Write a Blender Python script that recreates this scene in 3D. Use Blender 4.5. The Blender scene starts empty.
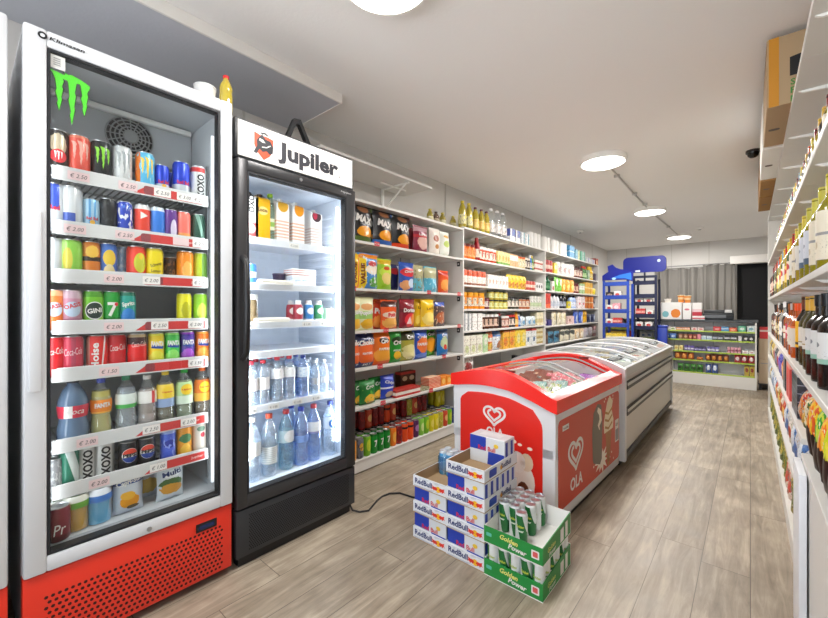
import bpy, bmesh, math, random
from mathutils import Vector, Matrix
random.seed(7)
SC = bpy.context.scene
COL = SC.collection
PI = math.pi
R90 = PI / 2

# ------------------------------------------------------------------ materials
_M = {}
def _nt(name):
    m = bpy.data.materials.new(name)
    m.use_nodes = True
    nt = m.node_tree
    return m, nt, nt.nodes['Principled BSDF']

def srgb(c):
    if isinstance(c, str):
        c = c.lstrip('#')
        c = [int(c[i:i + 2], 16) / 255 for i in (0, 2, 4)]
    return tuple((x / 12.92 if x <= .04045 else ((x + .055) / 1.055) ** 2.4) for x in c) + (1,)

def mat(name, col, rough=.5, metal=0., emit=0., spec=.5, coat=0.):
    key = (name,)
    if key in _M: return _M[key]
    m, nt, b = _nt(name)
    b.inputs['Base Color'].default_value = srgb(col)
    b.inputs['Roughness'].default_value = rough
    b.inputs['Metallic'].default_value = metal
    b.inputs['Specular IOR Level'].default_value = spec
    b.inputs['Coat Weight'].default_value = coat
    if emit:
        b.inputs['Emission Color'].default_value = srgb(col)
        b.inputs['Emission Strength'].default_value = emit
    _M[key] = m
    return m

def C(col, rough=.4, metal=0.):
    return mat('paint_%s_%d_%d' % (col.lstrip('#'), rough * 100, metal * 100), col, rough, metal)

def clear(name, tint='#ffffff', fac=.12, rough=.03, body=0.):
    """thin transparent sheet: transparent + fresnel gloss (+ a little diffuse body)"""
    if (name,) in _M: return _M[(name,)]
    m = bpy.data.materials.new(name); m.use_nodes = True
    nt = m.node_tree; nt.nodes.clear()
    out = nt.nodes.new('ShaderNodeOutputMaterial')
    tr = nt.nodes.new('ShaderNodeBsdfTransparent'); tr.inputs[0].default_value = srgb(tint)
    gl = nt.nodes.new('ShaderNodeBsdfGlossy'); gl.inputs['Roughness'].default_value = rough
    gl.inputs['Color'].default_value = (1, 1, 1, 1)
    fr = nt.nodes.new('ShaderNodeFresnel'); fr.inputs[0].default_value = 1.45
    mu = nt.nodes.new('ShaderNodeMath'); mu.operation = 'MULTIPLY'; mu.inputs[1].default_value = fac / .04
    mu.use_clamp = True
    nt.links.new(fr.outputs[0], mu.inputs[0])
    mx = nt.nodes.new('ShaderNodeMixShader')
    ge = nt.nodes.new('ShaderNodeNewGeometry'); fb = nt.nodes.new('ShaderNodeMath'); fb.operation = 'SUBTRACT'; fb.inputs[0].default_value = 1.
    nt.links.new(ge.outputs['Backfacing'], fb.inputs[1]); m3 = nt.nodes.new('ShaderNodeMath'); m3.operation = 'MULTIPLY'
    nt.links.new(mu.outputs[0], m3.inputs[0]); nt.links.new(fb.outputs[0], m3.inputs[1]); nt.links.new(m3.outputs[0], mx.inputs[0])
    last = tr.outputs[0]
    if body:
        di = nt.nodes.new('ShaderNodeBsdfDiffuse'); di.inputs[0].default_value = srgb(tint)
        m2 = nt.nodes.new('ShaderNodeMixShader'); m2.inputs[0].default_value = body
        nt.links.new(tr.outputs[0], m2.inputs[1]); nt.links.new(di.outputs[0], m2.inputs[2])
        last = m2.outputs[0]
    nt.links.new(last, mx.inputs[1]); nt.links.new(gl.outputs[0], mx.inputs[2])
    nt.links.new(mx.outputs[0], out.inputs[0])
    _M[(name,)] = m
    return m

class NB:
    def __init__(s, nt): s.nt = nt
    def n(s, t, **k):
        x = s.nt.nodes.new(t)
        for a, v in k.items(): setattr(x, a, v)
        return x
    def put(s, sock, v):
        if hasattr(v, 'is_output') or isinstance(v, bpy.types.NodeSocket): s.nt.links.new(v, sock)
        else: sock.default_value = v
    def math(s, op, a, b=0., c=None):
        x = s.n('ShaderNodeMath', operation=op)
        s.put(x.inputs[0], a); s.put(x.inputs[1], b)
        if c is not None: s.put(x.inputs[2], c)
        return x.outputs[0]
    def mix(s, f, a, b):
        x = s.n('ShaderNodeMix', data_type='RGBA')
        s.put(x.inputs[0], f); s.put(x.inputs[6], a); s.put(x.inputs[7], b)
        return x.outputs[2]

def pack(name, base, layers=(), rough=.35, metal=0., bump=0.):
    """printed packaging: flat colour shapes laid on a base colour in the object's own box coordinates
    ('band',z0,z1,c) ('el',cx,cz,rx,rz,c[,ragged]) ('noise',scale,thr,c[,z0,z1]) ('bars',n,frac,c,z0,z1) ('side',x0,x1,c)"""
    if (name,) in _M: return _M[(name,)]
    m, nt, b = _nt(name); N = NB(nt)
    g = N.n('ShaderNodeTexCoord').outputs['Generated']
    sp = N.n('ShaderNodeSeparateXYZ'); nt.links.new(g, sp.inputs[0])
    x, z = sp.outputs[0], sp.outputs[2]
    nz = {}
    def noise(sc, detail=2.):
        if sc not in nz:
            t = N.n('ShaderNodeTexNoise'); nt.links.new(g, t.inputs['Vector'])
            t.inputs['Scale'].default_value = sc; t.inputs['Detail'].default_value = detail
            nz[sc] = t.outputs[0]
        return nz[sc]
    def zband(z0, z1):
        return N.math('MULTIPLY', N.math('GREATER_THAN', z, z0), N.math('LESS_THAN', z, z1))
    col = srgb(base)
    for L in layers:
        k = L[0]
        if k == 'band': f = zband(L[1], L[2]); c = L[3]
        elif k == 'el':
            c = L[5]
            a = N.math('POWER', N.math('ABSOLUTE', N.math('DIVIDE', N.math('SUBTRACT', x, L[1]), L[3])), 2.)
            e = N.math('POWER', N.math('ABSOLUTE', N.math('DIVIDE', N.math('SUBTRACT', z, L[2]), L[4])), 2.)
            t = N.math('ADD', a, e)
            if len(L) > 6: t = N.math('ADD', t, N.math('MULTIPLY', N.math('SUBTRACT', noise(9.), .5), L[6]))
            f = N.math('LESS_THAN', t, 1.)
        elif k == 'noise':
            c = L[3]; f = N.math('GREATER_THAN', noise(L[1]), L[2])
            if len(L) > 4: f = N.math('MULTIPLY', f, zband(L[4], L[5]))
        elif k == 'bars':
            c = L[3]; f = N.math('LESS_THAN', N.math('FRACT', N.math('MULTIPLY', z, float(L[1]))), L[2])
            if len(L) > 4: f = N.math('MULTIPLY', f, zband(L[4], L[5]))
        elif k == 'side':
            c = L[3]; f = N.math('MULTIPLY', N.math('GREATER_THAN', x, L[1]), N.math('LESS_THAN', x, L[2]))
        elif k == 'diag':      # diagonal band x + s*z between
            c = L[4]; t = N.math('ADD', x, N.math('MULTIPLY', z, L[1]))
            f = N.math('MULTIPLY', N.math('GREATER_THAN', t, L[2]), N.math('LESS_THAN', t, L[3]))
        col = N.mix(f, col, srgb(c))
    N.put(b.inputs['Base Color'], col)
    b.inputs['Roughness'].default_value = rough; b.inputs['Metallic'].default_value = metal
    if bump:
        bp = N.n('ShaderNodeBump'); bp.inputs['Strength'].default_value = bump; bp.inputs['Distance'].default_value = .01
        nt.links.new(noise(7., 3.), bp.inputs['Height']); nt.links.new(bp.outputs[0], b.inputs['Normal'])
    _M[(name,)] = m
    return m

# ------------------------------------------------------------------ mesh builder
class MB:
    def __init__(s):
        s.v = []; s.f = []; s.mi = []; s.sm = []; s.mats = []
    def m(s, material):
        if material not in s.mats: s.mats.append(material)
        return s.mats.index(material)
    def add(s, vs, fs, material, smooth=False, T=None):
        o = len(s.v); mi = s.m(material)
        for p in vs:
            p = Vector(p)
            s.v.append(T @ p if T else p)
        for f in fs:
            s.f.append([o + i for i in f]); s.mi.append(mi); s.sm.append(smooth)
        return s
    def box(s, x0, x1, y0, y1, z0, z1, material, bev=0., T=None, seg=2):
        if bev <= 0:
            vs = [(x0, y0, z0), (x1, y0, z0), (x1, y1, z0), (x0, y1, z0), (x0, y0, z1), (x1, y0, z1), (x1, y1, z1), (x0, y1, z1)]
            fs = [(3, 2, 1, 0), (4, 5, 6, 7), (0, 1, 5, 4), (1, 2, 6, 5), (2, 3, 7, 6), (3, 0, 4, 7)]
            return s.add(vs, fs, material, False, T)
        bm = bmesh.new(); bmesh.ops.create_cube(bm, size=1.)
        for v in bm.verts:
            v.co = Vector(((x0 + x1) / 2 + v.co.x * (x1 - x0), (y0 + y1) / 2 + v.co.y * (y1 - y0), (z0 + z1) / 2 + v.co.z * (z1 - z0)))
        bmesh.ops.bevel(bm, geom=list(bm.edges), offset=bev, segments=seg, profile=.5, affect='EDGES')
        bm.verts.index_update()
        s.add([v.co.copy() for v in bm.verts], [[v.index for v in f.verts] for f in bm.faces], material, True, T)
        bm.free(); return s
    def lathe(s, prof, material, n=24, c=(0, 0), T=None, cap=True, smooth=True, sx=1., sy=1.):
        vs = []; fs = []
        for r, z in prof:
            for i in range(n):
                a = 2 * PI * i / n
                vs.append((c[0] + r * math.cos(a) * sx, c[1] + r * math.sin(a) * sy, z))
        for j in range(len(prof) - 1):
            for i in range(n):
                k = (i + 1) % n
                fs.append((j * n + i, j * n + k, (j + 1) * n + k, (j + 1) * n + i))
        if cap:
            if prof[0][0] > 1e-5: fs.append(tuple(reversed(range(n))))
            if prof[-1][0] > 1e-5: fs.append(tuple((len(prof) - 1) * n + i for i in range(n)))
        return s.add(vs, fs, material, smooth, T)
    def prism(s, poly, d0, d1, material, axis='y', T=None, smooth=False):
        """poly: 2D outline, extruded d0..d1 along axis"""
        def P(a, b, d):
            return {'y': (a, d, b), 'x': (d, a, b), 'z': (a, b, d)}[axis]
        n = len(poly)
        vs = [P(a, b, d0) for a, b in poly] + [P(a, b, d1) for a, b in poly]
        fs = [tuple(range(n)), tuple(reversed(range(n, 2 * n)))]
        fs += [(i, n + i, n + (i + 1) % n, (i + 1) % n) for i in range(n)]
        return s.add(vs, fs, material, smooth, T)
    def tube(s, pts, r, material, n=8, T=None, closed=False):
        pts = [Vector(p) for p in pts]; vs = []; fs = []; N = len(pts)
        up = None
        for i, p in enumerate(pts):
            t = (pts[min(i + 1, N - 1)] - pts[max(i - 1, 0)]).normalized()
            if up is None:
                up = Vector((0, 0, 1)) if abs(t.z) < .9 else Vector((1, 0, 0))
            a = t.cross(up).normalized(); b = a.cross(t).normalized(); up = b
            for k in range(n):
                w = 2 * PI * k / n
                vs.append(p + a * (r * math.cos(w)) + b * (r * math.sin(w)))
        for i in range(N - 1):
            for k in range(n):
                q = (k + 1) % n
                fs.append((i * n + k, i * n + q, (i + 1) * n + q, (i + 1) * n + k))
        fs.append(tuple(reversed(range(n)))); fs.append(tuple((N - 1) * n + k for k in range(n)))
        return s.add(vs, fs, material, True, T)
    def mesh(s, name):
        me = bpy.data.meshes.new(name)
        me.from_pydata([tuple(v) for v in s.v], [], s.f)
        for m in s.mats: me.materials.append(m)
        me.polygons.foreach_set('material_index', s.mi)
        me.polygons.foreach_set('use_smooth', s.sm)
        me.update()
        if any(s.sm): me.set_sharp_from_angle(angle=math.radians(38))
        return me

def link(name, me, parent=None, loc=None, rz=0.):
    o = bpy.data.objects.new(name, me); COL.objects.link(o)
    if parent: o.parent = parent
    if loc is not None: o.location = loc
    if rz: o.rotation_euler = (0, 0, rz)
    return o
def obj(name, mb, parent=None, loc=None, rz=0., label=None):
    o = link(name, mb.mesh(name), parent, loc, rz)
    if label: o['label'] = label
    return o
_labels = {}
def tag(o, label, cat, group=None):
    o['label'] = label; o['category'] = cat
    if group: o['group'] = group
    n = len(label.split())
    if not 4 <= n <= 16: print('LABEL LEN', n, label)
    if label in _labels: print('LABEL DUP', label)
    _labels[label] = 1
    return o
def thing(name, label, cat, loc=(0, 0, 0), rz=0., group=None):
    o = bpy.data.objects.new(name, None); COL.objects.link(o)
    o.empty_display_size = .05
    o.location = loc; o.rotation_euler = (0, 0, rz)
    return tag(o, label, cat, group)
def struct(name, mb, parent=None):
    o = obj(name, mb, parent)
    if not parent: o['kind'] = 'structure'
    return o

# ------------------------------------------------------------------ lettering
_txt = {}
def text_geo(s, bold=0., shear=0., font_res=2, space=1.):
    key = (s, bold, shear, font_res, space)
    if key in _txt: return _txt[key]
    cu = bpy.data.curves.new('t', 'FONT'); cu.body = s; cu.size = 1.; cu.offset = bold; cu.shear = shear
    cu.resolution_u = font_res; cu.space_character = space
    o = bpy.data.objects.new('t', cu); COL.objects.link(o)
    dg = bpy.context.evaluated_depsgraph_get(); dg.update()
    me = bpy.data.meshes.new_from_object(o.evaluated_get(dg))
    vs = [v.co.copy() for v in me.vertices]; fs = [list(p.vertices) for p in me.polygons]
    bpy.data.objects.remove(o); bpy.data.curves.remove(cu); bpy.data.meshes.remove(me)
    if vs:
        xs = [v.x for v in vs]; ys = [v.y for v in vs]
        x0, x1, y0, y1 = min(xs), max(xs), min(ys), max(ys)
        vs = [((v.x - x0) / (x1 - x0), (v.y - y0) / max(y1 - y0, 1e-6)) for v in vs]
        asp = (x1 - x0) / max(y1 - y0, 1e-6)
    else: asp = 1.
    _txt[key] = (vs, fs, asp)
    return _txt[key]

def sliced(mb, vs, fs, material, f):
    """lay flat 2D faces on a curved face: cut into narrow vertical strips first"""
    st = getattr(f, 'step', 0)
    if not st: mb.add([f(a, b) for a, b in vs], fs, material); return
    bm = bmesh.new(); V = [bm.verts.new((a, b, 0)) for a, b in vs]
    for t in fs:
        try: bm.faces.new([V[i] for i in t])
        except ValueError: pass
    xs = [a for a, b in vs]; n = int((max(xs) - min(xs)) / st)
    for i in range(1, n + 1):
        x = min(xs) + (max(xs) - min(xs)) * i / (n + 1)
        bmesh.ops.bisect_plane(bm, geom=list(bm.verts) + list(bm.edges) + list(bm.faces), plane_co=(x, 0, 0), plane_no=(1, 0, 0))
    bm.verts.index_update()
    mb.add([f(v.co.x, v.co.y) for v in bm.verts], [[v.index for v in q.verts] for q in bm.faces], material); bm.free()
def put_text(mb, s, cx, cz, w, h, material, f=None, rot=0., bold=.02, shear=0., space=1.):
    """letters in a w x h box centred on (cx,cz) of a face; f maps (a,b)->3D point. default: face plane y=0"""
    vs, fs, asp = text_geo(s, bold, shear, 2, space)
    if h is None: h = w / asp
    if w is None: w = h * asp
    f = f or (lambda a, b: (a, 0, b))
    cr, sr = math.cos(rot), math.sin(rot)
    P = []
    for u, v in vs:
        a, b = (u - .5) * w, (v - .5) * h
        P.append((cx + a * cr - b * sr, cz + a * sr + b * cr))
    sliced(mb, P, fs, material, f)
def put_poly(mb, poly, material, f=None):
    """flat printed outline (may be concave)"""
    f = f or (lambda a, b: (a, 0, b))
    from mathutils.geometry import tessellate_polygon
    tris = tessellate_polygon([[Vector((a, b, 0)) for a, b in poly]])
    out = []
    for t in tris:
        (ax, ay), (bx, by), (cx, cy) = [poly[i] for i in t]
        out.append(t if (bx - ax) * (cy - ay) - (by - ay) * (cx - ax) > 0 else tuple(reversed(t)))
    sliced(mb, poly, out, material, f)
def ell(cx, cz, rx, rz, n=20, a0=0., a1=2 * PI):
    return [(cx + rx * math.cos(a0 + (a1 - a0) * i / n), cz + rz * math.sin(a0 + (a1 - a0) * i / n)) for i in range(n if abs(a1 - a0 - 2 * PI) < 1e-6 else n + 1)]
def rrect(x0, x1, z0, z1, r, n=5):
    P = []
    for cx, cz, a in ((x1 - r, z1 - r, 0), (x0 + r, z1 - r, R90), (x0 + r, z0 + r, PI), (x1 - r, z0 + r, 3 * R90)):
        P += [(cx + r * math.cos(a + R90 * i / n), cz + r * math.sin(a + R90 * i / n)) for i in range(n + 1)]
    return P
def wrap(r, off=.0006):
    """map (a,b) on the front (-y) of a cylinder of radius r"""
    rr = r + off
    def f(a, b): return (rr * math.sin(a / r), -rr * math.cos(a / r), b)
    f.step = r * .22; return f
def stroke(pts, w):
    """outline of a constant-width stroke through pts (2D); w may be a list"""
    L = []; Rr = []
    n = len(pts)
    for i, (x, y) in enumerate(pts):
        x0, y0 = pts[max(i - 1, 0)]; x1, y1 = pts[min(i + 1, n - 1)]
        dx, dy = x1 - x0, y1 - y0; q = math.hypot(dx, dy) or 1
        ww = (w[i] if isinstance(w, (list, tuple)) else w) / 2
        L.append((x - dy / q * ww, y + dx / q * ww)); Rr.append((x + dy / q * ww, y - dx / q * ww))
    return L + Rr[::-1]
# ------------------------------------------------------------------ product kinds
class Kind:
    def __init__(s, name, cat, parts, w, d, h):
        s.name, s.cat, s.w, s.d, s.h = name, cat, w, d, h
        s.parts = [(pn, mb.mesh(pn), lab) for pn, mb, lab in [(p + (None,))[:3] for p in parts]]
def put(kind, loc, rz):
    """one countable product: a mesh, or an empty at its base with its parts"""
    if len(kind.parts) == 1:
        o = link(kind.name, kind.parts[0][1], None, loc, rz)
    else:
        o = bpy.data.objects.new(kind.name, None); COL.objects.link(o); o.empty_display_size = .03
        o.location = loc; o.rotation_euler = (0, 0, rz)
        for pn, me, lab in kind.parts:
            c = link(pn, me, o)
            if lab: c['label'] = lab
    o['category'] = kind.cat
    return o

ORD = ['first', 'second', 'third', 'fourth', 'fifth', 'sixth', 'seventh', 'eighth', 'ninth', 'tenth', 'eleventh', 'twelfth',
       'thirteenth', 'fourteenth', 'fifteenth', 'sixteenth', 'seventeenth', 'eighteenth', 'nineteenth', 'twentieth']
class Row:
    """items on one shelf. to_world(a, depth, z) -> location ; a grows to the right as seen from the aisle"""
    def __init__(s, where, group, to_world, rz):
        s.where, s.group, s.tw, s.rz = where, group, to_world, rz; s.items = []
    def put(s, kind, look, a, depth=0., z=0., rank=0, turn=0., tier=0):
        o = put(kind, s.tw(a, depth, z), s.rz + turn)
        s.items.append((look, a, rank, tier, o)); return o
    def done(s):
        by = {}
        for it in s.items: by.setdefault(it[0], []).append(it)
        for look, L in by.items():
            cols = []
            for it in sorted(L, key=lambda i: i[1]):
                if not cols or abs(cols[-1] - it[1]) > .012: cols.append(it[1])
            tiers = sorted(set(i[3] for i in L))
            seen = {}
            for _, a, rank, tier, o in L:
                ci = min(range(len(cols)), key=lambda k: abs(cols[k] - a))
                t = look
                if len(cols) > 1:
                    t += ', ' + ('leftmost' if ci == 0 else 'rightmost' if ci == len(cols) - 1 else ORD[ci] + ' from left')
                rk = sorted(set(i[2] for i in L if abs(i[1] - a) <= .012 and i[3] == tier))
                if len(rk) > 1 or rank: t += ', ' + ('front row' if rank == 0 else ORD[rank] + ' row back')
                if len(tiers) > 1: t += ', ' + ('lower tier' if tier == tiers[0] else 'stacked on top')
                t += ', ' + s.where
                tag(o, t, o['category'], s.group if len(L) > 1 else None)
        s.items = []

ALU = mat('brushed_aluminium', '#c9cbcd', .3, .9)
WHITE_INK = C('#e6e4e0', .5); BLACK_INK = C('#16161a', .5); RED_INK = C('#d3202a', .5); BLUE_INK = C('#1c3f9c', .5)
GREEN_INK = C('#1f8a3a', .5)

def can_parts(r, h, body, texts=None, lid=ALU, n=20):
    a = MB()
    a.lathe([(r * .78, 0), (r * .92, .004), (r, .012), (r, h - .014), (r * .86, h - .003)], body, n, cap=False)
    a.lathe([(r * .70, .004), (r * .78, 0)], lid, n)
    l = MB()
    l.lathe([(r * .86, h - .003), (r * .88, h), (r * .84, h), (r * .80, h - .004), (0, h - .004)], lid, n, cap=False)
    l.box(-r * .18, r * .18, -r * .5, r * .2, h - .004, h - .0025, lid)
    P = [('body', a), ('lid', l)]
    if texts:
        P += prints(texts, lambda i: wrap(r, .0006 + .0005 * i))
    return P
def can(r, h, body, texts=None, lid=ALU, name='drink_can', n=20, cat='can', join=False):
    P = can_parts(r, h, body, texts, lid, n)
    if join: P = [(name, merge([p[1] for p in P]))]
    return Kind(name, cat, P, 2 * r, 2 * r, h)
def merge(L):
    o = MB()
    for b in L:
        off = len(o.v); o.v += b.v
        for f, mi, sm in zip(b.f, b.mi, b.sm):
            o.f.append([off + i for i in f]); o.mi.append(o.m(b.mats[mi])); o.sm.append(sm)
    return o
NOTXT = {'BLUE', 'Z', 'Peach', 'Tropi', 'Citron', 'Lime', 'Nuts', 'POP', 'IL', 'LIPTON', 'MONSTER', 'VIT', 'O', '0.5L'}
def T_(s, z, w, h, m=WHITE_INK, rot=0., bold=.03, shear=0., x=0.):
    if s in NOTXT: return lambda mb, f: None
    def g(mb, f): put_text(mb, s, x, z, w, h, m, f, rot, bold, shear)
    g.pn = 'lettering'; return g
def prints(texts, face):
    """each printed word or mark on a pack is a part of its own; face(i) maps (a,b) onto the pack"""
    out = []
    for i, q in enumerate(texts):
        t = MB(); q(t, face(i))
        if t.v: out.append((getattr(q, 'pn', 'emblem'), t))
    return out
def claw_poly(cx, cz, w, h):
    """three torn vertical claw strokes"""
    out = []
    for k, (dx, L, top) in enumerate(((-.34, .74, .06), (0., 1., 0.), (.34, .72, -.02))):
        x = cx + dx * w; z1 = cz + h / 2 - abs(dx) * h * .1; s = w * .12; H = h * L
        o = [(x - s * 1.5, z1 + .02 * h), (x + s * .6, z1 - .02 * h), (x + s * 1.15, z1 - .12 * h), (x + s * .75, z1 - .32 * H),
             (x + s * 1.0, z1 - .38 * H), (x + s * .6, z1 - .62 * H), (x + s * .75, z1 - .68 * H), (x + s * .1, z1 - H),
             (x - s * .35, z1 - .8 * H), (x - s * .1, z1 - .74 * H), (x - s * .65, z1 - .5 * H), (x - s * .4, z1 - .42 * H), (x - s * .7, z1 - .16 * H)]
        out.append(o)
    return out
def claw(m, cz, w, h):
    def g(mb, f):
        for p in claw_poly(0, cz, w, h): put_poly(mb, p, m, f)
    return g
def disc(cx, cz, rx, rz, m):
    return lambda mb, f: put_poly(mb, ell(cx, cz, rx, rz), m, f)
def rect(x0, x1, z0, z1, m):
    def g(mb, f):
        n = 5
        for i in range(n):
            a, b = x0 + (x1 - x0) * i / n, x0 + (x1 - x0) * (i + 1) / n
            mb.add([f(a, z0), f(b, z0), f(b, z1), f(a, z1)], [(0, 1, 2, 3)], m)
    return g

SHAPES = {
 'soda':  ([(.55, .012), (.8, 0), (.98, .02), (1, .06), (1, .26), (.88, .38), (.97, .52), (1, .58), (.97, .66), (.72, .80), (.42, .895), (.36, .91), (.36, .935)], .40, .935),
 'water': ([(.6, .01), (.85, 0), (1, .025), (1, .12), (.95, .14), (1, .16), (1, .28), (.95, .30), (1, .32), (1, .62), (.93, .72), (.62, .84), (.40, .90), (.36, .935)], .42, .935),
 'wine':  ([(.7, .012), (.93, 0), (1, .012), (1, .58), (.95, .64), (.70, .71), (.44, .76), (.37, .80), (.36, .955), (.41, .957), (.41, .975)], .40, .80),
 'spirit':([(.8, .01), (.97, 0), (1, .012), (1, .60), (.95, .65), (.6, .71), (.36, .745), (.34, .86)], .40, .86),
 'oil':   ([(.8, .01), (.96, 0), (1, .02), (1, .45), (.93, .52), (1, .60), (.97, .68), (.72, .80), (.42, .90), (.38, .93)], .44, .93),
 'sauce': ([(.8, .008), (.97, 0), (1, .02), (1, .55), (.92, .66), (.62, .80), (.52, .84)], .56, .84),
 'jar':   ([(.85, .01), (.97, 0), (1, .03), (1, .74), (.94, .81), (.86, .84)], .92, .83),
 'wide':  ([(.8, .01), (.97, 0), (1, .03), (1, .60), (.9, .74), (.62, .85), (.56, .87)], .60, .87),
}
def bottle(shape, r, h, glass, capm, label=None, texts=None, n=18, join=False, name='drink_bottle', cat='bottle', fill=None, sx=1., sy=1., foil=False):
    prof, cr, cz = SHAPES[shape]
    b = MB(); b.lathe([(p * r, q * h) for p, q in prof], glass, n, sx=sx, sy=sy)
    c = MB(); c.lathe([(cr * r, cz * h - (.0 if foil else .002)), (cr * r * 1.02, h * .995), (cr * r * .9, h)], capm, n)
    P = [('body', b), ('cap', c)]
    if fill:   # liquid seen inside the clear wall
        lv = fill[1]
        q = [(p * r * .93, z * h + .004) for p, z in prof if z < lv]
        # interpolate last radius
        q.append((q[-1][0] * .93, lv * h)); q.append((0, lv * h))
        l = MB(); l.lathe(q, fill[0], n, cap=True, sx=sx, sy=sy); P.append(('liquid', l))
    if label:
        z0, z1, lm = label
        def rad(z):
            for (p0, q0), (p1, q1) in zip(prof, prof[1:]):
                if q0 <= z <= q1 and q1 > q0: return p0 + (p1 - p0) * (z - q0) / (q1 - q0)
            return 1.
        zz = [z0] + [q for p, q in prof if z0 < q < z1] + [z1]
        m = MB(); m.lathe([(rad(z) * r + .0008, z * h) for z in zz], lm, n, cap=False, sx=sx, sy=sy); P.append(('label', m))
    if texts and not join:
        P += prints(texts, lambda i: wrap(r, .0018 + .0005 * i))
    if join: P = [(name, merge([p[1] for p in P]))]
    return Kind(name, cat, P, 2 * r * sx, 2 * r * sy, h)

def bag(w, h, t, m, texts=None, name='snack_bag', cat='snack', nx=9, nz=12, seed=0, crimp=None):
    rnd = random.Random(seed); vs = []; fs = []
    ph = [rnd.uniform(0, 6) for _ in range(4)]
    def P(u, v, sgn):
        x = (u - .5) * w; z = v * h
        k = (1 - abs(2 * u - 1) ** 3.2) * max(0, min(1, v / .16)) ** .6 * max(0, min(1, (1 - v) / .2)) ** .7
        k *= 1 + .18 * math.sin(7 * v + ph[0]) * math.sin(5 * u + ph[1])
        pin = 1 - .07 * math.sin(PI * v) ** .5 + .015 * math.sin(9 * v + ph[2])
        return (x * pin, sgn * t / 2 * k, z + (.006 * h * math.sin(8 * u + ph[3]) if v > .99 else 0))
    for sgn in (-1, 1):
        o = len(vs)
        for j in range(nz + 1):
            for i in range(nx + 1): vs.append(P(i / nx, j / nz, sgn))
        for j in range(nz):
            for i in range(nx):
                q = (o + j * (nx + 1) + i, o + j * (nx + 1) + i + 1, o + (j + 1) * (nx + 1) + i + 1, o + (j + 1) * (nx + 1) + i)
                fs.append(q if sgn < 0 else q[::-1])
    b = MB(); b.add(vs, fs, m, True)
    e = MB(); cm = crimp or m
    e.box(-w / 2 * .99, w / 2 * .99, -.0015, .0015, h - .012, h + .006, cm)
    P_ = [('pouch', b), ('top_seal', e)]
    if texts:
        def f(a, c):
            u = a / w + .5; v = c / h; p = P(min(max(u, 0), 1), min(max(v, 0), 1), -1)
            return (a, p[1] - .0025, c)
        f.step = w * .08
        P_ += prints(texts, lambda i: f)
    return Kind(name, cat, P_, w, t, h)
def bag1(w, h, t, m, name='food_bag', seed=0, cat='bag'):
    K = bag(w, h, t, m, None, name, cat, 6, 7, seed)
    K.parts = K.parts[:1]; return K

def boxk(w, d, h, m, texts=None, name='food_box', cat='box', bev=.002, extra=None):
    b = MB(); b.box(-w / 2, w / 2, -d / 2, d / 2, 0, h, m, bev, seg=1)
    P = [('carton', b)]
    if texts:
        P += prints(texts, lambda i: (lambda a, c: (a, -d / 2 - .0008 - .0003 * i, c)))
    if extra: P += extra
    if len(P) == 1: P = [(name, b)]
    return Kind(name, cat, P, w, d, h)
def carton(w, d, h, m, capm, texts=None):
    b = MB(); s = h * .86
    b.add([(-w/2, -d/2, 0), (w/2, -d/2, 0), (w/2, d/2, 0), (-w/2, d/2, 0), (-w/2, -d/2, s), (w/2, -d/2, s), (w/2, d/2, h), (-w/2, d/2, h)],
          [(3, 2, 1, 0), (4, 5, 6, 7), (0, 1, 5, 4), (1, 2, 6, 5), (2, 3, 7, 6), (3, 0, 4, 7)], m)
    c = MB(); zc = (s + h) / 2
    c.lathe([(.014, zc - .012), (.014, zc + .008), (.012, zc + .01)], capm, 12)
    P = [('carton', b), ('cap', c)]
    if texts:
        P += prints(texts, lambda i: (lambda a, c: (a, -d / 2 - .0008 - .0003 * i, c)))
    return Kind('drink_carton', 'carton', P, w, d, h)
def jar(r, h, content, lidm, label=None, name='food_jar', cat='jar', n=12):
    return bottle('jar', r, h, content, lidm, label, None, n, True, name, cat)
def rolls(nx, nz, r, h, m, name='paper_roll_pack'):
    b = MB()
    core = C('#cfc6b8', .8)
    for i in range(nx):
        for k in range(nz):
            for y in (-r, r):
                x = (i - (nx - 1) / 2) * 2 * r
                b.lathe([(r * .3, k * h), (r * .96, k * h), (r, k * h + .006), (r, (k + 1) * h - .006), (r * .96, (k + 1) * h), (r * .3, (k + 1) * h)], m, 14, c=(x, y))
    return Kind(name, 'paper rolls', [(name, b)], 2 * r * nx, 4 * r, nz * h)
def tub(r, h, m, lidm, name='food_tub', r0=.8):
    b = MB(); b.lathe([(r * r0, 0), (r, h * .9)], m, 14); b.lathe([(r * 1.05, h * .9), (r * 1.05, h * .98), (r, h)], lidm, 14)
    return Kind(name, 'tub', [(name, b)], 2.1 * r, 2.1 * r, h)
# ------------------------------------------------------------------ camera, world, room
CAMZ = 1.2; FPX = 390.; YAW = math.atan(336 / FPX); _s, _c = math.sin(YAW), math.cos(YAW)
cam = bpy.data.cameras.new('camera'); cam.sensor_width = 36; cam.lens = FPX / 828 * 36; cam.clip_start = .02
co = bpy.data.objects.new('camera', cam); COL.objects.link(co)
co.location = (0, 0, CAMZ); co.rotation_euler = (R90, 0, YAW); SC.camera = co
def alongY(px, X):
    """Y where the sight line through column px meets the real plane x = X"""
    k = (px - 414) / FPX; d = X / (k * _c - _s); return d * (k * _s + _c)
def alongX(px, Y):
    k = (px - 414) / FPX; d = Y / (k * _s + _c); return d * (k * _c - _s)

w = bpy.data.worlds.new('sky'); SC.world = w; w.use_nodes = True
_N = NB(w.node_tree); _g = _N.n('ShaderNodeTexCoord').outputs['Generated']; _sp = _N.n('ShaderNodeSeparateXYZ'); w.node_tree.links.new(_g, _sp.inputs[0])
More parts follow.
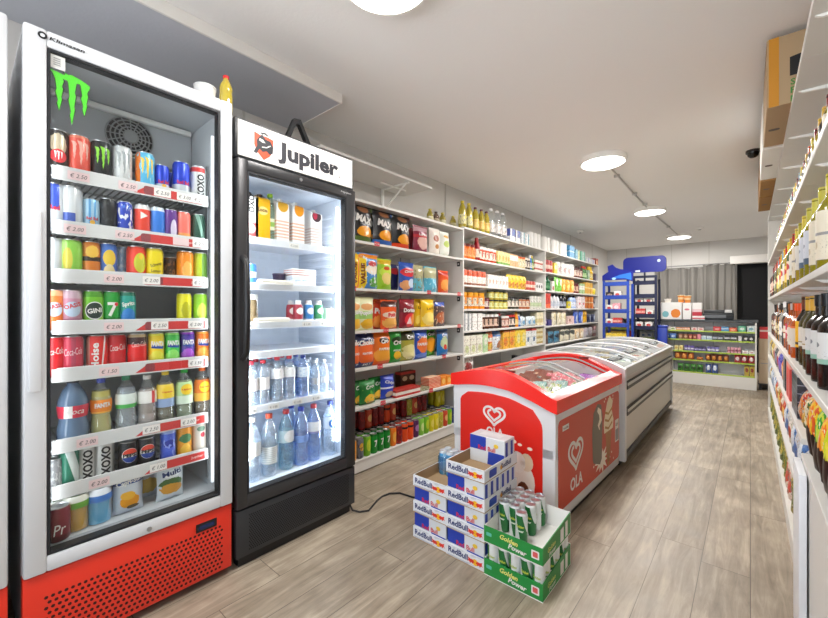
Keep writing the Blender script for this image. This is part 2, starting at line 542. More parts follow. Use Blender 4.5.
# sky above; brighter lower half added to light the ceiling through the window
_bg = w.node_tree.nodes['Background']; w.node_tree.links.new(_N.mix(_N.math('GREATER_THAN', _sp.outputs[2], 0.), (.93, .96, 1., 1), (.34, .39, .45, 1)), _bg.inputs[0]); _bg.inputs[1].default_value = 5.6

XL, XR, YF, YB, HC = -2.5, .62, -1.7, 9.75, 2.55
def plaster(name, col, var=.05, sc=1.2, rough=.8):
    m, nt, b = _nt(name); N = NB(nt)
    g = N.n('ShaderNodeTexCoord').outputs['Object']
    t = N.n('ShaderNodeTexNoise'); nt.links.new(g, t.inputs['Vector']); t.inputs['Scale'].default_value = sc; t.inputs['Detail'].default_value = 6
    c = srgb(col); lo = tuple(x * (1 - var) for x in c[:3]) + (1,); hi = tuple(min(1, x * (1 + var)) for x in c[:3]) + (1,)
    nt.links.new(N.mix(t.outputs[0], lo, hi), b.inputs['Base Color']); b.inputs['Roughness'].default_value = rough
    t2 = N.n('ShaderNodeTexNoise'); nt.links.new(g, t2.inputs['Vector']); t2.inputs['Scale'].default_value = 60
    bp = N.n('ShaderNodeBump'); bp.inputs['Strength'].default_value = .08; bp.inputs['Distance'].default_value = .01
    nt.links.new(t2.outputs[0], bp.inputs['Height']); nt.links.new(bp.outputs[0], b.inputs['Normal'])
    return m
def wood_floor():
    m, nt, b = _nt('oak_plank_floor'); N = NB(nt)
    g = N.n('ShaderNodeTexCoord').outputs['Object']
    sp = N.n('ShaderNodeSeparateXYZ'); nt.links.new(g, sp.inputs[0])
    PW, PL = .178, 1.25
    xs = N.math('DIVIDE', sp.outputs[0], PW); ix = N.math('FLOOR', xs)
    wn = N.n('ShaderNodeTexWhiteNoise', noise_dimensions='1D'); nt.links.new(ix, wn.inputs['W'])
    ys = N.math('ADD', N.math('DIVIDE', sp.outputs[1], PL), wn.outputs[0]); iy = N.math('FLOOR', ys)
    cb = N.n('ShaderNodeCombineXYZ'); nt.links.new(ix, cb.inputs[0]); nt.links.new(iy, cb.inputs[1])
    w2 = N.n('ShaderNodeTexWhiteNoise', noise_dimensions='2D'); nt.links.new(cb.outputs[0], w2.inputs['Vector'])
    # grain: stretched noise, shifted per plank
    mp = N.n('ShaderNodeCombineXYZ')
    nt.links.new(N.math('ADD', N.math('MULTIPLY', sp.outputs[0], 22.), N.math('MULTIPLY', w2.outputs[0], 40.)), mp.inputs[0])
    nt.links.new(N.math('MULTIPLY', sp.outputs[1], 2.2), mp.inputs[1])
    t = N.n('ShaderNodeTexNoise'); nt.links.new(mp.outputs[0], t.inputs['Vector']); t.inputs['Scale'].default_value = 1.3
    t.inputs['Detail'].default_value = 7; t.inputs['Roughness'].default_value = .65; t.inputs['Distortion'].default_value = .8
    t3 = N.n('ShaderNodeTexNoise'); nt.links.new(g, t3.inputs['Vector']); t3.inputs['Scale'].default_value = 5; t3.inputs['Detail'].default_value = 5
    cr = N.n('ShaderNodeValToRGB'); e = cr.color_ramp.elements
    e[0].position = .28; e[0].color = srgb('#6a5d4b'); e[1].position = .72; e[1].color = srgb('#c2b29a')
    k = e.new(.5); k.color = srgb('#988974')
    nt.links.new(N.math('ADD', N.math('MULTIPLY', t.outputs[0], .62), N.math('MULTIPLY', t3.outputs[0], .38)), cr.inputs[0])
    tone = N.math('ADD', .86, N.math('MULTIPLY', w2.outputs[0], .24))
    hs = N.n('ShaderNodeHueSaturation'); nt.links.new(tone, hs.inputs['Value']); nt.links.new(cr.outputs[0], hs.inputs['Color'])
    hs.inputs['Saturation'].default_value = .88
    fx = N.math('FRACT', xs); fy = N.math('FRACT', ys)
    seam = N.math('MAXIMUM', N.math('LESS_THAN', fx, .016), N.math('LESS_THAN', fy, .0024))
    nt.links.new(N.mix(seam, hs.outputs[0], srgb('#5b5044')), b.inputs['Base Color'])
    nt.links.new(N.math('ADD', .28, N.math('MULTIPLY', t3.outputs[0], .3)), b.inputs['Roughness'])
    bp = N.n('ShaderNodeBump'); bp.inputs['Strength'].default_value = .12; bp.inputs['Distance'].default_value = .004
    nt.links.new(N.math('SUBTRACT', t.outputs[0], N.math('MULTIPLY', seam, 1.5)), bp.inputs['Height']); nt.links.new(bp.outputs[0], b.inputs['Normal'])
    return m
WALLM = plaster('grey_wall_paint', '#cccac6', .03)
CEILM = plaster('white_ceiling_paint', '#f0efed', .03, .9)
FLOORM = wood_floor()
TRIMW = mat('white_trim_paint', '#e9e7e2', .4)
b = MB(); b.box(XL - .1, XR + .1, YF - .1, YB + .1, -.08, 0, FLOORM); struct('floor', b)
b = MB(); b.box(XL - .1, XR + .1, YF - .1, YB + .1, HC, HC + .1, CEILM); struct('ceiling', b)
b = MB(); b.box(XL - .1, XL, YF, YB, 0, HC, WALLM)
# vertical board joints on the painted left wall
for y in (1.2, 3.42, 5.3, 6.0, 7.3, 8.6): b.box(XL, XL + .006, y - .008, y + .008, 0, HC, C('#b9b6b0', .7))
struct('wall_left', b)
b = MB(); b.box(XR, XR + .1, YF, YB, 0, HC, WALLM); struct('wall_right', b)
# back wall with the dark doorway
DX0, DX1, DZ = -.19, .27, 2.06
b = MB(); b.box(XL - .1, DX0, YB, YB + .1, 0, HC, WALLM); b.box(DX1, XR + .1, YB, YB + .1, 0, HC, WALLM); b.box(DX0, DX1, YB, YB + .1, DZ, HC, WALLM)
for x in (-2.1, -1.25, -.62): b.box(x - .006, x + .006, YB - .006, YB, 0, HC, C('#b9b6b0', .7))
struct('wall_back', b)
b = MB()
for i in range(11):
    x0 = DX0 + (DX1 - DX0) * i / 11; b.box(x0, x0 + (DX1 - DX0) / 11 - .004, YB + .05, YB + .062 + .006 * (i % 2), .0, DZ, mat('black_door_curtain', '#0d0d10', .85))
b.box(DX0 - .0, DX1, YB + .07, YB + .09, 0, DZ, mat('black_door_curtain', '#0d0d10', .85))
struct('door_1', b)
b = MB(); b.box(DX0 - .1, XR - .2, YB - .14, YB, DZ, DZ + .15, TRIMW, .006); struct('trim_1', b)
# street side (behind the camera): wide shop window
b = MB(); b.box(XL - .1, XR + .1, YF - .1, YF, 0, .35, WALLM); b.box(XL - .1, XR + .1, YF - .1, YF, 2.35, HC, WALLM)
b.box(XL - .1, -2.3, YF - .1, YF, .35, 2.35, WALLM); b.box(.45, XR + .1, YF - .1, YF, .35, 2.35, WALLM); struct('wall_front', b)
b = MB(); fr = mat('window_frame_grey', '#6c6e70', .4)
for x in (-2.3, -1.4, -.5, .40): b.box(x, x + .05, YF - .08, YF - .02, .35, 2.35, fr)
b.box(-2.3, .45, YF - .08, YF - .02, .35, .40, fr); b.box(-2.3, .45, YF - .08, YF - .02, 2.3, 2.35, fr)
struct('window_1', b)
# dropped soffit over the coolers
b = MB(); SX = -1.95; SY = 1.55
b.box(XL, SX, YF, SY, HC - .06, HC, plaster('soffit_grey', '#c3c5cc', .03))  # soffit body is greyer and bluer than the ceiling
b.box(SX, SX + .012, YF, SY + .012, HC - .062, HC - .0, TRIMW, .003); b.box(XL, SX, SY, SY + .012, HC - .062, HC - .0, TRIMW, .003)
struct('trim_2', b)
b = MB(); b.box(XL, XL + .014, YF, YB, 0, .08, TRIMW); struct('baseboard_left', b)
b = MB(); b.box(XL, DX0, YB - .014, YB, 0, .08, TRIMW); struct('baseboard_back', b)

# ------------------------------------------------------------------ ceiling lamps
LAMP = mat('lamp_diffuser', '#fffaf2', .5, emit=8.0); LRIM = mat('lamp_rim_white', '#efeeea', .35)
def ceiling_lamp(x, y, label, power):
    t = thing('ceiling_lamp', label, 'ceiling light', (x, y, HC), 0, 'round ceiling lamps')
    b = MB(); b.lathe([(.19, 0), (.195, -.03), (.19, -.045), (.176, -.047)], LRIM, 40, cap=False); b.lathe([(.19, 0), (.0, 0)], LRIM, 40, cap=False); obj('rim', b, t)
    b = MB(); b.lathe([(.177, -.045), (.165, -.052), (0, -.054)], LAMP, 40, cap=False); obj('diffuser', b, t)
    l = bpy.data.lights.new('lamp_light', 'AREA'); l.shape = 'DISK'; l.size = .34; l.energy = power; l.color = (1, .97, .935)
    lo = bpy.data.objects.new('lamp_light', l); COL.objects.link(lo); lo.location = (0, 0, -.058); lo.parent = t
PW = 40
ceiling_lamp(-1.10, 1.10, 'large round ceiling lamp nearest the camera, cut by the top edge', PW * .36)
ceiling_lamp(-1.1, -.75, 'round ceiling lamp behind the camera near the shop window', PW * .36)
ceiling_lamp(-1.0, 3.755, 'round white ceiling lamp glowing over the red chest freezer', PW)
ceiling_lamp(-1.03, 6.09, 'round ceiling lamp over the white freezer, middle of three farther ones', PW)
ceiling_lamp(-.985, 8.58, 'small farthest round ceiling lamp near the back counter', PW)
CND = mat('conduit_grey', '#b9b7b3', .5)
b = MB(); b.tube([(-1.0, 3.97, HC - .012), (-1.02, 5.0, HC - .012), (-1.03, 5.87, HC - .012)], .009, CND)
for y in (4.3, 5.1, 5.7): b.box(-1.04, -.99, y - .012, y + .012, HC - .024, HC, CND)
tag(obj('cable_conduit', b), 'thin grey ceiling conduit running from nearest of three lamps to the middle one', 'conduit')
b = MB(); b.tube([(-1.03, 6.31, HC - .012), (-.985, 8.36, HC - .012)], .009, CND); b.box(-1.03, -.98, 7.5, 7.53, HC - .024, HC, CND)
tag(obj('cable_conduit', b), 'thin grey ceiling conduit from the middle lamp to the farthest lamp', 'conduit')
for x, y, lab in ((-2.22, 6.97, 'small round white detector on ceiling above the far wall unit'), (-.63, 7.98, 'small round detector on ceiling right of farthest lamp')):
    t = thing('smoke_detector', lab, 'detector', (x, y, HC))
    b = MB(); b.lathe([(.055, 0), (.055, -.02), (.04, -.035), (0, -.036)], LRIM, 20, cap=False); obj('housing', b, t)
    b = MB(); b.lathe([(.02, -.034), (.02, -.042), (0, -.042)], C('#8e8e90'), 12, cap=False); obj('sensor', b, t)
t = thing('security_camera', 'small black dome camera on the ceiling beside the right shelves', 'camera', (.02, 4.4, HC))
b = MB(); b.lathe([(.05, 0), (.05, -.02)], C('#222222'), 20); obj('base', b, t)
b = MB(); b.lathe([(.042, -.02), (.036, -.045), (.02, -.06), (0, -.064)], C('#0b0b0d', .1), 20, cap=False); obj('dome', b, t)

SC.view_settings.view_transform = 'Standard'; SC.view_settings.look = 'None'; SC.view_settings.gamma = 1; SC.view_settings.use_curve_mapping = False
SC.view_settings.exposure = .26
SC.cycles.max_bounces = 14; SC.cycles.transparent_max_bounces = 48; SC.cycles.diffuse_bounces = 6; SC.cycles.use_denoising = True
# ------------------------------------------------------------------ drinks coolers (front faces +x)
FXF = -1.77
GLASS = clear('cooler_glass', '#fbfdfd', .05, .01)
PLW = mat('white_cooler_enamel', '#d3d6da', .3); LINER = mat('grey_cooler_liner', '#bfc3c8', .45)
RED = mat('red_cooler_enamel', '#e0331f', .35); BLK = mat('black_plastic', '#121316', .4)
GASK = mat('black_gasket', '#1b1d22', .6); STEEL = mat('steel_wire', '#a9adb0', .35, .8); CHAR = mat('charcoal_enamel', '#2b2d31', .38)
HOLE = C('#3a0d08', .8); PINK = C('#eccfd0', .6); STRIPW = mat('price_strip_white', '#d8d8d8', .35); STRIPR = mat('price_strip_red', '#cf3a38', .35)

def cabinet(t, w, h, base, cav, shell, liner, depth=.60, front=.058):
    """hollow body: open at the front; cav = (x0,x1,z0,z1,y1)"""
    x0, x1, z0, z1, y1 = cav
    b = MB()
    b.box(-w/2, x0, front, depth, base, h, shell); b.box(x1, w/2, front, depth, base, h, shell)
    b.box(x0, x1, front, depth, z1, h, shell); b.box(-w/2, w/2, front, depth, .06, base, shell); b.box(x0, x1, front, depth, base, z0, shell); b.box(x0, x1, y1, depth, z0, z1, shell)
    obj('cabinet', b, t)
    b = MB(); e = .004
    b.box(x0, x0 + e, front, y1, z0, z1, liner); b.box(x1 - e, x1, front, y1, z0, z1, liner)
    b.box(x0, x1, front, y1, z0, z0 + e, liner); b.box(x0, x1, front, y1, z1 - e, z1, liner); b.box(x0, x1, y1 - e, y1, z0, z1, liner)
    obj('inner_liner', b, t)
    b = MB()
    for x in (-w/2 + .06, w/2 - .06):
        for y in (front + .05, depth - .06): b.lathe([(.02, 0), (.02, .06)], BLK, 10, c=(x, y))
    obj('foot', b, t)
def door_frame(t, w, z0, z1, gx0, gx1, gz0, gz1, m, bev=.006, y1=.05):
    d = MB()
    d.box(-w/2, gx0, 0, y1, z0, z1, m, bev); d.box(gx1, w/2, 0, y1, z0, z1, m, bev)
    d.box(gx0 - .004, gx1 + .004, .001, y1, gz1, z1 - .0005, m, bev); d.box(gx0 - .004, gx1 + .004, .001, y1, z0 + .0005, gz0, m, bev)
    o = obj('door', d, t)
    g = MB(); q = .008
    g.box(gx0, gx0 + q, .004, .045, gz0, gz1, GASK); g.box(gx1 - q, gx1, .004, .045, gz0, gz1, GASK)
    g.box(gx0 + q, gx1 - q, .004, .045, gz1 - q, gz1, GASK); g.box(gx0 + q, gx1 - q, .004, .045, gz0, gz0 + q, GASK)
    obj('gasket', g, o)
    g = MB(); xm = (gx0 + gx1) / 2; g.box(gx0 + q - xm + .002, gx1 - q - xm - .002, -.002, .002, gz0 + q, gz1 - q, GLASS)
    zm = (gz0 + gz1) / 2; g.v = [v - Vector((0, 0, zm)) for v in g.v]; obj('glass_pane', g, o, (xm, .010, zm))
    return o
def perforation(b, x0, x1, z0, z1, nx, nz, r, y, m, n=6):
    for j in range(nz):
        for i in range(nx):
            x = x0 + (x1 - x0) * (i + .5 * (j % 2)) / nx; z = z0 + (z1 - z0) * j / (nz - 1)
            b.add([(x + r * math.cos(2 * PI * k / n), y, z + r * math.sin(2 * PI * k / n)) for k in range(n)], [tuple(range(n))], m)
def wire_shelf(b, x0, x1, y0, y1, z, m, step=.022):
    r = .0022
    for y in (y0, (y0 + y1) / 2, y1): b.box(x0, x1, y - .003, y + .003, z - .006, z, m)
    n = int((x1 - x0) / step)
    for i in range(n + 1):
        x = x0 + (x1 - x0) * i / n; b.box(x - r, x + r, y0, y1, z - .004, z, m)

def white_cooler(loc, label, full=True):
    W, H = .672, 2.13
    t = thing('drinks_cooler', label, 'fridge', loc, R90, 'red and white drinks coolers')
    gx0, gx1, gz0, gz1 = -.278, .282, .378, 2.072
    cabinet(t, W, H - .01, .318, (-.283, .287, .386, 2.075, .52), PLW, LINER)
    d = door_frame(t, W, .322, H, gx0, gx1, gz0, gz1, PLW, .009)
    b = MB(); b.box(-.325, -.293, -.026, 0, .93, 1.52, PLW, .008); obj('handle', b, d)
    p = MB(); p.box(-W/2, W/2, .012, .075, .035, .317, RED, .004)
    perforation(p, -.28, .30, .055, .235, 34, 11, .0058, .0114, HOLE)
    base = obj('base_panel', p, t, label='red perforated base panel')
    b = MB(); b.lathe([(.009, 0), (.009, .003), (0, .003)], STEEL, 12, T=Matrix.Translation((0.012, -.001, .345)) @ Matrix.Rotation(R90, 4, 'X')); obj('lock', b, d)
    if not full: return t
    b = MB(); b.box(.185, .27, .008, .013, .246, .282, BLK, .002); b.box(.195, .258, .0068, .008, .256, .272, C('#1d2a55', .2)); obj('thermostat_display', b, base)
    # maker's lettering + sticker + claw decal
    b = MB(); f = lambda a, c: (a, -.0008, c)
    put_poly(b, ell(-.290, 2.104, .012, .012, 16), BLACK_INK, f); put_poly(b, ell(-.290, 2.104, .006, .006, 12), PLW, lambda a, c: (a, -.0012, c))
    put_text(b, 'Klimasan', -.228, 2.103, .092, .012, BLACK_INK, f, bold=.02, shear=.2); obj('lettering', b, d)
    fg = lambda e: (lambda a, c: (a, .0115 - e, c))
    b = MB(); put_poly(b, [(-.274, 2.015), (-.232, 2.015), (-.232, 2.060), (-.274, 2.060)], WHITE_INK, fg(0))
    for k in range(4): put_poly(b, [(-.262, 2.026 + k * .007), (-.244, 2.026 + k * .007), (-.244, 2.030 + k * .007), (-.262, 2.030 + k * .007)], C('#9a9a9a'), fg(.0005))
    obj('sticker', b, d)
    b = MB(); cx, cz, w, h = -.216, 1.922, .098, .168
    GRN = mat('lime_green_decal', '#4fd526', .4)
    for o, e, m in ((1.0, .0006, GRN),):
        for k, p in enumerate(claw_poly(cx, cz, w, h)):
            mx = sum(q[0] for q in p) / len(p); mz = sum(q[1] for q in p) / len(p)
            put_poly(b, [(mx + (a - mx) * 1.32, mz + (c - mz) * 1.045) for a, c in p], BLACK_INK, fg(.0))
            put_poly(b, p, m, fg(e))
        top = [(cx - .066, cz + .088), (cx - .02, cz + .080), (cx + .0, cz + .088), (cx + .024, cz + .082), (cx + .05, cz + .070), (cx + .048, cz + .052), (cx + .026, cz + .066), (cx, cz + .062), (cx - .026, cz + .066), (cx - .048, cz + .078)]
        put_poly(b, top, m, fg(e + .0002))
    obj('claw_decal', b, d)
    # fan cover on the back wall
    b = MB(); fx, fz, fr = .025, 1.962, .088; Y = .325
    b.box(-.276, .281, Y + .004, .515, 1.868, 2.071, LINER, .004)
    b.lathe([(.086, 0), (.086, .003)], C('#23252a', .7), 32, T=Matrix.Translation((fx, Y + .001, fz)) @ Matrix.Rotation(R90, 4, 'X'))
    for k in range(5):
        r = fr - k * .0155
        b.tube([(fx + r * math.cos(a * PI / 16), Y - .006 - .004 * k, fz + r * math.sin(a * PI / 16)) for a in range(33)], .0032, STEEL, 5)
    for k in range(16):
        a = k * PI / 8; b.tube([(fx + .03 * math.cos(a), Y - .022, fz + .03 * math.sin(a)), (fx + fr * math.cos(a), Y - .004, fz + fr * math.sin(a))], .0028, STEEL, 5)
    b.lathe([(.03, 0), (.03, .004)], STEEL, 20, T=Matrix.Translation((fx, Y - .018, fz)) @ Matrix.Rotation(R90, 4, 'X'))
    obj('fan_grille', b, t)
    b = MB(); b.box(-.27, .27, .296, .322, 2.040, 2.066, mat('lamp_cover_white', '#f4f4f0', .4), .008); obj('lamp_cover', b, t)
    b = MB(); LS = mat('added_lamp_strip', '#f2f6fa', .4, emit=.8)  # glowing strips added to brighten the lower shelves
    for x in (-.276, .268): bb = MB(); bb.box(x, x + .012, .062, .070, .42, 1.98, LS, .002, seg=1); obj('added_lamp_strip', bb, t)
    # shelf rails
    for x in (-.276, .279):
        for y in (.14, .44): b = MB(); b.box(x - .003, x + .003, y - .008, y + .008, .42, 1.86, STEEL); obj('shelf_rail', b, t)
    for k, (top, wid) in enumerate(FR1):
        z = top - .036
        b = MB(); wire_shelf(b, -.268, .272, .098, .46, z, STEEL); s = obj('shelf', b, t)
        b = MB(); x0, x1 = -.245, .252
        b.box(x0, x1, .088, .0935, top - .052, top, STRIPW, .0015, seg=1)
        b.box(x0 - .012, x0, .0885, .11, top - .05, top - .004, STRIPW); b.box(x1, x1 + .012, .0885, .11, top - .05, top - .004, STRIPW)
        f = lambda a, c: (a, .0874, c); f2 = lambda a, c: (a, .0868, c)
        xr = x0 + (x1 - x0) * wid
        if wid < 1:
            put_poly(b, [(xr - .045, top - .046), (xr, top - .012), (x1 - .002, top - .012), (x1 - .002, top - .046)], STRIPR, f)
            put_poly(b, rrect(xr - .012, xr + .022, top - .045, top - .012, .009), C('#8e3b42', .5), f2)
            put_text(b, 'Jupiler', (xr + x1) / 2 + .06, top - .029, .05, .012, C('#f2c9c2', .5), f2)
        o = obj('price_strip', b, s)
        for a, txt, m in FR1P[k]:
            b = MB()
            a = x0 + (x1 - x0) * a
            put_poly(b, [(a - .031, top - .044), (a + .031, top - .044), (a + .031, top - .012), (a - .031, top - .012)], m, lambda p, c: (p, .0862, c))
            put_text(b, txt, a, top - .028, .048, .015, C('#3b3036', .6), lambda p, c: (p, .0856, c), bold=.0, shear=.25)
            obj('price_tag', b, o)
    return t
# shelf strip tops, and where the red half of each strip begins
FR1 = [(1.712, .55), (1.518, .53), (1.345, .62), (1.160, .56), (.990, .56), (.736, .56), (.574, .62)]
WT = C('#f3ece8', .6)
FR1P = [[(.12, '€ 2.50', PINK), (.42, '€ 2.50', PINK), (.66, '€ 2.50', WT), (.83, '€ 3.00', WT), (.955, '€ 2.00', WT)],
        [(.10, '€ 2.00', PINK), (.40, '€ 2.50', PINK), (.80, '     ', PINK), (.955, '€ 2.00', WT)],
        [(.33, '€ 2.00', PINK), (.58, '€ 2.00', WT), (.955, '€ 2.00', WT)],
        [(.33, '€ 2.00', PINK), (.64, '€ 2.50', WT), (.92, '€ 2.00', WT)],
        [(.30, '€ 1.50', PINK), (.92, '€ 1.50', WT)],
        [(.17, '€ 2.00', PINK), (.58, '€ 2.50', WT), (.86, '€ 2.00', WT)],
        [(.24, '€ 2.00', PINK), (.63, '€ 1.00', WT)]]
F1Y = .465
white_cooler((FXF, F1Y, 0), 'tall white-framed drinks cooler with red perforated base full of cans')
white_cooler((FXF, -.24, 0), 'white and red cooler cut off by the left edge of the photo', False)

# --- cans and bottles of the red-based cooler
def MK(k): return lambda: k
R5, H5 = .0335, .168; R3, H3 = .0292, .146; RB, HB = .0268, .135; RC, HC_ = .033, .115
dark = lambda n, c: pack(n, c, [('noise', 6, .58, '#3a3b40')], .3, .3)
k_punch = can(R5, H5, pack('print_tan_black', '#2a2421', [('el', .5, .70, .36, .22, '#b9a98e', 1.2), ('band', 0, .12, '#141212')], .3, .2),
              [disc(0, .072, .024, .024, RED_INK), claw(WHITE_INK, .072, .024, .034), T_('PUNCH', .028, .05, .016)])
k_coral = can(R5, H5, pack('print_coral', '#ef5a4a', [('band', .93, 1, '#f58a70')], .3, .2), [claw(C('#f7b7a8'), .098, .055, .09), T_('MONSTER', .03, .055, .012, C('#f9cfc4'))])
k_black = can(R5, H5, pack('print_black_can', '#15171a', [('band', .96, 1, '#2d3034')], .3, .2), [claw(C('#8fdc3a'), .10, .05, .085), T_('MONSTER', .032, .05, .011)])
k_silver = can(R5, H5, pack('print_silver_can', '#d9dbdb', [('noise', 8, .62, '#c2c5c7')], .35, .2), [claw(C('#a9aeb2'), .10, .05, .09)])
k_mango = can(R5, H5, pack('print_skyblue_orange', '#57b4dd', [('side', 0, .16, '#ee7d22'), ('noise', 5, .62, '#8fd0ea')], .3, .1), [claw(C('#f2cf52'), .10, .05, .09)])
RBsplit = lambda n, a, b_: pack(n, a, [('band', 0, .40, b_), ('diag', .0, 2, 3, a)], .28, .25)
k_rb = can(RB, HB, RBsplit('print_blue_silver', '#1f3fc2', '#c9ced4'), [T_('Red Bull', .062, .042, .014, RED_INK), disc(0, .045, .008, .008, C('#f0b93a'))])
k_rbl = can(R5, H5, RBsplit('print_blue_silver_l', '#1f3fc2', '#c9ced4'), [T_('Red Bull', .076, .052, .016, RED_INK)])
k_xo = can(R5, H5, pack('print_white_grey', '#d7d7d5', [('band', .84, .97, '#cf3a3a'), ('side', .78, 1, '#b3b5b5')], .35, .1), [T_('XOXO', .075, .11, .03, BLACK_INK, R90, .04)])
k_rbs = can(RB, HB, pack('print_lightblue', '#a9cfe8', [('side', .3, .42, '#5da2d8'), ('side', .58, .7, '#5da2d8')], .3, .2), [T_('Red Bull', .06, .036, .012, RED_INK), disc(0, .045, .008, .008, C('#f0b93a'))])
k_rbw = can(R5, H5, pack('print_white_blue', '#dfe2e4', [('band', .0, .42, '#4a63b8'), ('side', .62, 1, '#cdd2d6')], .3, .15))
k_rbq = can(R5, H5, pack('print_silver_blue', '#cfd4da', [('band', .45, 1, '#3350b8'), ('side', .7, 1, '#c9ced4')], .3, .15), [T_('Red', .08, .03, .018, RED_INK)])
k_dark = can(R3, H3, dark('print_dark', '#191b20'))
k_bw = can(R3, H3, pack('print_blue_white_patch', '#2443b5', [('noise', 4.5, .56, '#e6e9f0'), ('noise', 3, .66, '#4c7fd8')], .3, .15))
k_or = can(R3, H3, pack('print_redorange', '#e8412a', [('band', .88, 1, '#d9d9d6')], .3, .1), [lambda mb, f: put_poly(mb, [(-.012, .085), (.014, .1), (-.012, .115)], WHITE_INK, f), T_('Z', .03, .012, .018)])
k_bl = can(R3, H3, pack('print_midblue', '#2f78d6', [('band', .9, 1, '#cfdcec')], .3, .1), [T_('BLUE', .06, .034, .012)])
k_pu = can(R3, H3, pack('print_purple', '#5b2d83', [('el', .62, .42, .22, .3, '#d9cfe4')], .3, .1))
k_pk = can(R3, H3, pack('print_coral_yellow', '#ef7466', [('band', 0, .28, '#e3b83e'), ('band', .28, .36, '#efa05a')], .3, .1), [T_('Peach', .08, .036, .014, C('#f9d5c8'))])
k_dg = can(R3, H3, pack('print_darkgreen', '#1f4d3c', [('diag', .6, .75, 1.0, '#7fa695')], .3, .2))
k_gr = can(R3, H3, pack('print_paleempty', '#c9cdd0', [], .35, .3))
k_lg = can(RC, H3, pack('print_limegreen', '#8fcf4a', [('side', .0, .25, '#b9e07e'), ('el', .3, .5, .2, .3, '#d3c54a')], .3, .1))
k_od = can(R3, H3, pack('print_orange_dark', '#e07f22', [('band', .5, .62, '#2b1d12'), ('el', .5, .75, .35, .16, '#f3c24a', .8), ('band', 0, .1, '#5c2a10')], .3, .1), [T_('Tropi', .082, .04, .012, C('#2b1d12'))])
k_by = can(R3, H3, pack('print_blue_yellow', '#3d6fc4', [('el', .5, .62, .34, .22, '#e8c43c'), ('el', .5, .25, .3, .2, '#e9d7a0', .8)], .3, .1))
k_ic = can(R3, H3, pack('print_paleblue', '#9fbfe0', [('noise', 6, .55, '#d3e1ef')], .3, .2))
k_lr = can(RC, H3, pack('print_red_lemon', '#e8402a', [('el', .62, .55, .34, .28, '#cfd23e'), ('el', .65, .72, .12, .08, '#f3d33e')], .3, .1), [T_('LIPTON', .115, .04, .011, C('#f6e0b0'))])
k_sc = can(RC, H3, pack('print_yellow', '#ecd50e', [('band', .92, 1, '#d8c20d')], .3, .1), [T_('Schwep', .075, .044, .018, C('#7d6d10'), .35), T_('Lemon', .05, .036, .012, C('#7d6d10'))])
k_br = can(R3, H3 * .8, pack('print_brown', '#3c2413', [('noise', 7, .55, '#8a5a2a')], .35, .2))
k_o2 = can(RC, H3, pack('print_orange', '#ee8a1a', [('el', .5, .42, .3, .28, '#f6b85c', .6)], .3, .1), [T_('IL', .06, .02, .04, WHITE_INK)])
k_yg = can(R3, H3, pack('print_yellowgreen', '#b9cf2c', [('side', .45, 1, '#5f8d2e'), ('band', .0, .1, '#466e22')], .3, .1), [T_('Lime', .08, .034, .016)])
k_oa = can(RC, H3, pack('print_oasis_orange', '#f0803a', [('band', .86, 1, '#f6ab7c')], .3, .1), [disc(0, .075, .024, .026, C('#c8d5e4')), T_('OASIS', .085, .046, .015, RED_INK, .3)])
k_op = can(RC, H3, pack('print_oasis_pink', '#c78aa0', [('band', 0, .28, '#a4587a'), ('band', .8, 1, '#c9a9b8')], .3, .1), [disc(0, .075, .026, .028, C('#b9cbe0')), T_('OASIS', .088, .05, .016, RED_INK, .3)])
k_gi = can(RC, H3, pack('print_gini_green', '#6fbf1e', [('band', .85, 1, '#4a9a14'), ('el', .72, .25, .2, .14, '#a6dc4a')], .3, .1), [disc(0, .07, .03, .034, WHITE_INK), disc(0, .07, .027, .03, C('#143024')), T_('GINI', .07, .044, .018, WHITE_INK, .15)])
k_7u = can(R3, H3, pack('print_green', '#149a2e', [('band', 0, .3, '#0c7a22')], .3, .1), [T_('7', .075, .032, .055, WHITE_INK), disc(.012, .095, .007, .007, RED_INK)])
k_sp = can(R3, H3, pack('print_teal', '#17978a', [('el', .5, .30, .4, .25, '#2a7fd0', .5), ('band', .9, 1, '#0d6e58')], .3, .1), [T_('Sprite', .095, .046, .022, WHITE_INK, .2)])
k_ye = can(R3, H3, pack('print_sharp_yellow', '#e3da1c', [('el', .5, .5, .3, .25, '#b9b414', .9)], .3, .1), [T_('Citron', .075, .036, .012, C('#55601a'), .3)])
k_lm = can(R3, H3, pack('print_lime', '#8cc62a', [('el', .5, .45, .34, .26, '#d6e85a', .8)], .3, .1), [T_('Lime', .1, .034, .014, C('#1d5c1c'))])
k_ck = can(RC, H3, pack('print_cola_red', '#d8202a', [('band', 0, .06, '#a9151c')], .3, .1), [T_('Coca-Cola', .095, .054, .024, WHITE_INK, .12, .0, .35)])
k_ckp = can(RC, H3, pack('print_cola_pinkred', '#d2405a', [('side', .4, .6, '#b8465e')], .3, .1), [T_('Coca-Cola', .09, .055, .026, C('#f4dce0'), .12, .0, .35)])
k_ckz = can(RC, H3, pack('print_cola_zero', '#e3201f', [('band', .72, 1, '#3c1418'), ('band', .92, 1, '#cdb48a')], .3, .1), [T_('Coca-Cola', .104, .052, .02, C('#f0d8d0'), .12, .0, .35)])
k_el = can(RC, H3, pack('print_red_curve', '#e1251f', [('diag', -.18, .58, .66, '#f4e8e4'), ('side', 0, .12, '#c98a7c')], .3, .1), [T_('Hoise', .068, .1, .024, WHITE_INK, R90, .03, 0, -.012)])
def fanta(n, c, c2, t):
    return can(R3, H3, pack(n, c, [('el', .45, .2, .5, .3, c2, .6), ('band', .94, 1, c2)], .3, .1), [lambda mb, f: put_poly(mb, [(-.026, .083), (.02, .078), (.027, .088), (-.022, .096)], BLUE_INK, f), T_(t, .1, .05, .021, WHITE_INK, -.03, .05)])
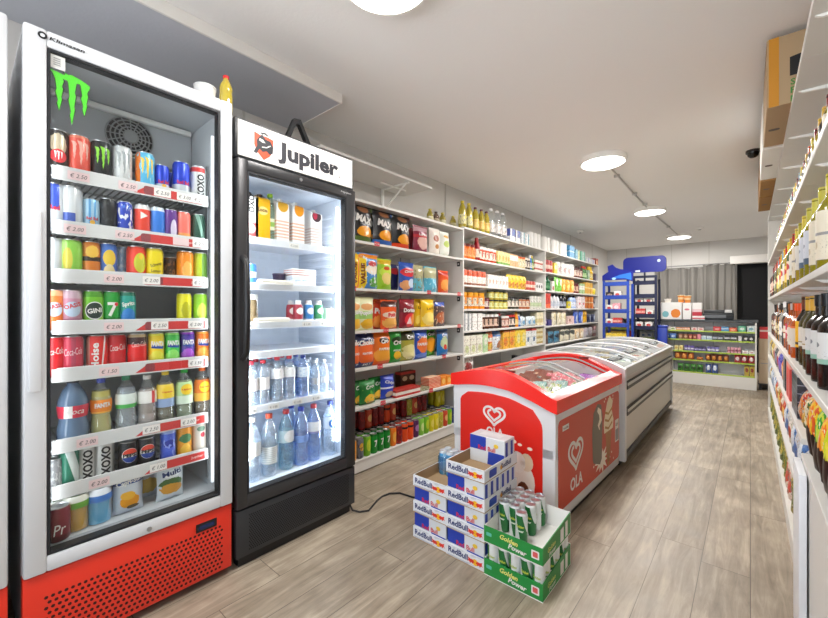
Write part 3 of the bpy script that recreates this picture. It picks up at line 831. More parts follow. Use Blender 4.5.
k_fy, k_fg, k_fp, k_fo = fanta('print_fanta_yellow', '#f0cf12', '#e6e04a', 'FANTA'), fanta('print_fanta_green', '#3fc04a', '#8edb6a', 'FANTA'), fanta('print_fanta_purple', '#4a2aa0', '#a44ac8', 'FANTA'), fanta('print_fanta_orange', '#f07818', '#f6a84a', 'FANTA')

PET = clear('clear_plastic', '#f7fafb', .10, .06, .05); PETG = clear('green_plastic', '#d4eee0', .12, .06, .10)
WATER = clear('water_clear', '#eef4fb', .03, .04, .22)
COLA = mat('cola_dark', '#2a1a18', .15); COLAG = mat('cola_greyblue', '#56687f', .25)
JUICE = lambda n, c: mat('juice_' + n, c, .2)
RB5, HB5 = .034, .232
def lab2(n, a, b_): return pack(n, a, [('band', 0, .5, b_)], .4)
b_big = bottle('soda', .046, .245, PETG and mat('pet_bluegrey', '#5f7590', .18), mat('cap_dark', '#222733'), (.42, .60, pack('label_red', '#d2344c', [('side', .18, .42, '#e8e4e2')], .4)), [T_('Coca', .127, .05, .02, WHITE_INK, 0, 0, .3)])
b_fan = bottle('soda', RB5, HB5, PET, C('#2f49b8'), (.44, .66, pack('label_fanta', '#f08a1c', [('band', .0, .12, '#f6b24a')], .4)), [T_('FANTA', .133, .05, .018, WHITE_INK, .05, .05)], fill=(mat('drink_yellowgreen', '#b8ae62', .2), .8))
b_spr = bottle('soda', .036, HB5, PET, C('#2f8f62'), (.46, .70, pack('label_pale_green', '#dfe9e2', [('band', 0, .28, '#4fb85a')], .4)), [T_('0.5L', .14, .04, .016, C('#39424a'))], fill=(WATER, .8))
b_wht = bottle('water', .034, .225, PET, WHITE_INK, (.5, .72, pack('label_white_red', '#eeeae6', [('side', .62, .8, '#d8333a')], .4)), fill=(mat('drink_mauvegrey', '#a2928c', .2), .75))
def lipton(n, c1, c2, liq, cap):
    return bottle('water', .034, .235, PET, cap, (.36, .80, pack(n, c1, [('band', 0, .35, c2)], .4)), [disc(0, .148, .023, .024, C('#f4cf2a')), T_('Lipton', .148, .036, .009, RED_INK)], fill=(mat('tea_' + n, liq, .2), .8))
b_ly, b_lg, b_lo = lipton('label_lipton_blue', '#f0cf4a', '#8fa6cf', '#6f6a58', C('#e6c21a')), lipton('label_lipton_green', '#b9dba0', '#dcebd6', '#7a8468', C('#1fa03a')), lipton('label_lipton_orange', '#f07a1c', '#f3b23a', '#6b5a4a', C('#ee6a1c'))
k_gs = can(R3, .125, pack('print_greysketch', '#8f9093', [('noise', 6, .55, '#b9babb')], .35, .2))
k_gt = can(R3, H3, pack('print_green_white_tri', '#2a7a62', [('diag', .62, .86, 1.3, '#d8e2e0')], .3, .1))
k_pep = can(RC, .13, pack('print_pepsi_black', '#1b1c22', [], .3, .1), [disc(0, .078, .0285, .0285, WHITE_INK),
   lambda mb, f: put_poly(mb, ell(0, .078, .027, .027, 12, .25, PI - .25), C('#d8452f'), f), lambda mb, f: put_poly(mb, ell(0, .078, .027, .027, 12, PI + .25, 2 * PI - .25), C('#1b3a8c'), f),
   lambda mb, f: put_text(mb, 'PEPSI', 0, .079, .047, .014, BLACK_INK, f, 0, .05)])
k_bwv = can(R3, H3, pack('print_blue_wave', '#4a66d8', [('el', .5, .6, .4, .12, '#1d2f9c'), ('noise', 5, .6, '#8ea2ea'), ('band', .9, 1, '#9fb2e8')], .3, .1))
k_pass = can(R3, H3, pack('print_orange_green', '#ee9a1c', [('el', .5, .66, .42, .14, '#3f7a4a', .8), ('el', .5, .3, .35, .2, '#f7c24a', .7)], .3, .1))
k_pal = can(R3, H3, pack('print_pale_cherry', '#d9cfc4', [('el', .6, .66, .16, .08, '#b8243a'), ('el', .5, .85, .3, .08, '#6f8f7a')], .3, .1))
k_drp = can(.034, .118, pack('print_maroon', '#7a2230', [('band', 0, .2, '#5a1622')], .3, .15), [T_('Pr', .045, .036, .036, WHITE_INK, .1, 0, .3)])
b_gj = bottle('wide', .040, .165, PET, WHITE_INK, (.45, .74, lab2('label_white_green', '#e8ece4', '#57a84a')), fill=(mat('juice_green', '#7f9a5a', .2), .7))
b_yj = bottle('wide', .040, .165, PET, WHITE_INK, (.52, .78, lab2('label_white_green2', '#e6e8dc', '#6aa83a')), fill=(mat('juice_yellow', '#c9962a', .2), .6))
b_bj = bottle('wide', .040, .165, PET, WHITE_INK, (.52, .80, lab2('label_white_blue', '#e2e6ee', '#3c78c8')), fill=(mat('juice_blue', '#4aa3d0', .2), .6))
SIL = mat('silver_foil', '#c9ced6', .35, .5)
def capri(n, c): return bag(.105, .165, .05, pack(n, '#c9d0da', [('band', .70, 1, c), ('el', .52, .30, .30, .16, '#f2a11e', .5), ('el', .45, .44, .22, .10, '#f6b93a', .4), ('el', .6, .16, .2, .05, '#5a4a2a', .6)], .35, .3), [T_('Capri-Sun', .125, .085, .024, WHITE_INK, .12)], 'drink_pouch', 'pouch', crimp=SIL)
k_cs = capri('print_capri_blue', '#34508f')
k_cs2 = bag(.10, .16, .045, pack('print_capri_olive', '#b9bfc6', [('el', .5, .34, .36, .2, '#c2a04a', .9), ('band', .72, 1, '#6f7f8c')], .35, .4), [T_('Capri', .12, .07, .02, WHITE_INK, .1)], 'drink_pouch', 'pouch', crimp=SIL)
k_cs3 = bag(.105, .165, .05, pack('print_capri_mix', '#cdd3d8', [('el', .5, .42, .40, .14, '#4a6a3a', .9), ('el', .5, .30, .38, .13, '#d89a3a', .9), ('band', .86, 1, '#3a5ca8'), ('el', .5, .66, .3, .1, '#e8eef0', .7)], .35, .3), [T_('Multi', .115, .07, .022, C('#2a3a6a'), .12)], 'drink_pouch', 'pouch', crimp=SIL)

FX = -1.905
def frow(n, z, items, name='cooler', x=FX):
    r = Row('on %s shelf of red-based cooler' % n if n != 'floor' else 'on floor of red-based cooler', '%s shelf of the red-based cooler' % n, lambda a, d, zz: (x - d, a, z + zz), R90)
    for q in items:
        px, k, look = q[:3]
        r.put(k, look, alongY(px, x - (q[3] if len(q) > 3 else 0)), q[3] if len(q) > 3 else 0., rank=0)
    r.done()
S1 = [t - .036 for t, _ in FR1]
frow('top', S1[0], [(57, k_punch, 'tan and black energy can'), (79, k_coral, 'coral red energy can'), (101, k_black, 'black energy can with green claw'), (122, k_silver, 'silver white energy can'),
   (145, k_mango, 'sky blue energy can with yellow claw'), (162, k_rb, 'short blue and silver can'), (172, k_rb, 'blue silver can half hidden behind', .07), (181, k_rbl, 'large blue and silver can'), (198, k_xo, 'white can with vertical XOXO')])
frow('second', S1[1], [(53, k_rbq, 'silver can with blue top'), (71, k_rbw, 'white can with blue base'), (91, k_rbs, 'pale blue striped can'), (108, k_dark, 'dark can'), (124, k_bw, 'blue and white mottled can'),
   (142, k_or, 'red orange can with white triangle'), (157, k_bl, 'plain mid blue can'), (170, k_pu, 'purple can'), (183, k_pk, 'coral and yellow can'), (198, k_dg, 'dark green can')])
frow('third', S1[2], [(53, k_gr, 'plain pale grey can'), (71, k_lg, 'lime green can'), (91, k_od, 'orange can with dark band'), (108, k_by, 'blue can with yellow fruit'), (121, k_ic, 'pale ice blue can', .05),
   (136, k_lr, 'red can with lemon slices'), (154, k_sc, 'bright yellow can'), (170, k_br, 'low brown can', .03), (185, k_o2, 'orange can'), (200, k_yg, 'yellow green can')])
frow('fourth', S1[3], [(53, k_oa, 'orange can with blue oval'), (71, k_op, 'dusty pink can with blue oval'), (93, k_gi, 'green can reading GINI'), (111, k_7u, 'green can with white 7'), (127, k_sp, 'teal can'),
   (184, k_ye, 'sharp yellow can'), (200, k_lm, 'lime green can')])
frow('fifth', S1[4], [(53, k_ck, 'plain red cola can at glass edge'), (72, k_ckp, 'pinkish red cola can'), (97, k_el, 'red can with vertical white word'), (116, k_ck, 'bright red cola can', .012), (137, k_ckz, 'red cola can with dark top'),
   (156, k_fy, 'yellow FANTA can'), (172, k_fg, 'green FANTA can'), (187, k_fp, 'purple FANTA can'), (202, k_fo, 'orange FANTA can')])
frow('sixth', S1[5], [(73, b_big, 'large bluish cola bottle'), (101, b_fan, 'FANTA bottle with orange label'), (126, b_spr, 'clear bottle with pale green label'), (147, b_wht, 'bottle with white and red label'),
   (165, b_ly, 'iced tea bottle with yellow cap'), (184, b_lg, 'iced tea bottle with green cap'), (202, b_lo, 'iced tea bottle with orange cap')])
frow('seventh', S1[6], [(53, k_gs, 'grey sketched can'), (69, k_gt, 'green and white can'), (86, k_xo, 'white XOXO can', .02), (104, k_xo, 'white XOXO can', .02), (128, k_pep, 'black can with PEPSI roundel'), (146, k_pep, 'black can with PEPSI roundel'),
   (168, k_bwv, 'blue wave can'), (184, k_pass, 'orange can with green band'), (199, k_pal, 'pale can with cherries')])
frow('floor', .390, [(53, b_gj, 'bottle with white and green label', .03), (76, b_yj, 'yellow juice bottle'), (99, b_bj, 'bright blue drink bottle'), (128, k_cs, 'silver pouch with orange fruit'), (147, k_cs2, 'olive grey pouch behind', .09), (170, k_cs3, 'silver pouch with mixed fruit')], x=-1.885)
r = Row('on floor of red-based cooler', None, lambda a, d, z: (-1.845, a, .390), R90); r.put(k_drp, 'maroon can with white letters', alongY(58, -1.845)); r.done()

# area lights added inside the red-based cooler to brighten it
def lamp_in(parent, loc, sx, sy, e, rot, col=(.93, .97, 1)):
    l = bpy.data.lights.new('cooler_lamp', 'AREA'); l.shape = 'RECTANGLE'; l.size = sx; l.size_y = sy; l.energy = e; l.color = col
    o = bpy.data.objects.new('cooler_lamp', l); COL.objects.link(o); o.location = loc; o.rotation_euler = rot; return o
for s_ in (1, -1): lamp_in(None, (FXF - .072, F1Y + s_ * .262, 1.2), 1.5, .018, .55, (R90, R90, math.radians(90 + s_ * 60)))

# things on top of the red-based cooler
K = bottle('oil', .03, .17, clear('yellow_oil', '#e6d23a', .12, .05, .55), RED_INK)
o = put(K, (-1.86, alongY(226, -1.86), 2.12), R90); tag(o, 'yellow bottle with red cap on top of the red-based cooler', 'bottle')
K = tub(.045, .09, C('#e4e4e2'), C('#dcdcda'), 'plastic_tub')
o = put(K, (-1.88, alongY(205, -1.88), 2.12), 0); tag(o, 'small white tub on the red-based cooler, left of yellow bottle', 'tub')

# ------------------------------------------------------------------ black-framed cooler with lit header
JW, JY = .705, 1.1725
JL = mat('white_cooler_liner', '#dbe2ec', .4); JS = mat('white_shelf_enamel', '#dfe2e8', .35)
t = thing('drinks_cooler', 'tall black-framed drinks cooler with white Jupiler header and lit interior', 'fridge', (FXF, JY, 0), R90)
cabinet(t, JW, 2.07, .272, (-.305, .305, .335, 1.86, .52), CHAR, JL)
FRM = mat('dark_grey_frame', '#3a3a3c', .35, .3)
d = door_frame(t, JW, .276, 1.898, -.302, .285, .335, 1.845, FRM, .008)
b = MB(); b.tube([(-.325, 0, 1.44), (-.325, -.035, 1.41), (-.325, -.042, 1.2), (-.325, -.035, 1.0), (-.325, 0, .97)], .014, BLK, 10); obj('handle', b, d)
b = MB(); b.lathe([(.009, 0), (.009, .003), (0, .003)], STEEL, 12, T=Matrix.Translation((-.02, -.0005, 1.872)) @ Matrix.Rotation(R90, 4, 'X')); obj('lock', b, d)
b = MB(); put_text(b, 'Frigoglass', .28, 1.872, .075, .011, C('#b9b9b9'), lambda a, c: (a, -.0008, c)); obj('lettering', b, d)
p = MB(); p.box(-JW/2, JW/2, .008, .07, .05, .268, CHAR, .004); perforation(p, -.29, .31, .075, .235, 62, 19, .0034, .0074, C('#050506', .9)); obj('base_grille', p, t, label='black perforated base grille')
b = MB(); b.box(-JW/2 + .02, JW/2 - .02, .03, .08, .0, .05, BLK); obj('plinth', b, t)
h = MB(); h.box(-JW/2, JW/2, .022, .30, 1.905, 2.088, CHAR, .003); hd = obj('header', h, t)
LIT = mat('lit_header_white', '#dedcd8', .35, emit=.25)
b = MB(); b.box(-JW/2 + .012, JW/2 - .012, (.017), (.023), 1.915, 2.078, LIT); obj('sign_face', b, hd)
b = MB(); f = lambda a, c: (a, .0162, c); g = lambda a, c: (a, .0156, c); g2 = lambda a, c: (a, .015, c)
put_text(b, 'Jupiler', .048, 1.985, .375, .112, C('#33333a', .5), f, bold=.045)
put_poly(b, ell(.245, 1.957, .004, .004, 8), C('#33333a'), f)
obj('lettering', b, hd); b = MB(); OR = C('#e2502c', .5)
sx, sz = -.215, 1.988
put_poly(b, [(sx - .048, sz + .058), (sx - .02, sz + .05), (sx + .02, sz + .05), (sx + .05, sz + .044), (sx + .048, sz - .012), (sx + .03, sz - .042), (sx, sz - .066), (sx - .032, sz - .036), (sx - .048, sz - .004)], OR, f)
put_poly(b, [(sx - .02, sz + .062), (sx + .008, sz + .068), (sx + .024, sz + .058), (sx + .018, sz + .054), (sx + .004, sz + .060), (sx - .008, sz + .056), (sx - .024, sz + .040), (sx - .036, sz + .02), (sx - .034, sz - .004), (sx - .052, sz - .04), (sx - .036, sz - .044), (sx - .022, sz - .018), (sx - .006, sz - .028), (sx + .014, sz - .02), (sx + .03, sz - .032), (sx + .046, sz - .022), (sx + .05, sz + .01), (sx + .034, sz + .034), (sx + .01, sz + .036), (sx - .004, sz + .05)], C('#2a2a30'), g)
put_poly(b, [(sx - .022, sz + .034), (sx - .004, sz + .030), (sx + .008, sz + .018), (sx - .006, sz + .016), (sx - .024, sz + .022)], WHITE_INK, g2)
put_poly(b, stroke([(sx - .01, sz - .006), (sx + .014, sz - .002), (sx + .034, sz + .012)], .005), WHITE_INK, g2)
obj('bull_emblem', b, hd)
# shelves, side ribs, lamp tube
b = MB()
for x, s in ((.301, -1), (-.301, 1)):
    for k in range(28):
        z = .40 + k * .05; b.box(min(x, x + s * .008), max(x, x + s * .008), .16, .50, z, z + .018, JL, .003, seg=1)
obj('side_rib', b, t)
JSZ = [1.557, 1.328, 1.133, .983, .712]
for k, z in enumerate(JSZ):
    b = MB(); b.box(-.285, .265, .094, .100, z - .032, z + .004, JS, .002, seg=1); b.box(-.285, .265, .10, .47, z - .010, z, JS)
    s = obj('shelf', b, t)
    for a, txt in {0: [(-.25, '€ 2.50'), (.0, '€ 2.50'), (.225, '€')], 2: [(-.25, '2.00'), (.08, '€ 1.50'), (.20, '€ 1.50')], 4: [(-.24, '€ 1.00'), (-.12, '€ 1.00'), (.02, '€ 1.00'), (.14, '€ 1.00'), (.22, '€ 1.00')]}.get(k, []):
        b = MB(); put_poly(b, [(a - .03, z - .030), (a + .03, z - .030), (a + .03, z - .004), (a - .03, z - .004)], WHITE_INK, lambda p, c: (p, .0934, c))
        put_text(b, txt, a, z - .017, .042, .012, C('#3a3a44'), lambda p, c: (p, .0928, c), bold=0.)
        obj('price_tag', b, s)
TUBE = mat('led_tube', '#eef4ff', .4, emit=5.)
for xa in (.266, -.298): b = MB(); b.box(xa, xa + .015, .064, .080, .42, 1.80, TUBE, .004); obj('lamp_tube', b, t)
for s, yy in ((1, JY + .258), (-1, JY - .275)):
    lamp_in(None, (FXF - .085, yy, 1.1), 1.35, .02, 2.6, (0, math.radians(90), math.radians(0)) if False else (R90, R90, math.radians(90 + s * 60)), (.9, .95, 1))

def crt(n, base, L, texts=None, w=.072, d=.072, h=.235, cap='#f4f4f2'): return carton(w, d, h, pack(n, base, L, .4), C(cap), texts)
JX = -1.905
def jrow(n, z, items, x=JX):
    r = Row('on %s shelf of black-framed cooler' % n if n != 'floor' else 'on floor of black-framed cooler', '%s shelf of the black-framed cooler' % n, lambda a, d, zz: (x - d, a, z + zz), R90)
    for q in items:
        dd = q[3] if len(q) > 3 else 0.; r.put(q[1], q[2], alongY(q[0], x if len(q) > 5 else x - dd), dd, q[4] if len(q) > 4 else 0., rank=q[5] if len(q) > 5 else 0)
    r.done()
ANA = [('el', .5, .80, .40, .13, '#f0a21e'), ('bars', 14, .5, '#e9b48a', .1, .5)]
k1 = crt('carton_white_red', '#f0eeec', [('band', 0, .3, '#e05a5a'), ('el', .5, .18, .3, .1, '#f4d4d0')], [T_('OXO', .165, .09, .03, BLACK_INK, R90)], cap='#222222')
k2 = crt('carton_yellow', '#f2b40e', [('band', .92, 1, '#3a2a1a'), ('el', .5, .6, .35, .09, '#f7dc8a')], [T_('Looza', .145, .05, .02, C('#7a4a10'))], w=.078, cap='#3a2a1a')
k3 = crt('carton_white_yellow', '#ececea', [('el', .5, .80, .42, .14, '#e0a82a'), ('bars', 14, .5, '#e4b9a4', .08, .5)])
k4 = crt('carton_white_orange', '#f1f0ee', [('el', .55, .78, .40, .15, '#f09a1e'), ('bars', 14, .5, '#e6b59c', .08, .5)])
k5 = crt('carton_white_berry', '#f1f0ee', [('el', .5, .78, .42, .14, '#3a2430'), ('el', .36, .80, .2, .10, '#b82a48'), ('bars', 14, .5, '#d8c2bc', .08, .5)], h=.215)
bg = bottle('water', .034, .25, PETG, C('#a9d82a'), (.22, .46, pack('label_lime', '#e6eedc', [('band', .3, .7, '#9fd06a')], .4)), fill=(WATER, .8))
jrow('top', JSZ[0], [(248, k1, 'white carton with red base'), (259.5, k2, 'bright yellow juice carton'), (270, bg, 'clear bottle with lime cap', .02), (279.5, k3, 'white carton with yellow fruit'), (295, k4, 'white carton with orange fruit'), (313, k5, 'white carton with dark berries')])
kb = can(.027, .10, pack('print_blue_small', '#3d7fce', [('band', .3, .6, '#dfe8f4')], .35))
kf = boxk(.19, .13, .022, C('#ece6d8', .6), None, 'flat_pack', 'pack', .008)
kbx = boxk(.155, .10, .062, pack('print_butter', '#d7e0ea', [('noise', 5, .6, '#9fb4cf'), ('band', .85, 1, '#f2f4f6')], .4), None, 'butter_tub', 'tub', .006)
kbx2 = boxk(.155, .10, .036, pack('print_whitebars', '#f1f1f0', [('bars', 3, .4, '#c98a80')], .4), None, 'butter_tub', 'tub', .004)
kdk = tub(.035, .07, C('#3d2c4e'), C('#5a4a6a'), 'dessert_cup')
jrow('second', JSZ[1], [(251, kb, 'small blue can'), (272, kf, 'flat cream pack'), (279, kdk, 'dark purple cup', .10), (300, kbx, 'pale blue tub', .06), (300, kbx2, 'white striped tub on the pale tub', .06, .062)])
kj = bottle('jar', .032, .14, clear('brown_jar', '#a08a68', .12, .05, .5), C('#c9c9c4'))
def shot(n, c): return bottle('wide', .026, .115, C('#f1efec', .4), C('#f1efec'), (.1, .80, pack(n, c, [('el', .5, .55, .38, .24, '#f2eeea')], .4)), name='yoghurt_bottle')
kr, kbl, kgn = shot('label_dkred', '#a82a3c'), shot('label_blue2', '#3a86c8'), shot('label_green2', '#3fa06a')
kwb = boxk(.055, .05, .07, C('#f2f2f2'), None, 'white_pack', 'pack')
jrow('third', JSZ[2], [(251.5, kj, 'brown glass jar'), (268, kf, 'flat cream pack'), (291, kr, 'small white bottle with dark red label', .05), (298, kr, 'small white bottle with red label'), (308.5, kbl, 'small white bottle with blue label'), (318.5, kgn, 'small white bottle with green label'), (328, kwb, 'plain white pack')])
def water(n, capc, lab, r=.033, h=.225, tint=None): return bottle('water', r, h, tint or PET, C(capc), lab, None, name='water_bottle', fill=(WATER, .86))
w1 = water('a', '#c22a3a', (.34, .62, C('#e6e2e2', .4))); w2 = water('b', '#d03040', (.52, .74, pack('label_white_print', '#f0eeee', [('noise', 8, .6, '#b4b4b8')], .4)), .034, .235)
w3 = water('c', '#2b4aa8', (.48, .72, pack('label_bluewhite', '#dfe8f2', [('noise', 7, .58, '#8fb0d8')], .4)), .034, .23, clear('blue_plastic', '#d3e3fa', .12, .05, .10)); w4 = water('d', '#e6e9ec', (.3, .5, C('#c8ccd2')), .026, .19)
J5 = []
for rk, dd in ((0, 0.), (1, .075), (2, .15)):
    J5 += [(px, w1, 'slim red-capped water bottle', dd, 0, rk) for px in (251, 263)]
    J5 += [(px, w2, 'labelled red-capped water bottle', dd, 0, rk) for px in (277, 289)]
    J5 += [(303, w3, 'bluish blue-capped water bottle', dd, 0, rk)]
    J5 += [(px, w4, 'small clear water bottle', dd, 0, rk) for px in (315, 324)]
jrow('fifth', JSZ[4], J5)
B15 = lambda tint, cap, lab, tx=None, sh='water', r=.041, h=.315: bottle(sh, r, h, tint, C(cap), lab, tx, name='water_bottle', fill=(WATER, .86))
BLP = clear('blue_plastic', '#d3e3fa', .12, .05, .10)
v1 = B15(PET, '#e4e4e4', (.40, .62, C('#eaeaea', .4))); v2 = B15(PET, '#e0502c', (.20, .48, pack('label_white_lines', '#efefec', [('bars', 9, .35, '#b9bcc0')], .4)), [T_('Spa', .22, .05, .03, C('#8a95a4'), .3)])
v3 = B15(clear('teal_plastic', '#cdeaf0', .12, .05, .10), '#d8343c', (.46, .66, pack('label_white_oval', '#c6dce2', [('el', .55, .5, .4, .5, '#f4f4f4')], .4)))
v4 = B15(BLP, '#2340b0', (.40, .52, C('#7a9ad8', .4))); v5 = B15(BLP, '#c8404a', (.50, .70, pack('label_white_violet', '#f2f2f6', [('band', 0, .15, '#9a9ac8')], .4))); v6 = B15(PET, '#18307a', (.50, .72, pack('label_round_blue', '#d6e4f4', [('el', .5, .45, .36, .42, '#2f6ac0'), ('el', .5, .45, .22, .26, '#e8f0fa')], .4)), [T_('O', .19, .03, .03, BLUE_INK)])
jrow('floor', .340, [(252, v1, 'large clear bottle with white cap'), (269, v2, 'large clear bottle with orange cap'), (286, v3, 'large teal bottle with red cap', .01), (301, v4, 'large blue bottle with blue cap'), (301, v4, 'large blue bottle with blue cap', .1, 0, 1), (313.5, v5, 'large blue bottle with pink cap', .0), (330, v6, 'large bottle with round blue label', -.005)], x=-1.90)
# on top of the header, and the mains lead on the floor
t2 = thing('display_bracket', 'black bent plastic bracket standing on top of the black-framed cooler', 'bracket', (-1.865, 1.185, 2.088), R90)
b = MB(); b.box(-.11, .09, -.02, .03, 0, .006, BLK, .002); obj('base', b, t2)
b = MB(); b.prism([(-.075, .004), (-.02, .135), (.02, .14), (.095, .004), (.07, .004), (.012, .112), (-.008, .11), (-.05, .004)], -.016, .012, BLK, 'y'); obj('frame', b, t2)
b = MB(); b.tube([(-1.80, 1.50, .05), (-1.772, 1.502, .016), (-1.74, 1.53, .006), (-1.712, 1.575, .006), (-1.735, 1.63, .006), (-1.761, 1.69, .006), (-1.776, 1.75, .006), (-1.768, 1.81, .006), (-1.72, 1.858, .006), (-1.63, 1.868, .006), (-1.52, 1.90, .006), (-1.42, 1.94, .006), (-1.3, 1.95, .006), (-1.2, 1.962, .006)], .0055, BLK, 8)
tag(obj('power_cord', b), 'black mains lead curling over the floor from the black-framed cooler', 'cable')
# ------------------------------------------------------------------ shelving along the left wall (front faces +x)
SHX = -2.15
LAM = mat('white_laminate', '#dbd9d4', .4); PANEL = mat('pale_back_panel', '#cfd0cf', .55); BRK = mat('white_bracket', '#f2f2ee', .4); CLIP = mat('black_clip', '#26262a', .5)
TAGR = C('#c8323c', .5)
def wall_unit(y0, y1, zs, label, left=False, tags=(), clips=False):
    w = y1 - y0; t = thing('shelving_unit', label, 'shelves', (SHX, (y0 + y1) / 2, 0), R90); D = .345
    b = MB(); b.box(-w/2, w/2 - .02, D - .008, D, .0, zs[0] - .02, PANEL)
    n = 2
    for i in range(1, n + 1): b.box(-w/2 + w * i / (n + 1) - .004, -w/2 + w * i / (n + 1) + .004, D - .0095, D - .008, .1, zs[0] - .02, C('#55565a'))
    obj('back_panel', b, t)
    b = MB(); b.box(w/2 - .02, w/2, 0, D, 0, zs[0] + .002, LAM, .002, seg=1); o = obj('side_panel', b, t)
    if clips:
        for z in zs[1:-1]: c = MB(); c.box(w/2 - .027, w/2 - .0205, .035, .07, z - .075, z - .03, CLIP, .002, seg=1); c.box(w/2 - .0275, w/2 - .0268, .045, .06, z - .06, z - .045, C('#d8d8d8')); obj('clip', c, o)
    if left: b = MB(); b.box(-w/2, -w/2 + .02, 0, D, 0, zs[0] + .002, LAM, .002, seg=1); obj('side_panel', b, t)
    x0 = -w/2 + (.02 if left else 0); x1 = w/2 - .021
    b = MB(); b.box(x0, x1, .004, D - .01, .012, .085, LAM); b.box(x0, x1, 0, D - .01, .085, .10, LAM, .002, seg=1); obj('base', b, t)
    for k, z in enumerate(zs):
        b = MB(); b.box(x0, x1, 0, D - .01, z - .02, z, LAM, .002, seg=1); s = obj('shelf', b, t)
        for i in range(1, 4):
            x = x0 + (x1 - x0) * i / 4; b = MB()
            b.prism([(.03, z - .0202), (D - .012, z - .0202), (D - .012, z - .07), (.30, z - .07), (.05, z - .028)], x - .004, x + .004, BRK, 'x'); obj('bracket', b, s)
        tg = [a for kk, a in tags if kk == k]
        if tg:
            for a in tg:
                b = MB(); x = a - (y0 + y1) / 2; put_poly(b, [(x - .028, z - .022), (x + .028, z - .022), (x + .028, z + .012), (x - .028, z + .012)], TAGR, lambda p, c: (p, -.001, c))
                put_text(b, '€1.50', x, z - .005, .044, .012, WHITE_INK, lambda p, c: (p, -.0016, c), bold=0)
                obj('price_tag', b, s)
    return t
Z1 = [2.0, 1.70, 1.352, 1.04, .765, .48]; Z2 = [2.02, 1.71, 1.445, 1.20, .98, .73, .47]; Z3 = [2.02, 1.72, 1.46, 1.21, .96, .70, .46]
def ay(px): return alongY(px, SHX)
wall_unit(1.56, 3.26, Z1, 'white wall shelves of snack bags beside the black-framed cooler', True,
   [(1, ay(377)), (2, ay(353)), (3, ay(386)), (4, ay(380)), (5, ay(383)), (2, ay(429)), (3, ay(459)), (2, ay(459)), (4, ay(444)), (5, ay(431))], True)
wall_unit(3.26, 5.30, Z2, 'white wall shelves of jars and boxes behind the red freezer')
wall_unit(5.30, 7.79, Z3, 'farthest white wall shelves of groceries, next to the blue ladder racks')
# short high shelf on a bracket
t = thing('wall_shelf', 'short white board on a bracket under the ceiling above the snack shelves', 'shelf', (-2.15, 2.2, 2.27), R90)
b = MB(); b.box(-.65, .545, 0, .345, 0, .02, LAM, .002, seg=1); obj('board', b, t)
b = MB(); b.box(.245, .265, .02, .345, -.012, -.001, BRK); b.box(.245, .265, .325, .345, -.248, -.012, BRK); b.tube([(.255, .06, -.012), (.255, .33, -.20)], .007, BRK); b.tube([(.10, .2, -.006), (.41, .2, -.006)], .008, BRK); obj('bracket', b, t)

def WR(n, unit, x=SHX - .012):
    r = Row('on %s shelf of %s' % (n, unit) if n != 'base' else 'on base of %s' % unit, '%s shelf of the %s' % (n, unit), None, R90)
    return r
# ---- snack bags
def sb(n, c, L, texts, w=.20, h=.255, t=.075, seed=0): return bag(w, h, t, pack('bag_' + n, c, L, .28, 0, .25), texts, seed=seed, crimp=C(c, .35))
CH = '#f2a01e'
def mx(n, c2, s): return sb(n, '#17171b', [('el', .55, .28, .34, .16, CH, .5), ('band', 0, .14, c2), ('side', .9, 1, c2), ('el', .5, .9, .24, .1, '#8a5a3a', .7)], [T_('MAX', .165, .15, .055, WHITE_INK, -.15, .05)], .215, .265, .085, s)
m1, m2, m3 = mx('max_green', '#5f7a34', 1), mx('max_blue', '#2f6fc4', 2), mx('max_red', '#e0481c', 3)
m4 = sb('darkred', '#7a1f2a', [('noise', 5, .6, '#4a1018')], None, .13, .22, .06, 4)
m5 = sb('maroon_pink', '#8c2a44', [('el', .55, .35, .36, .25, '#e0b4a8', .8), ('band', .78, .95, '#c9a0a8'), ('band', .55, .66, '#c22a34')], [T_('Lorenz', .15, .1, .022)], .2, .225, .075, 5)
m6 = sb('white_brown', '#ece6dc', [('el', .45, .62, .22, .13, '#9a4a2a', .5), ('el', .5, .30, .16, .09, '#c98a4a', .5)], [T_('POP', .19, .07, .02, C('#8a3a2a'))], .16, .235, .07, 6)
m7 = sb('white_green', '#eef0e6', [('el', .5, .5, .25, .14, '#b9cf6a', .6), ('el', .5, .8, .3, .06, '#d8a84a', .6)], None, .15, .225, .07, 7)
v1_ = sb('value_yellow', '#f2c81a', [('side', .62, 1, '#e88a2a'), ('band', .88, 1, '#e8b41a')], [T_('VALUE', .11, .16, .03, C('#7a3a10'), R90, .05, 0, -.012)], .10, .25, .06, 8)
v2_ = sb('value_blue', '#3f86c8', [('side', 0, .30, '#f4d21e'), ('el', .6, .55, .32, .14, '#e9dcc8', .5), ('el', .7, .2, .3, .14, '#5aa83a', .5), ('band', .86, 1, '#e88a1e'), ('el', .6, .72, .2, .08, '#c83a3a', .4), ('noise', 7, .62, '#dfe8f0')], [T_('VALUE', .11, .16, .03, C('#7a3a10'), R90, .05, 0, -.07)], .21, .265, .08, 9)
v3_ = sb('lime_figure', '#9ccc2a', [('el', .5, .58, .4, .18, '#c6e24a', .4), ('el', .5, .36, .3, .2, '#e6cf7a', .6), ('band', .82, 1, '#d8b41e'), ('el', .5, .70, .2, .06, '#d8552a', .4)], None, .16, .24, .07, 10)
v4_ = sb('navy_red', '#23285c', [('el', .5, .75, .4, .12, '#b8323a', .5), ('side', .8, 1, '#dfe2ee')], None, .13, .22, .06, 11)
v5_ = sb('blue_red', '#2b55b0', [('el', .5, .66, .42, .16, '#d8323a', .3), ('el', .35, .2, .3, .18, '#dfa06a', .8), ('el', .7, .28, .26, .16, '#cfe0f4', .6)], [T_('Chipo', .16, .1, .026, WHITE_INK, .1)], .19, .235, .075, 12)
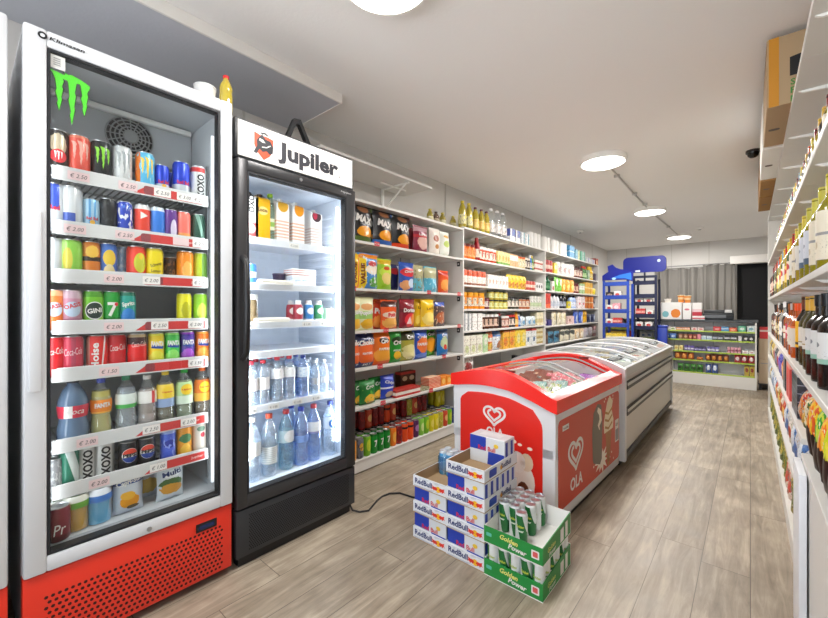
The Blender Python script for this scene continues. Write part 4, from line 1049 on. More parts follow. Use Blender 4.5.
v6_ = sb('olive_clear', '#b9b48a', [('band', 0, .5, '#5fb4c4'), ('noise', 6, .58, '#8a8a5a')], None, .14, .225, .07, 13)
v7_ = sb('teal', '#58b4d0', [('band', .55, 1, '#b8b890'), ('noise', 7, .58, '#a8dcec', 0, .55)], None, .19, .225, .075, 14)
v8_ = sb('redorange', '#e2521e', [('el', .5, .35, .38, .26, '#f3a04a', .9), ('band', .8, .95, '#b8281c')], [T_('Nuts', .15, .1, .026)], .16, .205, .07, 15)
p1_ = sb('palegreen', '#dfe0b4', [('el', .6, .2, .4, .16, '#e8b42a', .5), ('band', .35, .58, '#9cc86a'), ('el', .5, .72, .3, .1, '#e6a86a', .5)], [T_('Popcorn', .13, .13, .04, WHITE_INK, .12, .05)], .19, .245, .08, 16)
p2_ = sb('orange_red', '#d8401e', [('el', .5, .25, .42, .22, '#f0a04a', .9), ('noise', 5, .6, '#f07a2a')], [T_('Poms', .14, .13, .045, WHITE_INK, -.1, .05)], .2, .235, .08, 17)
p3_ = sb('orange_white', '#ea5a1c', [('el', .5, .22, .42, .2, '#f3b45a', .9), ('el', .5, .5, .42, .12, '#f4dcc8', .5), ('band', .78, 1, '#46201a')], [T_('Pom', .115, .09, .035, RED_INK, .08, .05)], .19, .225, .08, 18)
p4_ = sb('maroon_tri', '#8c1428', [('el', .55, .28, .34, .24, '#e0303a', .3), ('el', .7, .3, .14, .2, '#f0923a', .4), ('band', .55, .66, '#6a0f1e')], [T_('Doritos', .15, .13, .035, WHITE_INK, .0, .05), lambda mb, f: put_poly(mb, [(-.04, .035), (.03, .035), (-.005, .1)], C('#f0d0d0'), f)], .195, .24, .08, 19)
p5_ = sb('yellow_plain', '#f0bf12', [('el', .5, .25, .36, .2, '#f6d85a', .8)], [T_('Lay', .17, .07, .03, C('#5a3a10'))], .14, .245, .075, 20)
p6_ = sb('yellow_chips', '#f4c818', [('el', .5, .3, .42, .24, '#f8e07a', .9)], [T_("Lay's", .165, .1, .032, C('#a8701a'), .15)], .19, .245, .08, 21)
p7_ = sb('dark_nuts', '#5a4a4a', [('band', .82, 1, '#2350b4'), ('el', .5, .35, .4, .24, '#b8643a', 1.2), ('noise', 6, .6, '#d0b49a')], None, .16, .225, .07, 22)
c1_ = sb('navy_tri', '#232a5a', [('el', .5, .42, .42, .36, '#e8662a', .3), ('band', 0, .14, '#2a3268')], [T_('Chokki', .185, .15, .04, WHITE_INK, .05, .05), T_('NATUREL', .105, .1, .018), T_('SALT', .02, .08, .02)], .205, .245, .085, 23)
c2_ = sb('orange_cro', '#ee7416', [('el', .5, .3, .42, .24, '#f4a83a', .7), ('band', 0, .12, '#d85a12'), ('el', .5, .76, .25, .1, '#2a1a12')], [T_('Cro', .185, .08, .036, WHITE_INK, .1, .05), T_('PAPRIKA', .125, .11, .02)], .205, .25, .085, 24)
c3_ = sb('green_plain', '#1f8f2a', [('el', .55, .22, .26, .12, '#e8b42a', .5), ('el', .5, .68, .32, .1, '#133a14')], [T_('Cro', .165, .09, .04, WHITE_INK, .1, .05), T_('PICKLES', .1, .08, .015)], .17, .27, .08, 25)
c4_ = sb('olive_cro', '#a8a03a', [('el', .5, .28, .4, .22, '#e6dca0', .9), ('band', .7, 1, '#3a3a1c'), ('el', .5, .42, .4, .14, '#dcd490', .7)], [T_('Cro', .2, .08, .034, WHITE_INK, .1, .05)], .19, .245, .085, 26)
c5_ = sb('blue_orange', '#2352b4', [('el', .55, .5, .36, .3, '#ec7a3a', .6), ('side', 0, .1, '#e8e8ec'), ('el', .5, .14, .4, .08, '#6a8ae0')], [T_('Croky', .19, .13, .03), T_('PAPRIKA', .13, .12, .026)], .20, .245, .085, 27)
c6_ = sb('green_orange', '#46b02a', [('el', .45, .4, .36, .26, '#f2a01e', .7), ('el', .5, .8, .3, .08, '#20301c')], [T_('Croky', .2, .12, .034, WHITE_INK, .05, .05)], .18, .26, .08, 28)
c7_ = sb('blue_mix', '#2a78c0', [('el', .5, .5, .32, .26, '#b9c89a', .9), ('el', .5, .34, .14, .1, '#c83a2a', .3), ('band', .85, 1, '#1d3c6a')], [T_('Cro', .19, .08, .03)], .17, .235, .075, 29)
g1_ = sb('green_small', '#1f7a34', [('el', .55, .25, .32, .2, '#e8b83a', .8), ('noise', 6, .64, '#6ab04a')], [T_('Cro', .135, .08, .03, WHITE_INK, .15)], .165, .175, .07, 30)
g2_ = sb('blue_small', '#1f3fb8', [('el', .5, .2, .3, .14, '#b8a08a', .8), ('band', .45, .52, '#dfe4f4')], [T_('Chips', .13, .1, .03, WHITE_INK, -.2)], .155, .185, .07, 31)
def brow(n, z, items, dd=.055):
    r = Row('on %s shelf of snack shelves' % n, 'snack bags on %s shelf' % n, lambda a, d, zz: (SHX - d, a, z + zz), R90)
    for q in items:
        px, k, look = q[:3]; d = q[3] if len(q) > 3 else dd
        r.put(k, look, alongY(px, SHX - d), d, .0, turn=(q[4] if len(q) > 4 else 0.))
    r.done()
brow('second', Z1[1], [(361, m1, 'black and green MAX chips bag'), (374, m2, 'black MAX bag mostly hidden behind', .16), (382, m2, 'black and blue MAX chips bag'), (400.5, m3, 'black and red MAX chips bag'), (412, m4, 'dark red bag', .15),
   (420, m5, 'maroon and pink snack bag'), (434, m6, 'white bag with brown rounds'), (444, m7, 'white bag with green rounds')])
brow('third', Z1[2], [(354, v1_, 'narrow yellow VALUE bag'), (367.5, v2_, 'blue and yellow VALUE bag'), (384, v3_, 'lime green snack bag'), (393, v4_, 'navy and red bag', .14), (406, v5_, 'blue bag with red band'),
   (417.5, v6_, 'olive and teal bag'), (430, v7_, 'teal snack bag'), (443, v8_, 'red orange nut bag')])
brow('fourth', Z1[3], [(351, p1_, 'pale green bag at cooler edge'), (364, p1_, 'pale green popcorn bag', .06), (378, p2_, 'orange red snack bag', .13), (388.5, p3_, 'orange and white snack bag'), (406.5, p4_, 'maroon triangle chips bag'),
   (417.5, p5_, 'plain yellow bag', .10), (427, p6_, 'yellow potato chips bag'), (439, p7_, 'dark bag with blue top')])
brow('fifth', Z1[4], [(351, c1_, 'navy bag cut by the cooler', .07), (364, c1_, 'navy bag with orange triangle'), (381, c2_, 'orange chips bag'), (394, c3_, 'plain green chips bag'), (407, c4_, 'olive chips bag'), (419.5, c5_, 'blue bag with orange chips', .045),
   (429, c6_, 'green bag with orange chips', .12), (442, c7_, 'blue mixed snack bag')])
r = Row('on sixth shelf of snack shelves', 'sixth snack shelf', lambda a, d, z: (SHX - d, a, Z1[5] + z), R90)
for px, d in ((357, .09), (367, .05), (376, .11)): r.put(g1_, 'small green chips bag', alongY(px, SHX - d), d)
r.put(g2_, 'small blue chips bag', alongY(387, SHX - .07), .07)
kk = boxk(.11, .10, .06, pack('print_redwhite_tub', '#b8322a', [('band', .3, .7, '#e9e2da')], .4), name='food_tub'); kt = boxk(.11, .07, .15, pack('print_choc', '#4a2a1c', [('el', .5, .6, .3, .14, '#d8c0a0', .6), ('band', .85, 1, '#c8302a')], .4))
for px in (396, 404, 412): r.put(kk, 'red and white food tub', alongY(px, SHX - .06), .06)
for px in (402, 409): r.put(kt, 'brown chocolate box', alongY(px, SHX - .25), .25)
kl = boxk(.13, .12, .03, pack('print_olive_tray', '#8a8a6a', [('noise', 6, .55, '#c8c4a4')], .4), name='food_tray'); ko = boxk(.08, .1, .085, pack('print_orangebox', '#ec8a1e', [('el', .5, .5, .3, .3, '#f6c26a')], .4)); kr2 = boxk(.09, .10, .05, pack('print_redorange_box', '#d84a2a', [('bars', 4, .4, '#f0d0b0')], .4))
for px in (417, 423): r.put(kl, 'flat olive food tray', alongY(px, SHX - .08), .08)
for i, px in enumerate((428, 433.5)): r.put(kr2, 'low red striped box', alongY(px, SHX - .07), .07); r.put(kr2, 'low red striped box', alongY(px, SHX - .07), .07, .0505, tier=1)
for px in (439.5, 445): r.put(ko, 'small orange box', alongY(px, SHX - .08), .08)
r.done()
# bottles on the very top of the snack shelves
r = Row('on top board of snack shelves', 'bottles on the top board', lambda a, d, z: (SHX - d, a, Z1[0] + z), R90)
oilS = bottle('oil', .035, .17, clear('yellow_oil2', '#cfc04a', .12, .05, .5), C('#c9b83a'), (.3, .55, C('#d8d0a8')), n=12, join=True)
vin = bottle('oil', .035, .16, clear('brown_oil', '#7a5a3a', .12, .05, .5), C('#3a2a2a'), (.3, .55, C('#b8a888')), n=12, join=True)
for px, k, l in ((430, oilS, 'small yellow oil bottle'), (436, vin, 'small brown bottle with dark cap'), (442.5, oilS, 'small yellow oil bottle'), (453, oilS, 'small yellow oil bottle')): r.put(k, l, alongY(px, SHX - .2), .2)
r.done()
# ---- cans on the base: columns of one kind, several rows deep, with a second tier behind
CB = lambda n, c, L=(), t=None: can(.0325, .148, pack('basecan_' + n, c, list(L), .3, .15), t, n=14)
bc = {'orange': CB('orange', '#ef7a1c', [('el', .5, .5, .3, .3, '#f6b04a')]), 'amber': CB('amber', '#e89a1e', [('noise', 5, .58, '#f2c45a')]), 'grey': CB('grey', '#6a6f7c', [('el', .5, .6, .3, .2, '#d8a83a'), ('noise', 5, .6, '#3a3f52')]),
 'lime': CB('lime', '#7ab82a', [('el', .5, .55, .3, .3, '#c8d83a')]), 'green': CB('green', '#178a2c', [('band', .9, 1, '#0d6a1e')], [T_('7', .075, .03, .05, WHITE_INK)]), 'darkred': CB('darkred', '#7a1a1c', [('noise', 5, .6, '#b8302a')]),
 'fire': CB('fire', '#e8501c', [('band', .72, .84, '#1a1412')], [T_('VIT', .118, .03, .016)]), 'purple': CB('purple', '#5a2a5c', [('el', .5, .55, .34, .2, '#b07ab8')]), 'paleg': CB('paleg', '#8ccf4a', [('el', .5, .5, .3, .25, '#d4ec9a')]),
 'yellow': CB('yellow', '#d8c81c', [('el', .5, .5, .3, .25, '#eee06a')]), 'redor': CB('redor', '#cf4a2c', [('el', .5, .55, .32, .2, '#f0c07a')]), 'navy': CB('navy', '#1c2f7c', [], [disc(0, .08, .022, .022, WHITE_INK), lambda mb, f: put_poly(mb, ell(0, .081, .02, .018, 10, .2, PI - .2), RED_INK, wrap(.0325, .0012))]),
 'black': CB('black', '#1c1a1c', [('noise', 6, .62, '#5a4a4a')]), 'olive': CB('olive', '#b0a83a', [('noise', 6, .6, '#d8d07a')])}
nm = {'orange': 'orange can', 'amber': 'amber can', 'grey': 'grey navy can', 'lime': 'lime green can', 'green': 'dark green can', 'darkred': 'dark red can', 'fire': 'fiery orange can', 'purple': 'purple can', 'paleg': 'pale green can', 'yellow': 'yellow can', 'redor': 'red orange can', 'navy': 'navy blue can', 'black': 'black can', 'olive': 'olive can'}
r = Row('on base of snack shelves', 'cans on the base of the snack shelves', lambda a, d, z: (SHX - .04 - d, a, .10 + z), R90)
front = ['orange', 'amber', 'grey', 'lime', 'green', 'green', 'green', 'orange', 'darkred', 'fire', 'fire', 'purple', 'paleg', 'lime', 'yellow', 'yellow', 'olive', 'redor', 'lime', 'navy']
y = 1.78; step = .0705
for i, c in enumerate(front):
    yy = y + i * step
    back = 'black' if i < 10 else ('darkred' if i < 13 else 'olive' if i < 17 else 'black' if i < 19 else 'navy')
    seq = [c, c, back, back]
    for k, cc in enumerate(seq): r.put(bc[cc], nm[cc], yy, k * .069, rank=k)
    tier = {4: 'darkred', 5: 'redor', 6: 'darkred', 7: 'darkred', 8: 'fire', 9: 'redor', 11: 'darkred', 12: 'olive', 13: 'redor', 14: 'darkred', 15: 'darkred', 18: 'yellow', 19: 'yellow'}.get(i)
    if tier:
        for k in (2, 3): r.put(bc[tier], 'stacked ' + nm[tier], yy, k * .069, .1485, rank=k - 2)
r.done()

# ---- groceries of the two farther units
_pk = [0]
def PK(c, *L, rough=.4):
    _pk[0] += 1
    q = [int(c[i:i + 2], 16) for i in (1, 3, 5)]; lum = sum(q) / 3
    dk = '#%02x%02x%02x' % tuple(int(v * .52) for v in q); lt = '#%02x%02x%02x' % tuple(int(v + (236 - v) * .6) if v < 236 else 236 for v in q)
    if lum > 200: q2 = [('noise', 11., .60, '#8f8a84'), ('noise', 17., .63, ['#a8483a', '#4a6a94', '#5a7a4a', '#b08a3a'][_pk[0] % 4])]
    else: q2 = [('noise', 9., .61, dk), ('noise', 14., .63, lt)]
    return pack('grocery_print_%d' % _pk[0], c, list(L) + q2, rough)
el = lambda c, x=.5, z=.5, rx=.3, rz=.22, g=.5: ('el', x, z, rx, rz, c, g)
bd = lambda a, b_, c: ('band', a, b_, c)
def gj(c, lid, lab, r=.038, h=.11): return jar(r, h, mat('jar_fill_' + c[1:], c, .2), C(lid), (.18, .68, PK(lab, el(c, .5, .5, .24, .24))) if lab else None)
def gx(c, *L, w=.09, h=.15, d=.10): return boxk(w, d, h, PK(c, *L))
def gc(c, *L, r=.037, h=.11): return can(r, h, PK(c, *L), None, n=12, join=True, name='food_can')
def gb(c, *L, w=.13, h=.17, t=.06, s=3): return bag1(w, h, t, PK(c, *L), seed=s)
def gt(c, cap, lab, sh='sauce', r=.033, h=.2, glass=None): return bottle(sh, r, h, glass or mat('bottle_fill_' + c[1:], c, .2), C(cap), (.15, .5, PK(lab, el(c, .5, .5, .2, .2))) if lab else None, n=12, join=True, name='sauce_bottle')
GAPS = {}
for zs_ in (Z2, Z3):
    for i_, z_ in enumerate(zs_): GAPS[z_] = 9. if i_ == 0 else zs_[i_ - 1] - .035 - z_
def fill(n, unit, z, y0, y1, items):
    """(kind, look, count[, depth, tiers]) set side by side from y0, slack spread between"""
    r = Row('on %s shelf of %s' % (n, unit), '%s shelf of the %s' % (n, unit), lambda a, d, zz: (SHX - d, a, z + zz), R90)
    tot = sum(q[0].w * q[2] for q in items); cnt = sum(q[2] for q in items)
    gap = max(.002, (y1 - y0 - tot) / cnt); y = y0
    rnd = random.Random(int(z * 100))
    for q in items:
        k, look, c = q[:3]; tiers = q[3] if len(q) > 3 else 1
        for i in range(c):
            d = .02 + k.d / 2 + rnd.uniform(0, .012)
            g_ = GAPS.get(z, 9.); sc = 1. if g_ > 1 else min(1.24, g_ / (k.h * tiers))
            for tt in range(tiers): r.put(k, look, y + k.w / 2, d, tt * (k.h * sc + .0004), tier=tt).scale = (1, 1, sc)
            y += k.w + gap
    if y > y1 + .02: print('ROW OVER', unit, n, round(y - y1, 3))
    r.done()
A, Bn = 'middle wall shelves', 'farthest wall shelves'
y0, y1 = 3.29, 5.27
oilb = clear('oil_yellow', '#d9c93a', .12, .04, .5)
fill('top', A, Z2[0], y0, y1, [(gt('#d9c93a', '#d8c22a', '#e6dfa0', 'oil', .042, .28, oilb), 'tall yellow oil bottle', 2), (gt('#d9a92a', '#5a2030', '#e6c060', 'oil', .040, .26, oilb), 'yellow oil bottle with dark cap', 3),
   (gt('#cfd3d6', '#e4e4e4', '#e2dede', 'oil', .05, .32, PET), 'tall clear vinegar bottle', 3), (gx('#e9edf2', bd(.4, 1, '#3a5fb0'), ('side', 0, .3, '#e8e8e8'), w=.12, h=.15), 'blue and white box', 2), (gx('#eceeee', ('side', .5, .8, '#4a94a8'), w=.10, h=.15), 'white box with teal stripe', 2),
   (rolls(3, 1, .06, .20, C('#efeeec', .8)), 'white paper roll pack', 1)])
fill('second', A, Z2[1], y0, y1, [(gj('#e8701e', '#6a1a1c', '#f0a05a', .042, .13), 'orange jar with dark lid', 3), (gt('#8c1c22', '#8a1a1c', '#e4d8c8', 'sauce', .036, .20), 'tall dark red bottle', 1), (gj('#b8401e', '#e8e4dc', '#e6e6d4', .036, .13), 'white labelled jar with red base', 5),
   (gx('#ecd98a', el('#e8a43a'), bd(0, .2, '#6aa83a'), w=.075, h=.125), 'yellow and green box', 4), (gx('#f0b07a', bd(.5, .9, '#f3ece0'), w=.07, h=.125), 'orange and white box', 3), (gj('#e2d2a4', '#d86a2a', '#efe6cc', .034, .12), 'cream jar with orange lid', 3), (gj('#3a2a22', '#e4dccc', '#e8e0d0', .036, .12), 'dark jar with pale lid', 2),
   (gt('#3f7cc0', '#e8e8e8', '#dfe8f0', 'sauce', .03, .16), 'blue bottle', 1), (gt('#4a8c34', '#e0c02a', '#dcd89a', 'sauce', .03, .16), 'green bottle', 1), (gx('#e6e0d8', bd(.3, .6, '#b8402a'), w=.09, h=.06), 'low red-striped box', 3, 2)])
fill('third', A, Z2[2], y0, y1, [(gc('#d8501e', bd(.15, .6, '#f0ece4'), bd(0, .15, '#8a4a2a'), r=.045, h=.13), 'orange and white tin', 5), (gx('#f0ece6', el('#d8a48a', .5, .45, .2, .2), w=.075, h=.11), 'small white box', 6), (gb('#f0cf3a', el('#d88a3a', .5, .3, .4, .2), w=.10, h=.14), 'yellow pouch', 5), (gc('#c8402e', bd(.3, .6, '#f0d8c8'), r=.04, h=.10), 'red tin', 3), (gx('#efeeec', el('#2a2a2c', .5, .55, .3, .2), w=.075, h=.09), 'small white and black box', 3)])
fill('fourth', A, Z2[3], y0, y1, [(gj('#e08a1a', '#e8a41e', '#f0e6d0', .045, .14), 'orange honey jar', 4), (gj('#6a1a2a', '#5a1a2a', '#e8d8d4', .036, .10), 'maroon jam jar', 1), (gj('#b8a83a', '#2a2a22', '#d8dc9a', .04, .095), 'yellow green jar', 4, 2), (gj('#3a3a2a', '#2a2624', '#ece4d8', .038, .12), 'dark jar with white label', 3), (gj('#a8603a', '#2c2420', '#e8d0b8', .038, .12), 'brown jar', 3),
   (gc('#e8e6e0', bd(.2, .5, '#c8d8b0'), r=.034, h=.14), 'pale green can', 4)])
fill('fifth', A, Z2[4], y0, y1, [(gx('#9aa0a4', ('side', .4, 1, '#e6e6e4'), w=.07, h=.15), 'grey and white box', 2), (gx('#f0efeb', w=.09, h=.14), 'plain white box', 2), (gj('#4a2a1c', '#efeeea', '#d8b8a4', .042, .13), 'dark spread jar with white lid', 4), (gt('#241c1c', '#b8201e', None, 'sauce', .034, .14), 'black bottle with red cap', 1), (gj('#9a5a4a', '#f0eee8', '#f0d0c4', .038, .11), 'pink and brown jar', 2), (gj('#2a1a16', '#c8302a', '#ecdcd0', .038, .12), 'dark jar with red lid', 2),
   (gt('#e08a1e', '#e0b02a', '#f0d08a', 'sauce', .03, .15), 'orange sauce bottle', 1), (gt('#2f66b8', '#e8e8e8', '#a8c4e4', 'sauce', .03, .13), 'blue bottle', 1), (gb('#dce8f0', el('#6fa8d0', .5, .4), w=.14, h=.10), 'white and blue pouch', 3), (gx('#ece4c4', bd(.2, .5, '#d8c890'), w=.09, h=.14), 'cream box', 2)])
fill('sixth', A, Z2[5], y0, y1, [(gx('#efeede', el('#cfd8a0', .5, .3, .3, .2), w=.115, h=.16), 'cream box with green mark', 3), (gx('#b8d8a4', el('#e8e8d8', .5, .6), w=.10, h=.16), 'pale green box', 1), (gb('#e0703a', el('#f0c04a', .5, .25, .4, .2), bd(.5, .7, '#f2ece4'), w=.13, h=.19), 'orange cereal bag', 1), (gb('#e4eaf2', bd(.72, 1, '#3f78c0'), el('#c07a4a', .6, .3, .32, .2, .8), w=.19, h=.25, t=.09), 'large blue and white cereal bag', 1),
   (gx('#f0b43a', el('#e07a2a', .4, .4, .3, .25, .8), bd(.9, 1, '#e8742a'), w=.14, h=.20), 'yellow and orange cereal box', 2), (gx('#f4d23a', el('#f0e4a0', .6, .5, .3, .3, .8), w=.14, h=.20), 'bright yellow cereal box', 2), (gx('#eef0f0', bd(.86, 1, '#c8302e'), el('#3f6a9a', .5, .35, .2, .15, .6), w=.15, h=.20), 'white cereal box with red top', 2), (gx('#e4dcb8', ('bars', 3, .4, '#b8a05a'), w=.10, h=.17), 'cream and tan box', 2)])
fill('seventh', A, Z2[6], y0, y0 + 1.35, [(gb('#f0ece8', el('#8a2a2c', .4, .55, .24, .28, .3), el('#d8a02a', .75, .3, .16, .2, .5), w=.24, h=.2, t=.08), 'white bag with dark cherries', 1), (gx('#7a1f22', el('#c83a2a', .5, .5), w=.16, h=.05), 'low dark red box', 2), (gx('#2c2c30', ('bars', 3, .4, '#4a4a4e'), w=.18, h=.05, d=.16), 'flat black tray', 2), (gx('#26282a', w=.06, h=.12), 'black box', 1)])
y0, y1 = 5.33, 7.75
fill('top', Bn, Z3[0], y0, y1, [(rolls(2, 1, .062, .20, C('#ebeae6', .8)), 'white paper roll pack', 3), (gx('#5aa8dc', ('bars', 2, .1, '#dfeef6'), w=.22, h=.2, d=.2), 'blue tissue pack', 1), (gx('#8ac4d8', ('side', .5, 1, '#d8e0a0'), w=.20, h=.17), 'blue and yellow tissue pack', 1), (gx('#6fc0a4', ('side', .4, .6, '#dfece6'), w=.20, h=.17), 'green tissue pack', 1), (gx('#e6e8ee', ('side', .3, .7, '#b8b4d8'), w=.2, h=.09), 'low white and lilac pack', 2)])
fill('second', Bn, Z3[1], y0, y1, [(gc('#b8302a', bd(.3, .6, '#e8d0c0'), r=.045, h=.15), 'red tin', 3), (gx('#ecd03a', el('#f4ecd8', .5, .6), w=.12, h=.13), 'yellow box', 1), (gb('#eceae6', el('#c8a4a4', .5, .4, .3, .2, .8), w=.17, h=.16), 'white flour bag', 3), (gb('#f0f0ee', bd(.6, .9, '#d8d8dc'), w=.17, h=.17), 'plain white bag', 1), (gj('#5a2a24', '#3a1c1a', '#e0c8b8', .05, .15), 'dark jar', 3), (gt('#3a7a3a', '#d83a2a', '#b8d89a', 'sauce', .04, .18), 'green bottle with red cap', 2), (gx('#8fb08a', el('#e4ecd8'), w=.1, h=.14), 'sage green box', 1), (gt('#e6b81e', '#e8c82a', '#f4e6a0', 'sauce', .05, .2), 'yellow bottle', 2), (gx('#4a3a5a', w=.09, h=.11), 'dark purple box', 1)])
fill('third', Bn, Z3[2], y0, y1, [(gt('#1c5a3a', '#143a28', '#4a8a5a', 'sauce', .055, .18), 'dark green bottle', 2), (gx('#ece4e0', el('#b83a3a', .5, .3), w=.10, h=.12), 'white and red box', 1), (gb('#7ac84a', el('#e8f0d8', .5, .6), w=.14, h=.18), 'green and white bag', 2), (gb('#f0a02a', el('#f6e08a', .5, .4, .36, .25, .8), w=.15, h=.17), 'orange bag', 3), (gj('#6a1f1c', '#4a1a1a', '#c8a08a', .05, .14), 'dark red jar', 2), (gx('#a8c48a', bd(.4, .8, '#efece0'), w=.11, h=.14), 'green and cream box', 2), (gx('#ecb43a', ('bars', 2, .2, '#f6dc9a'), w=.13, h=.17), 'golden yellow box', 3), (gb('#ecd82e', w=.15, h=.10), 'low yellow bag', 1)])
fill('fourth', Bn, Z3[3], y0, y1, [(gx('#c83a2a', bd(0, .3, '#e86a3a'), w=.2, h=.18), 'large red box', 1), (gt('#d8d8dc', '#3a3a40', '#b8c0cc', 'sauce', .045, .19), 'white bottle with dark cap', 3), (gt('#24242a', '#1a1a1c', '#9aa0b0', 'sauce', .045, .19), 'black bottle', 2), (gx('#d8c81e', el('#4a6ab0', .4, .5, .2, .2), w=.14, h=.09), 'low yellow box', 1), (gt('#9ab0d8', '#1c1c22', '#dfe4ee', 'sauce', .05, .19), 'pale blue bottle', 2), (gx('#eedfe0', el('#d86a7a', .5, .4, .3, .1), w=.16, h=.16), 'white and pink box', 2), (gx('#ee8420', bd(.45, .55, '#f6d8b0'), el('#f4b45a', .5, .75, .2, .1), w=.115, h=.19), 'bright orange carton', 3), (gt('#2c3a5a', '#20242c', '#d8dce4', 'sauce', .045, .15), 'navy bottle', 1)])
fill('fifth', Bn, Z3[4], y0, y1, [(gt('#6a5a8a', '#4a3a6a', '#c8b4c8', 'sauce', .05, .19), 'purple bottle', 1), (gx('#3a3478', w=.13, h=.07), 'low navy box', 1), (gb('#e8e2cc', el('#cfc49a', .5, .6), w=.17, h=.16), 'cream bag', 3), (gx('#e4c8c4', el('#8a4a3a', .3, .5, .12, .2), w=.28, h=.10), 'wide pink box', 1), (gb('#3f62c0', el('#c8d4ee', .6, .4, .34, .3, .9), w=.2, h=.18), 'blue bag', 2), (gb('#eeb41e', bd(.5, .7, '#c88a12'), w=.18, h=.19), 'golden bag', 1), (gb('#2a3566', el('#b8c4dc', .6, .5, .3, .3, .9), w=.2, h=.12), 'low navy bag', 2)])
fill('sixth', Bn, Z3[5], y0, y1, [(gx('#5a4232', bd(.5, .8, '#8a6a3a'), w=.13, h=.13), 'brown box', 1), (gb('#3f7c9c', el('#1c2030', .5, .6, .4, .2, .9), w=.2, h=.14), 'teal and black bag', 2), (gb('#e4dcc4', el('#3a3a3c', .4, .7, .4, .2, .9), w=.19, h=.15), 'cream and black bag', 3), (gb('#d8bc94', el('#efe6d4', .5, .4, .36, .3, .9), w=.2, h=.14), 'tan bag', 2), (gb('#cfcbd4', el('#e8e4ec', .5, .4), w=.2, h=.14), 'pale lilac bag', 2), (gx('#b88a8a', bd(.3, .6, '#e8d8d4'), w=.12, h=.15), 'dusty pink box', 1)])
fill('seventh', Bn, Z3[6], y0, y1, [(gx('#e8e2d8', el('#c8a090'), w=.2, h=.09), 'low cream box', 4), (gx('#1e1e22', ('bars', 3, .3, '#38383e'), w=.24, h=.05, d=.2), 'flat black tray', 5)])
# a box standing on the corner of the farthest unit
o = put(boxk(.16, .14, .16, pack('print_red_photo', '#b8402a', [('el', .5, .45, .3, .3, '#e8b88a', .8), ('side', 0, .25, '#5a1c18')], .4)), (-2.28, 7.90, 2.0), R90)
SHELF_END = o
tag(o, 'red box on a bracket at the end of the farthest wall shelves', 'box')
t = thing('wall_bracket', 'small white bracket carrying the red box past the farthest shelves', 'bracket', (-2.32, 7.90, 1.98), R90)
b = MB(); b.box(-.10, .10, -.12, .17, 0, .02, LAM); obj('plate', b, t); b = MB(); b.box(-.01, .01, .03, .17, -.12, 0, BRK); obj('arm', b, t)
# ------------------------------------------------------------------ red ice cream chest freezer
OW, OL = .68, 1.165; ORZ = -.035
def arch(x):   # height of the curved lid across the width, x in -1..1
    P = [(-1, .785), (-.6, .822), (-.2, .842), (.1, .842), (.45, .800), (.75, .757), (1, .712)]
    for (a, za), (b_, zb) in zip(P, P[1:]):
        if a <= x <= b_:
            u = (x - a) / (b_ - a); return za + (zb - za) * u
    return P[-1][1]
def archp(x): return sum(arch(max(-1, min(1, x + d))) for d in (-.15, -.08, 0, .08, .15)) / 5
OLC = Vector((-.767, 2.03, 0)) + Matrix.Rotation(ORZ, 3, 'Z') @ Vector((-OW/2, OL/2, 0))
fz = thing('chest_freezer', 'red and white chest freezer with curved sliding glass lids and OLA lettering', 'freezer', OLC, ORZ)
FRED = mat('red_freezer_print', '#e0281c', .35); FORG = mat('orange_red_freezer_side', '#c8391a', .35); FW = mat('white_freezer_enamel', '#dcdddf', .3); LIDR = mat('red_lid_plastic', '#ee2a22', .25)
N = 24; xs = [-1 + 2 * i / N for i in range(N + 1)]
b = MB()
ow, ol = OW / 2 - .008, OL / 2 - .008
b.box(-ow, ow, -ol, ol, .05, .46, FW, .012); 
for (xa, xb, ya, yb) in ((-ow, ow, -ol, -ol + .06), (-ow, ow, ol - .06, ol)):
    b.prism([(-ow, .40)] + [(ow, .40)] + [(x * ow, archp(x) - .05) for x in reversed(xs)], ya, yb, FW, 'y')
b.box(ow - .06, ow, -ol + .06, ol - .06, .40, archp(1) - .05, FW); b.box(-ow, -ow + .06, -ol + .06, ol - .06, .40, archp(-1) - .05, FW)
obj('body', b, fz)
b = MB(); b.box(-ow + .03, ow - .03, -ol + .03, ol - .03, 0.0, .05, BLK); obj('plinth', b, fz)
b = MB(); b.box(-ow + .06, ow - .06, -ol + .06, ol - .06, .46, .545, mat('freezer_inner', '#e8ecee', .4)); obj('inner_floor', b, fz)
# printed panels
def lip(x): return archp(x) - (.072 + .030 * max(0, 1 - abs(x)))
b = MB(); y = -ol - .003
top = [(x * .25 + -.008, lip((x * .25 - .008) / ow) - .045) for x in [1 - 2 * i / 14 for i in range(15)]]
poly = [(-.278, .09), (.262, .09), (.262, .545)] + [(.257, .575), (.247, .595)] + top[1:-1] + [(-.268, .655), (-.278, .635)]
put_poly(b, poly, FRED, lambda a, c: (a, y, c)); b.prism(poly, y + .0002, -ol, FRED, 'y'); obj('end_panel', b, fz, label='red end panel with white heart logo')
def heart(b, cx, cz, s, m, f):
    """heart drawn as nested line loops"""
    for k, (sc, wd) in enumerate(((1.0, .11), (.58, .10))):
        pts = []
        for i in range(41):
            t_ = .18 + (2 * PI - .18 - (0 if k == 0 else .9)) * i / 40
            hx = 16 * math.sin(t_) ** 3 / 14.5; hz = (13 * math.cos(t_) - 5 * math.cos(2 * t_) - 2 * math.cos(3 * t_) - math.cos(4 * t_)) / 17
            pts.append((cx + hx * s * sc, cz + hz * s * sc + (0 if k == 0 else .02 * s)))
        o = stroke(pts, s * wd * 2)
        n = len(pts)
        for i in range(n - 1):
            q = [o[i], o[i + 1], o[2 * n - 2 - i], o[2 * n - 1 - i]]
            b.add([f(*p) for p in q], [(0, 1, 2, 3)], m)
def two_sided(b, f0):
    return f0
b = MB(); f = lambda a, c: (a, y - .001, c); f2 = lambda a, c: (a, y - .0016, c)
